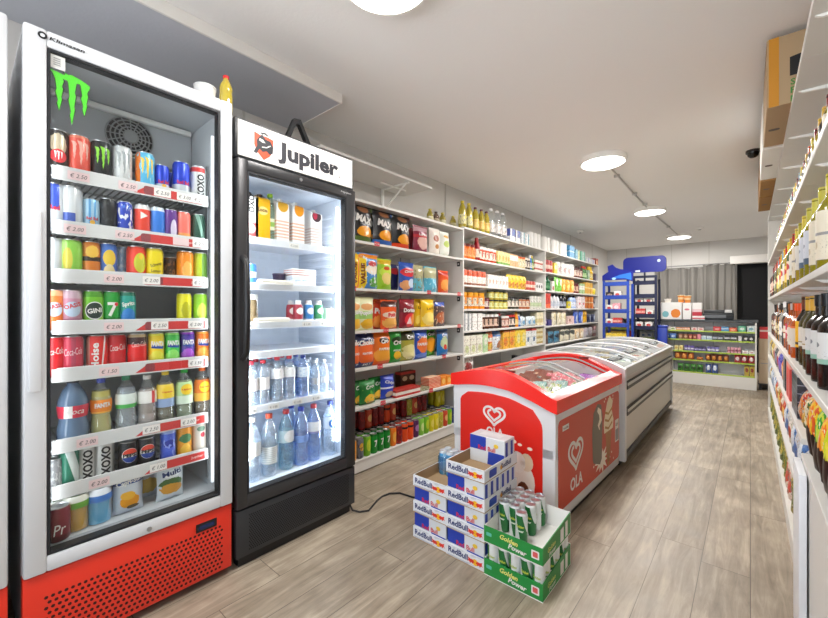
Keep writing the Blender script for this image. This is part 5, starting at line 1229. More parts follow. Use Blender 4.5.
heart(b, -.035, .575, .064, WHITE_INK, f); put_text(b, 'OLA', -.03, .478, .115, .05, WHITE_INK, f, 0, .03)
obj('logo_lettering', b, fz); b = MB()
put_poly(b, ell(.15, .24, .07, .10, 18), C('#f1e8dc'), f); put_poly(b, ell(.115, .34, .05, .06, 16), C('#f6f0e6'), f2); put_poly(b, ell(.17, .35, .04, .05, 14), C('#e6d2b4'), f2); put_poly(b, ell(.15, .15, .045, .09, 14), C('#6a3a1e'), f2)
for ax, az, r in ((.06, .42, .012), (.09, .45, .02), (.13, .44, .014), (.19, .43, .016), (.04, .37, .008)): put_poly(b, ell(ax, az, r, r * .6, 10), C('#f6ead8'), f)
obj('ice_cream_picture', b, fz)
b = MB(); xo = ow + .003; z0, z1 = .115, .60
pr = rrect(-ol + .035, ol - .02, z0, z1, .035)
b.prism(pr, ow, xo, FORG, 'x'); obj('side_panel', b, fz, label='orange red side panel with ice cream picture')  # side panel is darker and more orange than the end panel
b = MB(); f = lambda a, c: (xo + .0008, a, c); f2 = lambda a, c: (xo + .0014, a, c); f3 = lambda a, c: (xo + .002, a, c)
heart(b, -.295, .37, .098, WHITE_INK, f); put_text(b, 'OLA', -.285, .205, .19, .075, WHITE_INK, f, 0, .03)
obj('logo_lettering', b, fz); b = MB()
put_poly(b, [(-.49, .535), (-.40, .535), (-.40, .565), (-.49, .565)], WHITE_INK, f); put_text(b, 'voila', -.445, .55, .07, .014, C('#8a4a4a'), f2)
obj('small_plate', b, fz); b = MB()
BAR = C('#5b4f3d', .3)
cxx = .085
put_poly(b, [(cxx - .10, .25), (cxx - .085, .22), (cxx + .04, .18), (cxx + .075, .21), (cxx + .09, .50), (cxx + .06, .57), (cxx - .01, .585), (cxx - .085, .54), (cxx - .11, .42)], BAR, f2)
put_poly(b, stroke([(cxx - .01, .55), (cxx + .04, .52), (cxx + .05, .47), (cxx + .01, .44), (cxx + .03, .41)], [.03, .05, .05, .035, .012]), C('#efe6d2'), f3)
CN = C('#b9793a'); put_poly(b, [(.235, .36), (.37, .36), (.325, .14), (.30, .12), (.275, .14)], CN, f2)
for k in range(5): put_poly(b, stroke([(.24 + k * .03, .355), (.285 + k * .008, .15)], .005), C('#8a5526'), f3)
put_poly(b, [(.21, .36), (.40, .36), (.415, .42), (.37, .50), (.40, .55), (.33, .60), (.27, .56), (.235, .50), (.20, .43)], C('#eee2c2'), f2)
for zz in (.40, .45, .50): put_poly(b, stroke([(.225, zz), (.30, zz - .022), (.385, zz + .008)], .016), C('#b8862e'), f3)
sp = []
rnd = random.Random(3)
for i in range(22):
    a = 2 * PI * i / 22; r_ = (.125 if i % 2 else .06) * rnd.uniform(.75, 1.2); sp.append((cxx + .08 + r_ * math.cos(a) * 1.2, .20 + r_ * math.sin(a) * .75))
put_poly(b, sp, C('#f2eadc'), f)
for i in range(11): put_poly(b, ell(rnd.uniform(-.06, .42), rnd.choice([rnd.uniform(.56, .59), rnd.uniform(.13, .2)]), .008, .008, 8), C('#f2eadc'), f)
obj('ice_cream_picture', b, fz); b = MB()
put_poly(b, [(.455, .40), (.54, .40), (.54, .24), (.455, .24)], WHITE_INK, f); put_poly(b, [(.463, .33), (.532, .33), (.532, .25), (.463, .25)], C('#8f9096'), f2)
put_text(b, 'OLA', .497, .365, .06, .025, C('#333333'), f2)
obj('price_sticker', b, fz)
# lid frame
b = MB(); hw, hl = OW / 2 + .006, OL / 2 + .006; fb = .055
def arch_bar(ya, yb, over=0.):
    up = [(x * hw, archp(x) + over) for x in xs]; lo = [(x * hw, lip(x)) for x in xs]
    b.prism(up[::-1] + lo, ya, yb, LIDR, 'y', smooth=False)
arch_bar(-hl, -hl + fb); arch_bar(hl - fb, hl)
b.box(hw - .06, hw, -hl + fb, hl - fb, lip(1), archp(1), LIDR); 
for k in range(3):
    xa, xb = hw - .06 + k * .02, hw - .04 + k * .02
    b.add([(xa, -hl + fb, archp(xa / hw)), (xb, -hl + fb, archp(xb / hw)), (xb, hl - fb, archp(xb / hw)), (xa, hl - fb, archp(xa / hw))], [(0, 1, 2, 3)], LIDR)
b.box(-hw, -hw + .045, -hl + fb, hl - fb, lip(-1), archp(-1) , LIDR)
o = obj('lid_frame', b, fz, label='glossy red lid frame')
FGL = clear('freezer_glass', '#fafcfb', .024, .01)
def pane(ya, yb, dz):
    g = MB(); q = [x for x in xs if -.86 <= x <= .83]
    vs = [(x * hw, yy, archp(x) + dz) for x in q for yy in (ya, yb)]
    g.add(vs, [(2 * i, 2 * i + 2, 2 * i + 3, 2 * i + 1) for i in range(len(q) - 1)], FGL, True)
    p = obj('glass_lid', g, fz)
    fr = mat('lid_edge_grey', '#b9bcbc', .35)
    for yy in (ya, yb): e = MB(); e.tube([(x * hw, yy, archp(x) + dz) for x in q], .006, fr, 6); obj('edge_strip', e, p)
    return p
pane(-hl + fb + .005, .06, -.014); pane(.0, hl - fb - .005, -.030)
h = MB(); h.box(.0, .07, -hl + fb - .002, -hl + fb + .018, archp(.1) - .008, archp(.1) + .004, C('#7a1a16')); obj('lid_handle', h, o)
h = MB(); h.box(.06, .13, hl - fb - .012, hl - fb + .004, archp(.3) - .004, archp(.3) + .012, C('#7a1a16')); obj('lid_handle', h, o)
# wire baskets with ice creams
WB = mat('white_wire', '#e9ebec', .4)
b = MB()
for yy in (-.50, -.17, .17, .50): b.box(-.27, .27, yy - .004, yy + .004,   .545, .70, WB)
for xx in (-.268, 0, .268): b.box(xx - .003, xx + .003, -.50, .50, .545, .70, WB)
obj('basket', b, fz)
ice = [boxk(.075, .022, .15, pack('ice_white', '#e9ebe8', [('noise', 6, .55, '#9fc06a'), ('noise', 9, .6, '#d8c23a')], .35), name='ice_cream_pack'), boxk(.075, .022, .15, pack('ice_brown', '#8a4a3a', [('el', .5, .5, .3, .2, '#d8b49a', .8)], .35), name='ice_cream_pack'),
       boxk(.075, .022, .15, pack('ice_pink', '#d86a78', [('noise', 6, .56, '#f0c8cc')], .35), name='ice_cream_pack'), boxk(.075, .022, .15, pack('ice_purple', '#8a3aa0', [('noise', 6, .6, '#c88ad0')], .35), name='ice_cream_pack'), boxk(.075, .022, .15, pack('ice_teal', '#9fc8c4', [('noise', 7, .56, '#e8f0ea'), ('noise', 9, .62, '#3a7a9a')], .35), name='ice_cream_pack'), boxk(.075, .022, .15, pack('ice_grey', '#cfd0cc', [('noise', 7, .55, '#8a8a8a'), ('noise', 9, .62, '#c83a3a')], .35), name='ice_cream_pack')]
inm = ['white and green ice cream pack', 'brown ice cream pack', 'pink ice cream pack', 'purple ice cream pack', 'pale teal ice cream pack', 'grey ice cream pack']
grid = {}
rows = [[1, 1, 1, 4, 0, 0], [1, 1, 5, 0, 0, 5], [1, 5, 5, 4, 0, 4], [5, 1, 1, 5, 4, 0], [1, 1, 1, 2, 2, 5], [1, 1, 2, 2, 2, 2], [1, 1, 2, 2, 3, 3], [1, 1, 2, 2, 3, 2]]
cnt = {}
MW = Matrix.Translation(OLC) @ Matrix.Rotation(ORZ, 4, 'Z')
for j, rw in enumerate(rows):
    for i, k in enumerate(rw):
        yy = -.45 + j * .128; xx = -.222 + i * .089
        o = put(ice[k], MW @ Vector((xx, yy, .5465)), ORZ); o.rotation_euler = (math.radians(-62), 0, ORZ + (.08 if (i + j) % 2 else -.06))
        o.location = MW @ Vector((xx, yy - .03, .632 + .002 * ((i * 3 + j) % 4)))
        tag(o, '%s, %s row, %s from left, in the red freezer' % (inm[k], ORD[j], ORD[i]), 'ice cream', 'ice creams in the red freezer')

# ------------------------------------------------------------------ white island freezer behind it
WX0, WX1, WY0, WY1 = -1.64, -.71, 3.25, 5.63
wf = thing('island_freezer', 'long white island freezer with curved glass top and metal bumper rails', 'freezer', ((WX0 + WX1) / 2, (WY0 + WY1) / 2, 0))
hw2, hl2 = (WX1 - WX0) / 2, (WY1 - WY0) / 2
def arc2(x): return .745 + .095 * (1 - abs(x) ** 2.6)
GREY = mat('aluminium_rail', '#c4c5c3', .3, .6); DRK = mat('dark_bumper', '#46484a', .5); WF2 = mat('white_freezer_panel', '#d2d0cb', .35)
b = MB()
b.box(-hw2 + .02, hw2 - .02, -hl2 + .03, hl2 - .03, .06, .40, WF2, .004, seg=1)
b.box(hw2 - .07, hw2 - .015, -hl2 + .03, hl2 - .03, .40, .68, WF2); b.box(-hw2 + .015, -hw2 + .07, -hl2 + .03, hl2 - .03, .40, .68, WF2)
b.box(-hw2 + .06, hw2 - .06, -hl2 + .03, hl2 - .03, .38, .42, mat('freezer_inner', '#e8ecee', .4)); obj('body', b, wf)
b = MB(); b.box(-hw2 + .05, hw2 - .05, -hl2 + .05, hl2 - .05, 0, .06, BLK); obj('plinth', b, wf)
for ya, yb in ((-hl2, -hl2 + .05), (hl2 - .05, hl2)):
    b = MB(); b.prism([(-hw2, .05), (hw2, .05)] + [(x * hw2, arc2(x)) for x in reversed(xs)], ya, yb, FW, 'y'); obj('end_panel', b, wf)
for s in (1, -1):
    sx0 = s * (hw2 - .015)
    for nm_, z0, z1, d_, m_ in (('top_rail', .685, .748, .012, GREY), ('bumper_rail', .585, .640, .022, DRK), ('bumper_rail', .385, .440, .022, DRK), ('kick_rail', .055, .10, .01, DRK)):
        b = MB(); b.box(min(sx0 - s * .02, sx0 + s * d_), max(sx0 - s * .02, sx0 + s * d_), -hl2 + .052, hl2 - .052, z0, z1, m_, .004, seg=1)
        if nm_ == 'bumper_rail': b.box(min(sx0, sx0 + s * (d_ + .004)), max(sx0, sx0 + s * (d_ + .004)), -hl2 + .054, hl2 - .054, z0 + .032, z1 - .003, GREY)
        obj(nm_, b, wf)
for k in range(5):
    yy = -hl2 + .05 + (2 * hl2 - .10) * k / 4
    if 0 < k < 4:
        b = MB(); q = [x for x in xs if abs(x) <= .93]; b.tube([(x * hw2, yy, arc2(x) - .004) for x in q], .010, FW, 6); obj('cross_bar', b, wf)
    if k < 4:
        ya, yb = yy + .012, yy + (2 * hl2 - .10) / 4 - .012; g = MB(); q = [x for x in xs if abs(x) <= .93]; dz = -.012 if k % 2 else -.026
        g.add([(x * hw2, u, arc2(x) + dz) for x in q for u in (ya, yb)], [(2 * i, 2 * i + 2, 2 * i + 3, 2 * i + 1) for i in range(len(q) - 1)], FGL, True); p = obj('glass_lid', g, wf)
        e = MB(); e.tube([(.30, ya + .10, arc2(.65) + dz + .01), (.34, ya + .10, arc2(.74) + dz + .012), (.34, yb - .10, arc2(.74) + dz + .012), (.30, yb - .10, arc2(.65) + dz + .01)], .006, DRK, 6); obj('lid_handle', e, p)
b = MB()
for yy in (-.6, 0., .6): b.box(-hw2 + .07, hw2 - .07, yy - .004, yy + .004, .42, .66, WB)
b.box(-.004, .004, -hl2 + .05, hl2 - .05, .42, .66, WB); obj('divider', b, wf)
fz_k = [(gb('#5a6468', el('#cfd8dc', .5, .5, .3, .3, .8), w=.17, h=.20, t=.06, s=41), 'blue grey frozen bag'), (gb('#48564c', el('#c8d8b0', .5, .5, .3, .3, .8), w=.17, h=.20, t=.06, s=42), 'green frozen bag'), (gx('#e2dfd6', el('#b8483a', .5, .5, .3, .3), w=.17, h=.20, d=.04), 'white frozen food box'), (gx('#9a8a5a', el('#cfc6a8'), w=.17, h=.2, d=.04), 'yellow frozen food box'), (gx('#4a5878', el('#b9c0cc'), w=.17, h=.2, d=.04), 'blue frozen food box')]
cnt = 0
for j in range(9):
    for i in range(4):
        k, l = fz_k[(j * 3 + i * 2 + j // 2) % 5]
        xx = (WX0 + WX1) / 2 - .30 + i * .195 + (.012 if i > 1 else 0); yy = WY0 + .20 + j * .25
        o = put(k, (xx, yy, .50), 0); o.rotation_euler = (math.radians(-70), 0, .05 * ((i + j) % 3 - 1)); o.location = (xx, yy - .08, .55)
        tag(o, '%s in the white freezer, %s row from near end, %s from left' % (l, ORD[j], ORD[i]), 'frozen food', 'frozen goods in the white freezer')

# ------------------------------------------------------------------ stacked energy drink trays in front of the red freezer
KRAFT = mat('kraft_cardboard', '#a98d6a', .8); TRW = pack('tray_silver', '#dfe2e6', [('noise', 3, .62, '#c9ced4')], .4); RBB = mat('tray_blue', '#1f3da8', .4); RBL = mat('tray_navy', '#27346e', .4)
def bulls(b, cx, cz, s, f):
    put_poly(b, ell(cx, cz, s * .36, s * .36, 16), C('#f2b81e'), f)
    for sg in (-1, 1):
        g = lambda a, c, sg=sg: f(a, c)
        P = [(.05, -.02), (.30, .22), (.62, .20), (.95, .34), (.84, .10), (1.0, -.18), (.78, -.08), (.62, -.30), (.50, -.12), (.30, -.26), (.22, -.08)]
        put_poly(b, [(cx + sg * a * s, cz + c * s) for a, c in P], C('#d8342a'), lambda a, c: tuple(Vector(f(a, c)) + Vector((0, -.0005, 0))))
def tray_geo(w, d, hf, hb, m_out, t_=.004, hs=None):
    b = MB(); hs = hs or hf
    b.box(-w/2, w/2, -d/2, d/2, 0, t_, KRAFT)
    b.box(-w/2, w/2, -d/2, -d/2 + t_, t_, hf, m_out); b.box(-w/2, w/2, d/2 - t_, d/2, t_, hb, m_out)
    for s in (-1, 1): b.prism([(-d/2 + t_, t_), (d/2 - t_, t_), (d/2 - t_, hb), (d/2 - t_ - .03, max(hs, hb)), (-d/2 + t_ + .03, hs), (-d/2 + t_, hf)], min(s * w/2, s * (w/2 - t_)), max(s * w/2, s * (w/2 - t_)), m_out, 'x')
    # bare cardboard inside
    e = .0006
    b.box(-w/2 + t_, w/2 - t_, -d/2 + t_, -d/2 + t_ + e, t_, hf - .001, KRAFT); b.box(-w/2 + t_, w/2 - t_, d/2 - t_ - e, d/2 - t_, t_, hb - .001, KRAFT)
    for s in (-1, 1): b.box(min(s * (w/2 - t_), s * (w/2 - t_ - e)), max(s * (w/2 - t_), s * (w/2 - t_ - e)), -d/2 + t_, d/2 - t_, t_, min(hf, hs) - .001, KRAFT)
    return b
TW, TD = .214, .325
tb = tray_geo(TW, TD, .060, .060, TRW)
lt = MB(); f = lambda a, c: (a, -TD/2 - .0008, c)
put_text(lt, 'RedBull', -.038, .035, .112, .028, RBL, f, 0, .03); bulls(lt, .058, .028, .042, f); put_poly(lt, [(-.10, .006), (.02, .006), (.02, .011), (-.10, .011)], C('#b8bcc4'), f)
fs_ = lambda a, c: (TW/2 + .0008, a, c)
put_text(lt, 'RedBull', .045, .034, .10, .026, RBL, fs_, 0, .03); put_poly(lt, rrect(-.12, -.05, .012, .048, .008), RBB, fs_); put_poly(lt, ell(-.005, .03, .012, .012, 12), C('#e0a02a'), fs_)
K_tray = Kind('drink_tray', 'tray', [('tray', tb), ('lettering', lt)], TW, TD, .06)
# multipack carton: blue / silver quarters
pm = pack('multipack_print', '#d5d9de', [('band', .5, 1, '#2346b8'), ('diag', .0, .62, 2, '#d5d9de')], .35)
def multipack(w, d, h, name='can_multipack'):
    b = MB(); b.box(-w/2, w/2, -d/2, d/2, 0, h, mat('multipack_silver', '#d8dce0', .35), .002, seg=1)
    t = MB(); f = lambda a, c: (a, -d/2 - .0009, c); g = lambda a, c: (a, -d/2 - .0014, c)
    put_poly(t, [(-w/2 + .001, h * .48), (-w * .02, h * .48), (-w * .02, h - .001), (-w/2 + .001, h - .001)], RBB, f); put_poly(t, [(w * .02, .001), (w/2 - .001, .001), (w/2 - .001, h * .48), (w * .05, h * .48)], RBB, f)
    put_text(t, 'Red Bull', .0, h * .58, w * .5, h * .17, RED_INK, g, 0, .02); put_poly(t, ell(w * .27, h * .74, h * .1, h * .08, 12), C('#e8c23a'), g)
    fs = lambda a, c: (w/2 + .0009, a, c)
    n = max(1, round(d / .054))
    for i in range(n):
        a0 = -d/2 + d * (i + .18) / n; a1 = -d/2 + d * (i + .62) / n
        put_poly(t, [(a0, h * .1), (a1, h * .1), (a1, h * .92), (a0, h * .92)], RBB, fs)
    ft = lambda a, c: (a, c, h + .0008)
    put_poly(t, [(-w * .3, -d * .25), (w * .3, -d * .25), (w * .3, d * .25), (-w * .3, d * .25)], C('#e8ebee'), ft)
    return Kind(name, 'multipack', [('carton', b), ('printing', t)], w, d, h)
K_mp = multipack(TW - .012, TD / 2 - .007, .133); K_mp8 = multipack(TW - .014, .108, .135)
LAY = .1345
def stack(x, y, n, where):
    for k in range(n + 1):
        o = put(K_tray, (x, y, .0005 + k * LAY), 0)
        tag(o, '%s RedBull tray, %s from the floor in %s' % ('silver' if k < n else 'open top silver', ORD[k], where), 'tray', 'silver drink trays in the floor stack')
        if k < n:
            for j, s in enumerate((-1, 1)):
                o = put(K_mp, (x, y + s * (TD / 4 - .002), .0048 + k * LAY), 0)
                o.scale = (1, 1, (LAY - .006) / .133)
                tag(o, '%s blue and silver multipack in %s tray of %s' % ('front' if s < 0 else 'rear', ORD[k], where), 'multipack', 'blue silver multipacks in the floor stack')
LXc, RXc, SYc = -1.237, -1.020, 1.712
stack(LXc, SYc + .004, 2, 'left column of floor stack'); stack(RXc, SYc, 3, 'right column of floor stack')
o = put(K_mp8, (RXc, SYc + .095, .0005 + 3 * LAY + .0045), 0); tag(o, 'single blue and silver multipack standing in the topmost open tray', 'multipack')
# two sky blue four-packs in the left open tray
def fourpack():
    c = MB(); m_ = pack('skyblue_can', '#5aa6da', [('side', .38, .62, '#a8d0ea'), ('band', .9, 1, '#cfd6da')], .25, .3)
    for sx_ in (-1, 1):
        for sy_ in (-1, 1): c.lathe([(.022, 0), (.0262, .006), (.0262, .122), (.0225, .132), (.0215, .129), (0, .129)], m_, 16, c=(sx_ * .0268, sy_ * .0268))
    s = MB(); f = MB(); s.box(-.0545, .0545, -.0545, .0545, .018, .108, clear('shrink_film', '#bfe0f2', .2, .05, .08), .012)
    return Kind('can_multipack', 'multipack', [('cans', c), ('shrink_film', s)], .109, .109, .132)
K4 = fourpack()
for dx, lab in ((-.0485, 'sky blue four-pack of cans, left one in the lower open tray'), (.0485, 'sky blue four-pack of cans, right one in the lower open tray')):
    o = put(K4, (LXc + dx * 1.02, SYc + .085, .0005 + 2 * LAY + .0045), 0); o.scale = (.88, .88, 1); tag(o, lab, 'multipack')
# green trays
GPW, GPD = .274, .325; GPX, GPY = -.776, 1.708
GRT = mat('green_tray_print', '#1f8a3c', .4); LWH = mat('white_board', '#e9e8e4', .6); LIME = C('#b9d23a')
def green_tray():
    b = MB(); w, d, t_ = GPW, GPD, .004
    b.box(-w/2, w/2, -d/2, d/2, 0, t_, LWH)
    b.box(-w/2, w/2, -d/2, -d/2 + t_, t_, .074, GRT); b.box(-w/2, w/2, d/2 - t_, d/2, t_, .098, LWH)
    for s in (-1, 1): b.prism([(-d/2 + t_, t_), (d/2 - t_, t_), (d/2 - t_, .098), (-d/2 + t_, .074)], min(s * w/2, s * (w/2 - t_)), max(s * w/2, s * (w/2 - t_)), GRT if s > 0 else LWH, 'x')
    b.box(-w/2 + t_, w/2 - t_, -d/2 + t_, -d/2 + t_ + .0008, t_, .073, LWH); b.prism([(-d/2 + t_, t_), (d/2 - t_, t_), (d/2 - t_, .097), (-d/2 + t_, .073)], w/2 - t_ - .0008, w/2 - t_, LWH, 'x')
    l = MB(); f = lambda a, c: (a, -d/2 - .0008, c)
    put_text(l, 'Golden', -.015, .052, .085, .022, C('#e6e07a'), f, -.06, .03, .2); put_text(l, 'Power', .025, .026, .085, .022, WHITE_INK, f, -.06, .03, .2)
    put_poly(l, rrect(.088, .122, .022, .056, .004), WHITE_INK, f); put_poly(l, rrect(.094, .116, .028, .05, .003), C('#d85a5a'), lambda a, c: (a, -d/2 - .0013, c)); put_poly(l, rrect(-.125, -.098, .034, .05, .004), C('#5ab8a0'), f)
    fs = lambda a, c: (w/2 + .0008, a, c)
    put_poly(l, [(.03, .012), (.07, .012), (.07, .07), (.03, .07)], WHITE_INK, fs); put_poly(l, [(.09, .012), (.12, .012), (.12, .08), (.09, .08)], C('#e8ece6'), fs)
    put_text(l, 'Golden', -.07, .045, .085, .02, C('#e6e07a'), fs, .04, .02, .2); put_text(l, 'Power', -.06, .022, .075, .018, WHITE_INK, fs, .04, .02, .2)
    return Kind('drink_tray', 'tray', [('tray', b), ('lettering', l)], w, d, .1)
KG = green_tray()
kgc = can(.0264, .142, pack('can_green_silver', '#d3d8d6', [('diag', .55, .62, 1.22, '#1f6a34'), ('band', .94, 1, '#e2e4e4')], .3, .25), [T_('Golden', .085, .036, .012, C('#c8d24a'), -.1), T_('Power', .066, .034, .011, C('#e8f0e0'), -.1)])
kgc2 = can(.0264, .142, pack('can_silver_green', '#dfe3e2', [('side', .0, .36, '#2a7a3c'), ('band', .94, 1, '#e8eaea')], .3, .25), [T_('Golden', .085, .036, .012, C('#a8b83a'), -.1), T_('Power', .068, .034, .011, C('#2a6a34'), -.1)])
o = put(KG, (GPX, GPY, .0005), 0); tag(o, 'lower green Golden Power cardboard tray on the floor', 'tray')
UZ = .0005 + .004 + .1425
o = put(KG, (GPX, GPY, UZ), 0); tag(o, 'upper green Golden Power tray, half empty, on the lower cans', 'tray')
for i in range(5):
    o = put(kgc if i in (1, 3) else kgc2, (GPX - .1065 + i * .0533, GPY - GPD / 2 + .032, .0048), 0); tag(o, 'green silver can, front row of lower green tray, %s from left' % ORD[i], 'can', 'cans in the lower green tray')
for j in range(1, 6):
    o = put(kgc2 if j % 2 else kgc, (GPX + .1065, GPY - GPD / 2 + .032 + j * .0533, .0048), .6); tag(o, 'green silver can along right edge of lower green tray, %s from front' % ORD[j], 'can', 'cans in the lower green tray')
for i, (cx, cy) in enumerate([(0, 2), (0, 3), (0, 4), (0, 5), (1, 2), (1, 3), (1, 4), (1, 5), (2, 1.2), (2, 3), (2, 4), (2, 5)]):
    o = put(kgc if i in (0, 2, 4, 6, 8, 9, 11) else kgc2, (GPX - .1065 + cx * .0533, GPY - GPD / 2 + .030 + cy * .0533, UZ + .0043), .15 * (i % 3 - 1))
    tag(o, 'green silver can in upper green tray, %s column from left, %s in it from front' % (ORD[cx], ORD[[k for k, q in enumerate([c for c in [(0, 2), (0, 3), (0, 4), (0, 5), (1, 2), (1, 3), (1, 4), (1, 5), (2, 1.2), (2, 3), (2, 4), (2, 5)] if c[0] == cx]) if q[1] == cy][0]]), 'can', 'cans in the upper green tray')
# ------------------------------------------------------------------ counter with sweets shelves at the far end (front faces -y)
CY = 7.6; CX0, CX1 = -2.0, .075; CD = .25
ct = thing('counter', 'white shop counter with green-edged sweets shelves and dark top', 'counter', ((CX0 + CX1) / 2, CY, 0))
w2 = (CX1 - CX0) / 2; LG = mat('lime_shelf_edge', '#a6c04a', .4); DTOP = mat('dark_counter_top', '#3c4043', .3); CPL = mat('pale_blue_back', '#dde1e3', .5)
b = MB(); b.box(-w2 + .02, w2 - .02, CD - .02, CD, .1, 1.0, CPL)
for i in range(1, 4): b.box(-w2 + 2 * w2 * i / 4 - .005, -w2 + 2 * w2 * i / 4 + .005, CD - .022, CD - .02, .1, 1.0, C('#a4a9ac'))
obj('back_panel', b, ct)
b = MB(); b.box(-w2, w2, 0, CD, 0, .185, LAM, .003, seg=1); obj('base', b, ct)
for x in (-w2, w2 - .02): b = MB(); b.box(x, x + .02, 0, CD, .185, 1.0, LAM); obj('side_panel', b, ct)
b = MB(); b.box(-w2 - .02, w2 + .02, -.012, CD + .28, 1.0, 1.03, DTOP, .004, seg=1); obj('worktop', b, ct)
CZ = [.856, .715, .53, .39, .20]
for z in CZ:
    b = MB(); b.box(-w2 + .02, w2 - .02, .01, CD - .02, z - .015, z, LAM); s = obj('shelf', b, ct)
    b = MB(); b.box(-w2 + .02, w2 - .02, 0, .01, z - .017, z + .005, LG); obj('edge_strip', b, s)
def crow(n, z, segs, dmul=1.):
    """segs: (px0, px1, kind maker, look, count)"""
    r = Row('on %s shelf of counter' % n, 'sweets on the %s counter shelf' % n, lambda a, d, zz: (a, CY + d, z + zz), 0)
    for x0, x1, k, look, c in segs:
        for i in range(c):
            x = x0 + (x1 - x0) * (i + .5) / c; r.put(k, look, x, .02 + k.d / 2)
    r.done()
def X(px): return alongX(px, CY)
def cw(a, b_, n=1): return (X(b_) - X(a)) / n - .006
def sx_(a, b_, c, n, look, h, *L, d=.11, bagk=False):
    w_ = cw(a, b_, n)
    k = (gb(c, *L, w=w_, h=h, t=.07, s=int(a)) if bagk else gx(c, *L, w=w_, h=h, d=d))
    k.name = 'sweets_bag' if bagk else 'sweets_box'; k.cat = 'sweets'
    return (X(a), X(b_), k, look, n)
crow('top', CZ[0], [sx_(612, 632, '#e8c83a', 2, 'yellow sweets box', .08, bd(.3, .6, '#f4ecc0')), sx_(638, 650, '#e6e0da', 2, 'pale sweets box', .06, el('#c85a4a')), sx_(663, 676, '#e9e4dc', 2, 'white sweets box', .05, el('#7aa84a')), sx_(676, 690, '#e08a5a', 2, 'salmon sweets box', .045, bd(.4, .7, '#f0e4d4')), sx_(691, 704, '#ecd8d4', 2, 'pinkish white sweets box', .05, el('#c83a3a')),
   sx_(713, 721, '#c8323a', 1, 'red sweets box', .07, el('#e8a0a0')), sx_(721, 729, '#4a8ac0', 1, 'blue sweets box', .07, bd(.5, .7, '#d8e4f0')), sx_(729, 737, '#d85a3a', 1, 'orange red sweets box', .06, el('#f0c09a')), sx_(738, 746, '#5fb08a', 1, 'green sweets box', .09, el('#dff0e6')), sx_(747, 755, '#d4e2e4', 1, 'pale teal sweets box', .09, el('#6aa0b0'))])
crow('second', CZ[1], [sx_(608, 626, '#d8b02a', 2, 'golden sweets box', .09, el('#f0e0a0')), sx_(626, 634, '#c82a30', 1, 'bright red round sweets tub', .11), sx_(640, 652, '#dcdcd8', 2, 'white sweets box', .08, el('#5a7ab0')), sx_(664, 676, '#3f6ab0', 2, 'blue sweets box', .085, el('#c8d8ec')), sx_(678, 688, '#7a4a2a', 2, 'brown sweets box', .085, el('#d8b08a')), sx_(688, 697, '#8a3a28', 2, 'reddish brown sweets box', .08, el('#e0a080')), sx_(697, 701, '#e08a98', 1, 'pink sweets box', .085),
   sx_(701, 712, '#cfdde8', 2, 'white and pale blue box', .065, bd(.3, .6, '#9fbcd8')), sx_(712, 723, '#3c4254', 2, 'dark slate sweets box', .07, bd(.4, .7, '#c8ccd8')), sx_(724, 737, '#26262c', 2, 'black sweets box', .08, bd(.4, .65, '#d8d8dc')), sx_(738, 742, '#dcdcde', 1, 'grey white sweets box', .075), sx_(743, 754, '#2c2c30', 2, 'black and white sweets box', .08, el('#e0e0e0'))])
crow('third', CZ[2], [sx_(640, 660, '#b84a3a', 3, 'red sweets bag', .10, el('#f0c8b0'), bagk=True), sx_(674, 683, '#e8dc9a', 2, 'cream sweets box', .08, el('#c8a84a')), sx_(684, 694, '#5a4a94', 3, 'purple and white gum box', .085, bd(.3, .6, '#e0dcf0')), sx_(694, 706, '#3a3468', 3, 'dark purple gum box', .07, bd(.3, .6, '#b8b0dc')), sx_(707, 719, '#6a64a8', 3, 'lilac gum box', .08, bd(.3, .6, '#e6e4f4')), sx_(727, 741, '#e4a8b4', 4, 'pink and white gum box', .085, bd(.35, .65, '#8a2a4a')), sx_(742, 755, '#ececea', 2, 'white sweets box', .05, el('#d8a8a8'))])
crow('fourth', CZ[3], [sx_(674, 694, '#a8501e', 3, 'brown and orange sweets bag', .11, el('#e8a04a', .5, .5, .3, .3, .9), bagk=True), sx_(696, 703, '#c8783a', 1, 'low tan sweets bag', .05, bagk=True), sx_(705, 729, '#8a3a1e', 4, 'dark brown sweets bag', .10, el('#e09a3a', .5, .5, .3, .3, .9), bagk=True), sx_(734, 755, '#b8262e', 3, 'red and white sweets bag', .12, el('#f0e4e0', .5, .5, .3, .25, .8), bagk=True)])
crow('lowest', CZ[4], [sx_(677, 703, '#3f8a2a', 4, 'green sweets bag', .12, el('#1f3a1c', .5, .5, .35, .2, .9), bagk=True), sx_(705, 718, '#3a5aa8', 2, 'blue and white sweets bag', .14, el('#dfe6f2', .5, .6, .3, .3, .9), bagk=True), sx_(744, 755, '#b8a03a', 2, 'mustard sweets box', .15, el('#8a2a2a', .5, .6, .3, .2))])
# on the counter
TZ = 1.0305; BY = CY + .12
def onc(px0, px1, h, k_layers, base, label, d=.16, name='display_box', cat='box', y=BY, tx=None):
    w_ = alongX(px1, y) - alongX(px0, y)
    k = boxk(w_ - .008, d, h, pack('counter_' + name + str(px0), base, k_layers, .45), tx, name, cat, .003)
    o = put(k, ((alongX(px0, y) + alongX(px1, y)) / 2, y + d / 2, TZ), 0); tag(o, label, cat); return o
onc(660, 682, .28, [('el', .25, .3, .16, .18, '#7ab8c0', .6), ('el', .72, .35, .22, .26, '#e8862a', .5)], '#f0efec', 'white display box with orange picture, left on the counter')
onc(682.5, 691.5, .27, [('el', .5, .6, .3, .06, '#d87a8a', .4)], '#f1f0ee', 'narrow white display box in the middle of the counter')
onc(692, 702, .27, [('band', .45, .62, '#e8c8cc'), ('band', .2, .45, '#c02a3a')], '#f0eeec', 'white display box with red picture, right of the white boxes')
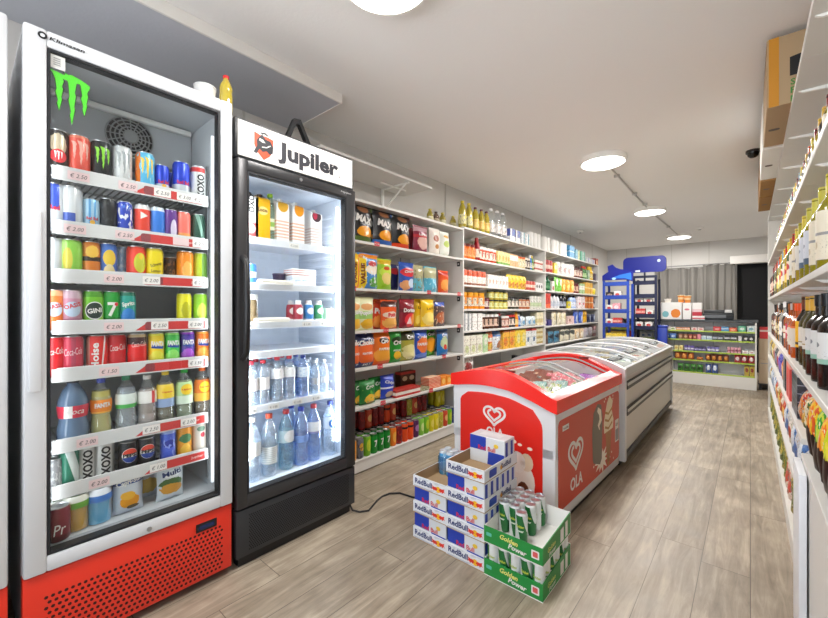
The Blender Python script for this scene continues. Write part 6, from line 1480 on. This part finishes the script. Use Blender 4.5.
onc(692, 705, .06, [('band', .3, .6, '#e6b8c0')], '#efe8e6', 'low pinkish box in front of the red picture box', .06, y=CY + .03)
t = thing('cash_drawer', 'black and grey receipt machine on the counter before the curtain', 'machine', (alongX(718, BY), BY + .1, TZ))
b = MB(); b.box(-.19, .19, -.10, .14, 0, .10, C('#25282c', .4), .006); obj('housing', b, t)
b = MB(); b.box(-.17, .10, -.106, -.10, .03, .075, C('#63676c', .4)); obj('drawer_front', b, t)
b = MB(); b.box(-.18, .185, -.06, .13, .10, .155, C('#2f3236', .4), .008); b.box(.08, .17, -.065, .02, .11, .158, C('#d8d8d8', .5), .004); obj('printer', b, t)
cup = tub(.05, .12, pack('orange_cup', '#e8923a', [('band', .4, .7, '#f3cfa0')], .4), C('#efd8b0'), 'paper_cup', .75)
for px, lab in ((680.5, 'orange paper cup on the left white display box'), (693.5, 'orange paper cup on the narrow white display boxes')):
    o = put(cup, (alongX(px, BY) if px < 685 else alongX(687, BY), BY + .08, TZ + (.2805 if px < 685 else .2705)), 0); tag(o, lab, 'cup')
o = put(tub(.05, .06, C('#e9e6de'), C('#d8d4c8'), 'plastic_tub'), (alongX(667, BY), BY + .08, TZ + .2805), 0); tag(o, 'small cream tub on the left end of the white display box', 'tub')
# ------------------------------------------------------------------ cardboard boxes between the counter and the right shelves
KB = mat('pale_cardboard', '#b9a58c', .8); TAPE = C('#a08a6c', .6)
def cbox(w, d, h, loc, label, m=KB, marks=None, rz=0):
    t = thing('cardboard_box', label, 'box', loc, rz)
    b = MB(); b.box(-w/2, w/2, -d/2, d/2, 0, h, m, .003, seg=1); obj('carton', b, t)
    q = MB(); q.box(-w/2 - .0008, w/2 + .0008, -.025, .025, h * .8, h + .0008, TAPE); obj('tape', q, t)
    if marks: q = MB(); marks(q); obj('printing', q, t)
    return t
bx, by = .21, 7.86
cbox(.22, .26, .36, (bx, by, .10), 'lowest pale cardboard box beside the counter end', marks=lambda q: put_poly(q, [(-.09, .29), (.09, .29), (.09, .305), (-.09, .305)], C('#8f8f8c'), lambda a, c: (a, -.131, c)))
t = thing('wooden_pallet', 'dark low stand under the pale cardboard boxes by the counter', 'stand', (bx, by, 0)); b = MB(); b.box(-.12, .12, -.14, .14, .08, .0995, C('#3a3330')); obj('deck', b, t)
b = MB(); [b.box(x, x + .03, -.13, .13, 0, .08, C('#2c2826')) for x in (-.11, -.015, .08)]; obj('runner', b, t)
cbox(.22, .26, .30, (bx, by, .4605), 'middle pale cardboard box beside the counter end')
cbox(.21, .25, .24, (bx, by, .8), 'topmost pale cardboard box beside the counter end') if False else None
o = put(boxk(.16, .14, .17, pack('red_small_box', '#c8282a', [('band', .6, .75, '#e8d0c8')], .4)), (bx - .02, by - .05, .761), 0); tag(o, 'red box standing on the pale cardboard boxes by the counter', 'box')
cbox(.21, .24, .0 + .30, (bx + .0, by + .2, .0) if False else (bx + .005, by + .26, .0), 'pale cardboard box standing on the floor behind the box stack')
# ------------------------------------------------------------------ curtain on the back wall
CURT = plaster('grey_curtain_cloth', '#716e69', .08, 3., .9)
def curtain(x0, x1, z0, z1, label, ph, ng):
    b = MB(); n = 90; vs = []; fs = []
    for i in range(n + 1):
        u = i / n; x = x0 + (x1 - x0) * u
        a = math.sin(u * ng * 2 * PI + ph) * .022 + math.sin(u * ng * 4.7 + ph * 2) * .016
        for j, z in enumerate((z1, (z0 + z1) / 2, z0)): vs.append((x + .01 * math.sin(u * 31 + j), YB - .10 + a * (1 + .25 * j), z + (.012 * math.sin(u * 25 + ph) if j == 0 else 0)))
    for i in range(n):
        for j in range(2): fs.append((i * 3 + j, i * 3 + j + 1, i * 3 + 3 + j + 1, i * 3 + 3 + j))
    b.add(vs, fs, CURT, True); o = obj('curtain', b); m = o.modifiers.new('thickness', 'SOLIDIFY'); m.thickness = .006
    return tag(o, label, 'curtain')
curtain(-1.52, -.70, .10, 2.03, 'wide left grey curtain hanging on the back wall', .4, 6)
curtain(-.71, -.215, .10, 2.07, 'narrower right grey curtain hanging beside the black doorway', 2., 4)
b = MB(); b.tube([(-1.56, YB - .10, 2.085), (-.20, YB - .10, 2.085)], .009, C('#8a8a8a', .4, .5)); 
for x in (-1.5, -.3): b.box(x - .01, x + .01, YB - .1, YB, 2.08, 2.1, C('#8a8a8a', .4, .5))
tag(obj('curtain_rail', b), 'thin grey curtain rail along the back wall', 'rail')
# ------------------------------------------------------------------ blue ladder display racks
BLU = mat('blue_rack_metal', '#2444a0', .4); NAV = mat('navy_rack_metal', '#131b3c', .4); CBL = mat('bright_blue_board', '#08197e', .35); LBL = mat('light_blue_board', '#2468c4', .35)
RY = 6.83; RY2 = 7.19
def rack(name, x0, x1, m, label, zs, ztop, zb, depth=.34, RY=RY):
    t = thing(name, label, 'rack', ((x0 + x1) / 2, RY, 0)); w = (x1 - x0) / 2
    for sx_ in (-w, w - .035):
        for sy_ in (0, depth - .03):
            b = MB(); b.box(sx_, sx_ + .035, sy_, sy_ + .03, 0, ztop if sy_ == 0 else ztop - .05, m, .004, seg=1); obj('post', b, t)
    for z in zs:
        b = MB(); b.box(-w + .036, w - .036, 0, .02, z - .03, z + .035, m, .004, seg=1); s = obj('rung', b, t)
        b = MB(); b.box(-w + .036, w - .036, .02, depth - .03, z - .012, z - .004, m); obj('shelf_plate', b, s)
    return t
rx0, rx1 = alongX(602.5, RY), alongX(629, RY)
L_Z = [1.60, 1.385, 1.165, .94, .70, .46, .2]
r1 = rack('display_rack', rx0, rx1, BLU, 'bright blue ladder display rack with splash shaped header', L_Z, 1.66, 0)
zf = lambda px: 1.2  # splash header outline, metres
b = MB(); w = (rx1 - rx0) / 2
spl = [(-w - .0, 1.66), (-w + .0, 1.74), (-w + .09, 1.80), (-w + .08, 1.89), (-w + .15, 1.915), (-w + .20, 1.86), (-w + .27, 1.83), (-w + .36, 1.815), (w + .03, 1.795), (w + .06, 1.76), (w + .05, 1.63), (w - .02, 1.66), (w - .08, 1.665), (-w + .06, 1.665)]
b.prism(spl, -.012, .018, CBL, 'y'); h = obj('header_board', b, r1, label='bright blue splash shaped header')
b = MB(); put_poly(b, [(-w + .12, 1.69), (-w + .25, 1.74), (w + .03, 1.77), (w + .04, 1.65), (w - .06, 1.685)], LBL, lambda a, c: (a, -.0135, c)); put_poly(b, ell(-.02, 1.685, .03, .02, 12), C('#9cc4f0'), lambda a, c: (a, -.0145, c)); obj('printing', b, h)
nx0, nx1 = alongX(632.5, RY2), alongX(657, RY2)
N_Z = [1.622, 1.407, 1.285, 1.087, .892, .64, .40]
r2 = rack('display_rack', nx0, nx1, NAV, 'dark navy ladder display rack under a rounded blue sign', N_Z, 1.74, 0, RY=RY2)
b = MB(); b.prism(rrect(-.31, .30, 1.79, 2.045, .07, 6), -.012, .02, CBL, 'y'); sg = obj('sign_board', b, r2, label='rounded bright blue sign board')
b = MB(); put_poly(b, ell(.20, 1.965, .022, .022, 14), C('#c8d8f4'), lambda a, c: (a, -.0128, c)); put_poly(b, rrect(-.13, -.06, 1.80, 1.83, .01), C('#dfe6f4'), lambda a, c: (a, -.0128, c)); obj('printing', b, sg)
b = MB(); b.box(-.012, .012, .0, .02, 1.64, 1.79, NAV); b.box(-w * .0 - .14, .14, .0, .02, 1.70, 1.74, NAV); obj('sign_post', b, r2)
def rrow(who, x0, x1, z, n, items, RY=RY):
    r = Row('on %s tier of %s' % (n, who), 'packs on the %s' % who, lambda a, d, zz: (a, RY + .03 + d, z + zz), 0)
    tot = sum(k.w for k, _ in items); g = max(.001, (x1 - x0 - .08 - tot) / len(items)); x = x0 + .04
    for k, l in items:
        if x + k.w > x1 - .036: break
        r.put(k, l, x + k.w / 2, k.d / 2 + .005); x += k.w + g
    r.done()
pk_r = gx('#c8302e', bd(.4, .7, '#e8a89a'), w=.13, h=.12, d=.1); pk_w = gx('#e8e6e2', el('#c83a3a', .5, .5, .3, .2), w=.10, h=.10, d=.1); pk_y = gx('#e8c83a', bd(.3, .6, '#f2e8a8'), w=.15, h=.11, d=.1); pk_b = gx('#2a2226', el('#b8a090'), w=.12, h=.09, d=.1); pk_p = gx('#e8a0a8', el('#f2e0e2'), w=.11, h=.13, d=.1); pk_c = can(.045, .12, PK('#c8282c', bd(.3, .5, '#e8b0a8')), None, n=14, join=True, name='snack_tin', cat='tin')
who = 'bright blue rack'
rrow(who, rx0, rx1, L_Z[0], 'top', [(pk_b, 'dark pack'), (pk_w, 'white pack'), (pk_r, 'red pack')]) if False else None
rrow(who, rx0, rx1, L_Z[1], 'second', [(pk_b, 'dark pack'), (pk_w, 'white pack'), (pk_p, 'pink pack')])
rrow(who, rx0, rx1, L_Z[2], 'third', [(pk_w, 'white pack'), (pk_p, 'pink pack'), (pk_r, 'red pack')])
rrow(who, rx0, rx1, L_Z[3], 'fourth', [(pk_w, 'white pack'), (pk_r, 'red pack'), (pk_w, 'white pack')])
rrow(who, rx0, rx1, L_Z[4], 'fifth', [(pk_y, 'yellow pack'), (pk_y, 'yellow pack')])
rrow(who, rx0, rx1, L_Z[5], 'sixth', [(pk_w, 'white pack'), (pk_c, 'red tin'), (pk_w, 'white pack')])
who = 'navy rack'
rrow(who, nx0, nx1, N_Z[2], 'third', [(pk_w, 'white pack'), (pk_w, 'white pack')], RY2)
rrow(who, nx0, nx1, N_Z[3], 'fourth', [(pk_r, 'red pack'), (pk_w, 'white pack')], RY2)
rrow(who, nx0, nx1, N_Z[4], 'fifth', [(pk_w, 'white pack'), (pk_w, 'white pack')], RY2)
t = thing('waste_bin', 'small dark blue bin standing right of the navy rack', 'bin', (alongX(660, RY2 + .1) + .02, RY2 + .2, 0))
b = MB(); b.box(-.07, .07, -.07, .07, 0, .90, mat('blue_bin_plastic', '#1f3aa0', .4), .01); obj('body', b, t); b = MB(); b.box(-.075, .075, -.075, .075, .9, .94, mat('blue_bin_plastic', '#1f3aa0', .4), .008); obj('lid', b, t)
# papers pinned behind the navy rack
t = None
# ------------------------------------------------------------------ bottle shelves along the right wall (front faces -x)
RX = .15; RDP = .455
ZD, ZC, ZA, ZBt, ZE, ZF, ZG = 2.19, 1.70, 1.32, .945, .70, .44, .12
def right_unit(y0, y1, zs, label, base_h, end=False, closed=False):
    w = y1 - y0; t = thing('shelving_unit', label, 'shelves', (RX, (y0 + y1) / 2, 0), -R90)
    b = MB(); b.box(-w/2, w/2, RDP - .008, RDP, 0, 2.2, PANEL); obj('back_panel', b, t)
    if end:   # far end = -x local
        b = MB(); b.box(-w/2, -w/2 + .02, 0, RDP - .01, 0, 2.2, LAM, .002, seg=1); obj('side_panel', b, t)
    for k, z in enumerate(zs):
        b = MB(); b.box(-w/2 + (.021 if end else 0), w/2 - .001, 0, RDP - .01, z - .024, z, LAM, .002, seg=1); s = obj('shelf', b, t)
        for i in range(2):
            x = -w/2 + w * (.25 + .5 * i)
            b = MB(); b.prism([(.012, z - .0245), (RDP - .012, z - .0245), (RDP - .012, z - .075), (.34, z - .06), (.03, z - .034)], x - .006, x + .006, BRK, 'x'); obj('bracket', b, s)
    b = MB(); b.box(-w/2 + (.021 if end else 0), w/2 - .001, .004, RDP - .01, 0.0, base_h - .001, LAM); obj('base', b, t)
    return t
FAR = [ZD, ZC, ZA, ZBt, ZE, ZF, ZG]
right_unit(4.60, 5.82, FAR, 'farthest white bottle shelves on the right wall, next to the cardboard boxes', ZG - .024, True)
right_unit(3.36, 4.60, FAR, 'middle white bottle shelves on the right wall', ZG - .024)
right_unit(2.12, 3.36, FAR, 'second nearest white bottle shelves on the right wall, under the brown carton', ZG - .024)
right_unit(1.00, 2.12, [ZD, ZC, ZA, ZBt, .645], 'nearest white bottle shelves at the right edge, closed white base', .62)
t = thing('side_post', 'white upright board at the end of the nearest right shelves', 'board', (RX, 2.0, 0), -R90)
b = MB(); b.box(-.12, .10, -.022, -.001, 0, .625, mat('cool_white_board', '#e8ebf0', .35), .003); obj('board', b, t)
b = MB(); b.lathe([(.006, 0), (.006, .003), (0, .003)], C('#222222'), 10, T=Matrix.Translation((.06, -.022, .06)) @ Matrix.Rotation(R90, 4, 'X')); obj('screw', b, t)
# bottles: one entry per kind
def gl(n, c, op=.5, rough=.16): return clear('glass_' + n, c, .06, rough, op)
_lb = [0]
def lbl(c, *L):
    _lb[0] += 1
    return pack('bottle_label_%d' % _lb[0], c, list(L) + [('noise', 26., .66, '#8a857c', .12, .42)], .5)
def WB_(n, g, capc, lab, z0=.14, z1=.44, r=.0375, h=.315, sh='wine', tx=None, foil=True): return bottle(sh, r, h, g, C(capc, .3), (z0, z1, lab), tx, 16, False, 'wine_bottle' if sh == 'wine' else 'liquor_bottle', foil=foil)
oliveg = gl('olive', '#a39a1c', .6); yel = gl('straw', '#c2aa1e', .6); grn = gl('green', '#5f7a2a', .55); drk = mat('dark_glass', '#1c140f', .2); amb = gl('amber', '#b85a1e', .6); orr = gl('orange', '#d86a2a', .6); clr = gl('clear', '#dfe4e2', .25); brn = gl('brown', '#5a3218', .7); pnk = gl('rose', '#d88a70', .55)
W = {
 'cream': WB_('cream', oliveg, '#b8b03a', lbl('#d8d0bc', bd(.5, .56, '#8a8a8a'), el('#b8a88a', .5, .3, .2, .08)), .12, .62),
 'blueband': WB_('blueband', oliveg, '#c8c04a', lbl('#c8ced8', bd(0, .18, '#4a6078'), el('#8a94a4', .5, .55, .2, .06)), .18, .60),
 'white': WB_('white', yel, '#d8c84a', lbl('#d4d2ca', el('#7a8290', .5, .4, .14, .1)), .20, .56),
 'gold': WB_('gold', yel, '#c8a02a', lbl('#e4c860', el('#b8302a', .5, .65, .3, .2)), .14, .46),
 'pale': WB_('pale', gl('pale', '#c9cc9a', .5), '#7a9ab0', lbl('#e2e6cc', bd(0, .3, '#c8cc8a')), .12, .44),
 'redwhite': WB_('redwhite', grn, '#a8242a', lbl('#e8d8c4', el('#b8302a', .5, .7, .34, .2)), .16, .5),
 'darkred': WB_('darkred', drk, '#7a1a20', lbl('#e0d4c0', bd(.1, .3, '#7a1a20')), .14, .46),
 'blacko': WB_('blacko', drk, '#d85a2a', lbl('#1e1a1a', el('#d8b09a', .5, .5, .3, .12)), .14, .5),
 'pinklab': WB_('pinklab', pnk, '#e0a090', lbl('#e8b8a8', bd(.4, .6, '#c86a5a')), .14, .46)}
wn = {'cream': 'olive wine bottle with cream label', 'blueband': 'wine bottle with white and slate label', 'white': 'white-labelled straw wine bottle', 'gold': 'straw wine bottle with gold label', 'pale': 'pale green wine bottle', 'redwhite': 'green wine bottle with red mark', 'darkred': 'dark red wine bottle', 'blacko': 'black wine bottle with orange cap', 'pinklab': 'rose wine bottle'}
S = {
 'teal': WB_('teal', drk, '#101216', lbl('#d2d4d4', bd(0, .16, '#8fb8a8'), el('#6a7078', .5, .6, .2, .08)), .26, .58, .041, .31, 'spirit'),
 'olive': WB_('olive', gl('darkolive', '#4a4420', .75), '#d8a83a', lbl('#d6d2ca', bd(.2, .26, '#9a8a5a')), .28, .56, .037, .31, 'wine'),
 'yellowlab': WB_('yellowlab', drk, '#6a3a1e', lbl('#f0b81e', bd(.1, .2, '#3a2a14')), .22, .62, .036, .315, 'wine'),
 'orange': WB_('orange', orr, '#e8531e', lbl('#dcd5ca', el('#c8503a', .4, .35, .14, .12, .8), bd(.9, 1, '#e07a4a')), .20, .58, .044, .285, 'spirit'),
 'amber': WB_('amber', amb, '#8a4a1a', lbl('#e4dccc', bd(.4, .5, '#a83a2a')), .22, .5, .038, .29, 'spirit'),
 'magenta': WB_('magenta', amb, '#b8b8bc', lbl('#c82a54', bd(.4, .6, '#f0d0d8')), .24, .56, .036, .29, 'spirit'),
 'clear': WB_('clear', clr, '#dcdcdc', lbl('#e8e8ea', el('#8a8a94', .5, .5, .2, .14)), .2, .52, .037, .31, 'spirit'),
 'black': WB_('black', drk, '#16161a', lbl('#2a2426', el('#d8c8b0', .5, .5, .3, .16)), .2, .52, .037, .30, 'spirit'),
 'honey': WB_('honey', gl('honey', '#c88a2a', .6), '#2a1c14', lbl('#e8d49a', bd(.3, .4, '#6a3a1e')), .18, .48, .037, .29, 'spirit'),
 'neon': can(.036, .26, pack('neon_tube', '#c8dc1a', [('band', .12, .5, '#e8ecd0')], .35), None, C('#d4e61e'), 'gift_tube', 16, 'tube'),
 'blackcap': WB_('blackcap', gl('blueish', '#3a4a78', .7), '#0e1016', lbl('#d8dce4', bd(0, .3, '#2a3a6a')), .2, .55, .040, .32, 'spirit'),
 'pinktube': can(.034, .24, pack('pink_tube', '#d83a78', [('band', .3, .5, '#f0c8d4')], .35), None, C('#c82a68'), 'gift_tube', 16, 'tube'),
 'tan': can(.036, .25, pack('tan_tube', '#d8b89a', [('band', .4, .6, '#8a5a3a')], .4), None, C('#c8a884'), 'gift_tube', 16, 'tube')}
sn = {'teal': 'dark bottle with white and teal label', 'olive': 'dark olive bottle with white label', 'yellowlab': 'black bottle with tall yellow label', 'orange': 'orange bottle with white label', 'amber': 'amber bottle', 'magenta': 'amber bottle with magenta label', 'clear': 'clear bottle', 'black': 'black bottle', 'honey': 'honey coloured bottle', 'neon': 'neon yellow tube', 'blackcap': 'blue bottle with tall black cap', 'pinktube': 'pink tube', 'tan': 'tan tube'}
def rrowR(n, z, front, back, kinds, names, y0, step, d0=.045, dstep=.10):
    r = Row('on %s right shelf' % n, 'bottles on the %s right shelf' % n, lambda a, d, zz: (RX + d, -a, z + zz), -R90)
    y = y0
    for i, q in enumerate(front):
        r.put(kinds[q], names[q], -(y), d0, rank=0)
        if back and i + 1 < len(front): qb = back[i % len(back)]; r.put(kinds[qb], names[qb] + ' standing behind', -(y + step / 2), d0 + dstep)
        y += step
    r.done()
seqA = ['cream', 'cream', 'blueband', 'blueband', 'white', 'cream', 'white', 'redwhite', 'gold', 'white', 'redwhite', 'gold', 'pale', 'gold', 'blacko', 'pale', 'blacko', 'darkred', 'pinklab', 'darkred', 'darkred']
rrowR('middle', ZA, seqA, ['cream', 'pale', 'gold', 'pale', 'cream', 'gold', 'darkred'], W, wn, 1.82, .19, .05, .115)
seqB = ['teal', 'teal', 'teal', 'olive', 'olive', 'yellowlab', 'orange', 'orange', 'amber', 'magenta', 'amber', 'black', 'clear', 'clear', 'honey', 'black', 'honey', 'clear', 'amber', 'black', 'darkamber', 'black']
S['darkamber'] = WB_('darkamber', gl('darkamber', '#7a4420', .7), '#1c1a1a', lbl('#d8c8a8', bd(.3, .5, '#8a2a24')), .2, .5, .038, .29, 'spirit'); sn['darkamber'] = 'dark amber bottle with tan label'
rrowR('fourth', ZBt, seqB, ['blackcap', 'blackcap', 'olive', 'tan', 'honey', 'neon', 'pinktube', 'tan', 'clear', 'clear', 'black', 'honey'], S, sn, 1.80, .175, .055, .115)
seqC = ['white', 'cream', 'darkred', 'gold', 'gold', 'darkred', 'white', 'blacko', 'gold', 'darkred', 'white', 'pale', 'darkred', 'gold', 'white', 'darkred', 'pale', 'white', 'darkred', 'cream', 'redwhite', 'gold', 'white', 'darkred', 'darkred', 'pale', 'white', 'redwhite', 'darkred', 'cream']
rrowR('second', ZC, seqC, None, W, wn, 1.9, .125, .085)
# tall red bottle at the far end of the second shelf
# ---- lower shelves
def lrow(n, z, items, d0=None):
    r = Row('on %s right shelf' % n, 'packs on the %s right shelf' % n, lambda a, d, zz: (RX + d, -a, z + zz), -R90)
    for q in items:
        k, look, y = q[:3]; d = q[3] if len(q) > 3 else .012 + k.d / 2
        r.put(k, look, -y, d, q[4] if len(q) > 4 else 0.)
    r.done()
rb_ = lambda c, *L, w=.16, h=.19, t=.07, s=5: gb(c, *L, w=w, h=h, t=t, s=s)
e1 = boxk(.30, .20, .19, pack('print_slate', '#2c303c', [('noise', 5, .6, '#5a6278'), ('bars', 5, .12, '#8a90a0')], .3)); e2 = boxk(.11, .14, .215, pack('print_coral_box', '#e0504a', [('band', .8, .95, '#f0a090'), ('side', .0, .12, '#f4d4d0')], .4)); e3 = rb_('#3a3aa8', el('#8a6ac8', .5, .5)); e4 = rb_('#e07a2a', el('#f4c88a')); e5 = rb_('#c8a83a', el('#efe4b0'), h=.2); e6 = rb_('#2a2c34', el('#8a94a8')); e7 = rb_('#d8c8b8', el('#b83a3a'), h=.2); e8 = boxk(.08, .12, .20, pack('print_black_white_box', '#22262e', [('side', .3, .5, '#e8e8ea')], .4))
ye_ = bottle('wide', .055, .075, mat('lime_tin', '#c8d41a', .35), C('#d4e02a', .3), None, None, 16, True, 'food_tub', 'tub')
lrow('fifth', ZE, [(e1, 'slate display box', 2.62), (e2, 'coral red box', 2.98), (e2, 'coral red box', 3.12), (e8, 'black and white box', 3.32), (e8, 'black and white box', 3.42), (e4, 'orange bag', 3.58), (e3, 'indigo bag', 3.78), (e3, 'indigo bag', 3.96), (e7, 'beige bag with red mark', 4.16), (e6, 'dark bag', 4.34), (e6, 'dark bag', 4.52), (e7, 'beige bag with red mark', 4.74), (e5, 'mustard bag', 4.94), (e5, 'mustard bag', 5.14), (e6, 'dark bag', 5.36), (e5, 'mustard bag', 5.58)])
f1_ = rb_('#4a78b8', el('#dfe6ee', .5, .6, .3, .3, .8)); f2_ = rb_('#c84a2a', el('#f0c060', .5, .5)); f3_ = rb_('#e6dcd0', el('#c8522a', .5, .5, .3, .2)); f4_ = rb_('#c8ccd4', el('#5a7ab8', .5, .5, .3, .25, .9)); f5_ = rb_('#a8862a', el('#e4cf8a', .5, .5))
lrow('sixth', ZF, [(k, l, 2.24 + i * .178) for i, (k, l) in enumerate([(f4_, 'pale grey bag'), (f1_, 'blue and white bag'), (f4_, 'pale grey bag'), (f1_, 'blue and white bag'), (f3_, 'cream and rust bag'), (f4_, 'pale grey bag'), (f1_, 'blue and white bag'), (f2_, 'red orange bag'), (f3_, 'cream and rust bag'), (f2_, 'red orange bag'), (f5_, 'ochre bag'), (f3_, 'cream and rust bag'), (f2_, 'red orange bag'), (f1_, 'blue and white bag'), (f1_, 'blue and white bag'), (f4_, 'pale grey bag'), (f1_, 'blue and white bag'), (f1_, 'blue and white bag'), (f5_, 'ochre bag'), (f1_, 'blue and white bag')])])
g1k = rb_('#3a1c18', el('#c8282a', .5, .6, .36, .2, .8), w=.17, h=.23, s=7); g2k = rb_('#a89a3a', el('#6a7a2a', .5, .5, .3, .3, .9), w=.17, h=.23, s=8); g3k = rb_('#e8d4c8', el('#d84a3a', .5, .5, .35, .25, .9), w=.17, h=.23, s=9); g4k = rb_('#6a7a3a', el('#c8b84a', .5, .5), w=.17, h=.23, s=10)
lrow('lowest', ZG, [(k, l, 2.26 + i * .185) for i, (k, l) in enumerate([(g1k, 'dark brown bag with red'), (g1k, 'dark brown bag with red'), (g2k, 'olive bag'), (g2k, 'olive bag'), (g3k, 'white and red bag'), (g3k, 'white and red bag'), (g2k, 'olive bag'), (g2k, 'olive bag'), (g4k, 'moss green bag'), (g2k, 'olive bag'), (g4k, 'moss green bag'), (g2k, 'olive bag'), (g4k, 'moss green bag'), (g4k, 'moss green bag'), (g2k, 'olive bag'), (g4k, 'moss green bag'), (g2k, 'olive bag'), (g4k, 'moss green bag'), (g2k, 'olive bag')])])
# nearest unit: tall bags, bright above and dark striped below
def tallbag(n, c, c2, s_):
    return bag1(.098, .245, .06, pack('tall_bag_' + n, c, [('noise', 5., .55, c2), ('noise', 8., .62, '#e8e4d4'), ('el', .5, .0, .9, .52, '#231b1c', .5)], .3), seed=s_)
r = Row('on near low right shelf', 'bags on the near low right shelf', lambda a, d, zz: (RX + d, -a, .645 + zz), -R90)
tb_ = {'o': (tallbag('orange', '#ee7a1c', '#f2c43a', 51), 'orange bag with dark base'), 'g': (tallbag('green', '#2fa03a', '#c8d84a', 52), 'green bag with dark base'), 'y': (tallbag('yellow', '#e8c41e', '#d85a2a', 53), 'yellow bag with dark base'), 'l': (tallbag('lime', '#c8d81e', '#e8e04a', 54), 'lime bag with dark base')}
for i, k in enumerate('gloglogyo'): kk_, ll_ = tb_[k]; r.put(kk_, ll_, -(1.20 + i * .102), .04)
r.done()
lrow('fifth', ZE, [(rb_('#e0b43a', el('#3a6a8a', .5, .5, .34, .3, .9), w=.14, h=.16, s=15), 'yellow and blue bag', 2.21), (rb_('#d8d4cc', el('#c8442a', .4, .6, .3, .2, .9), w=.14, h=.16, s=16), 'grey bag with red', 2.37)]) if False else None
r = Row('on near end of fifth right shelf', 'packs on the near end of the fifth right shelf', lambda a, d, zz: (RX + d, -a, ZE + zz), -R90)
r.put(rb_('#b8b4ac', ('noise', 5, .5, '#e0852a'), ('noise', 4, .58, '#c8342a'), w=.14, h=.15, s=16), 'grey bag with red', -2.40, .05); r.put(rb_('#d8a82a', ('noise', 5, .52, '#e8e0c8'), ('noise', 4, .6, '#2f6a3a'), w=.14, h=.15, s=15), 'mottled yellow bag', -2.23, .05)
r.put(ye_, 'lime yellow tub', -2.25, .15); r.put(ye_, 'lime yellow tub', -2.38, .15); r.done()
# ---- cartons on the top board, hanging a little over its edge
OCH = mat('ochre_print', '#c8881e', .6); BRC = mat('brown_cardboard', '#9c7440', .8)
def tbox(y0, y1, x0, x1, h, m, label, marks=None):
    w, d = y1 - y0, x1 - x0
    t = thing('cardboard_box', label, 'box', ((x0 + x1) / 2, (y0 + y1) / 2, ZD + .0005))
    b = MB(); b.box(-d/2, d/2, -w/2, w/2, 0, h, m, .003, seg=1); obj('carton', b, t)
    q = MB(); q.box(-.025, .025, -w/2 - .0008, w/2 + .0008, h * .75, h + .0008, TAPE); obj('tape', q, t)
    q = MB(); marks and marks(q, d, w, h)
    if q.v: obj('printing', q, t)
    return t
def mk1(q, d, w, h):
    f = lambda a, c: (a, -w/2 - .0015, c)
    put_poly(q, [(-d/2 + .008, .0), (-d/2 + .045, .0), (-d/2 + .045, h), (-d/2 + .008, h)], OCH, f)
    put_poly(q, [(-d/2 + .083, .13), (-d/2 + .19, .13), (-d/2 + .19, .21), (-d/2 + .16, .232), (-d/2 + .083, .22)], C('#17171a'), f)
    for i, s in enumerate(('SA', 'PL', 'IL')): put_text(q, s, -d/2 + .108, .10 - i * .04, .045, .03, C('#3f8a3a'), f, 0, .02)
    put_poly(q, rrect(-d/2 + .015, -d/2 + .062, .0, .035, .015), C('#3a2412'), lambda a, c: (a, c, -.0012))
def mk2(q, d, w, h): put_poly(q, rrect(-d/2 + .02, -d/2 + .06, -.02, .02, .015), C('#3a2412'), lambda a, c: (a, c, -.0012))
LB = mat('pale_brown_cardboard', '#b09674', .8)
tbox(2.60, 3.22, .062, .50, .335, LB, 'brown carton with ochre stripe and black mark on the top right shelf', mk1)
tbox(3.26, 4.02, .058, .48, .30, mat('white_carton', '#e6e6e2', .6), 'white carton on the top right shelf behind the striped brown one', mk2)
tbox(4.06, 4.62, .062, .46, .30, BRC, 'brown carton on the top right shelf, third from the front', mk2)
tbox(4.65, 5.30, .062, .46, .30, BRC, 'farthest brown carton on the top right shelf', mk2)
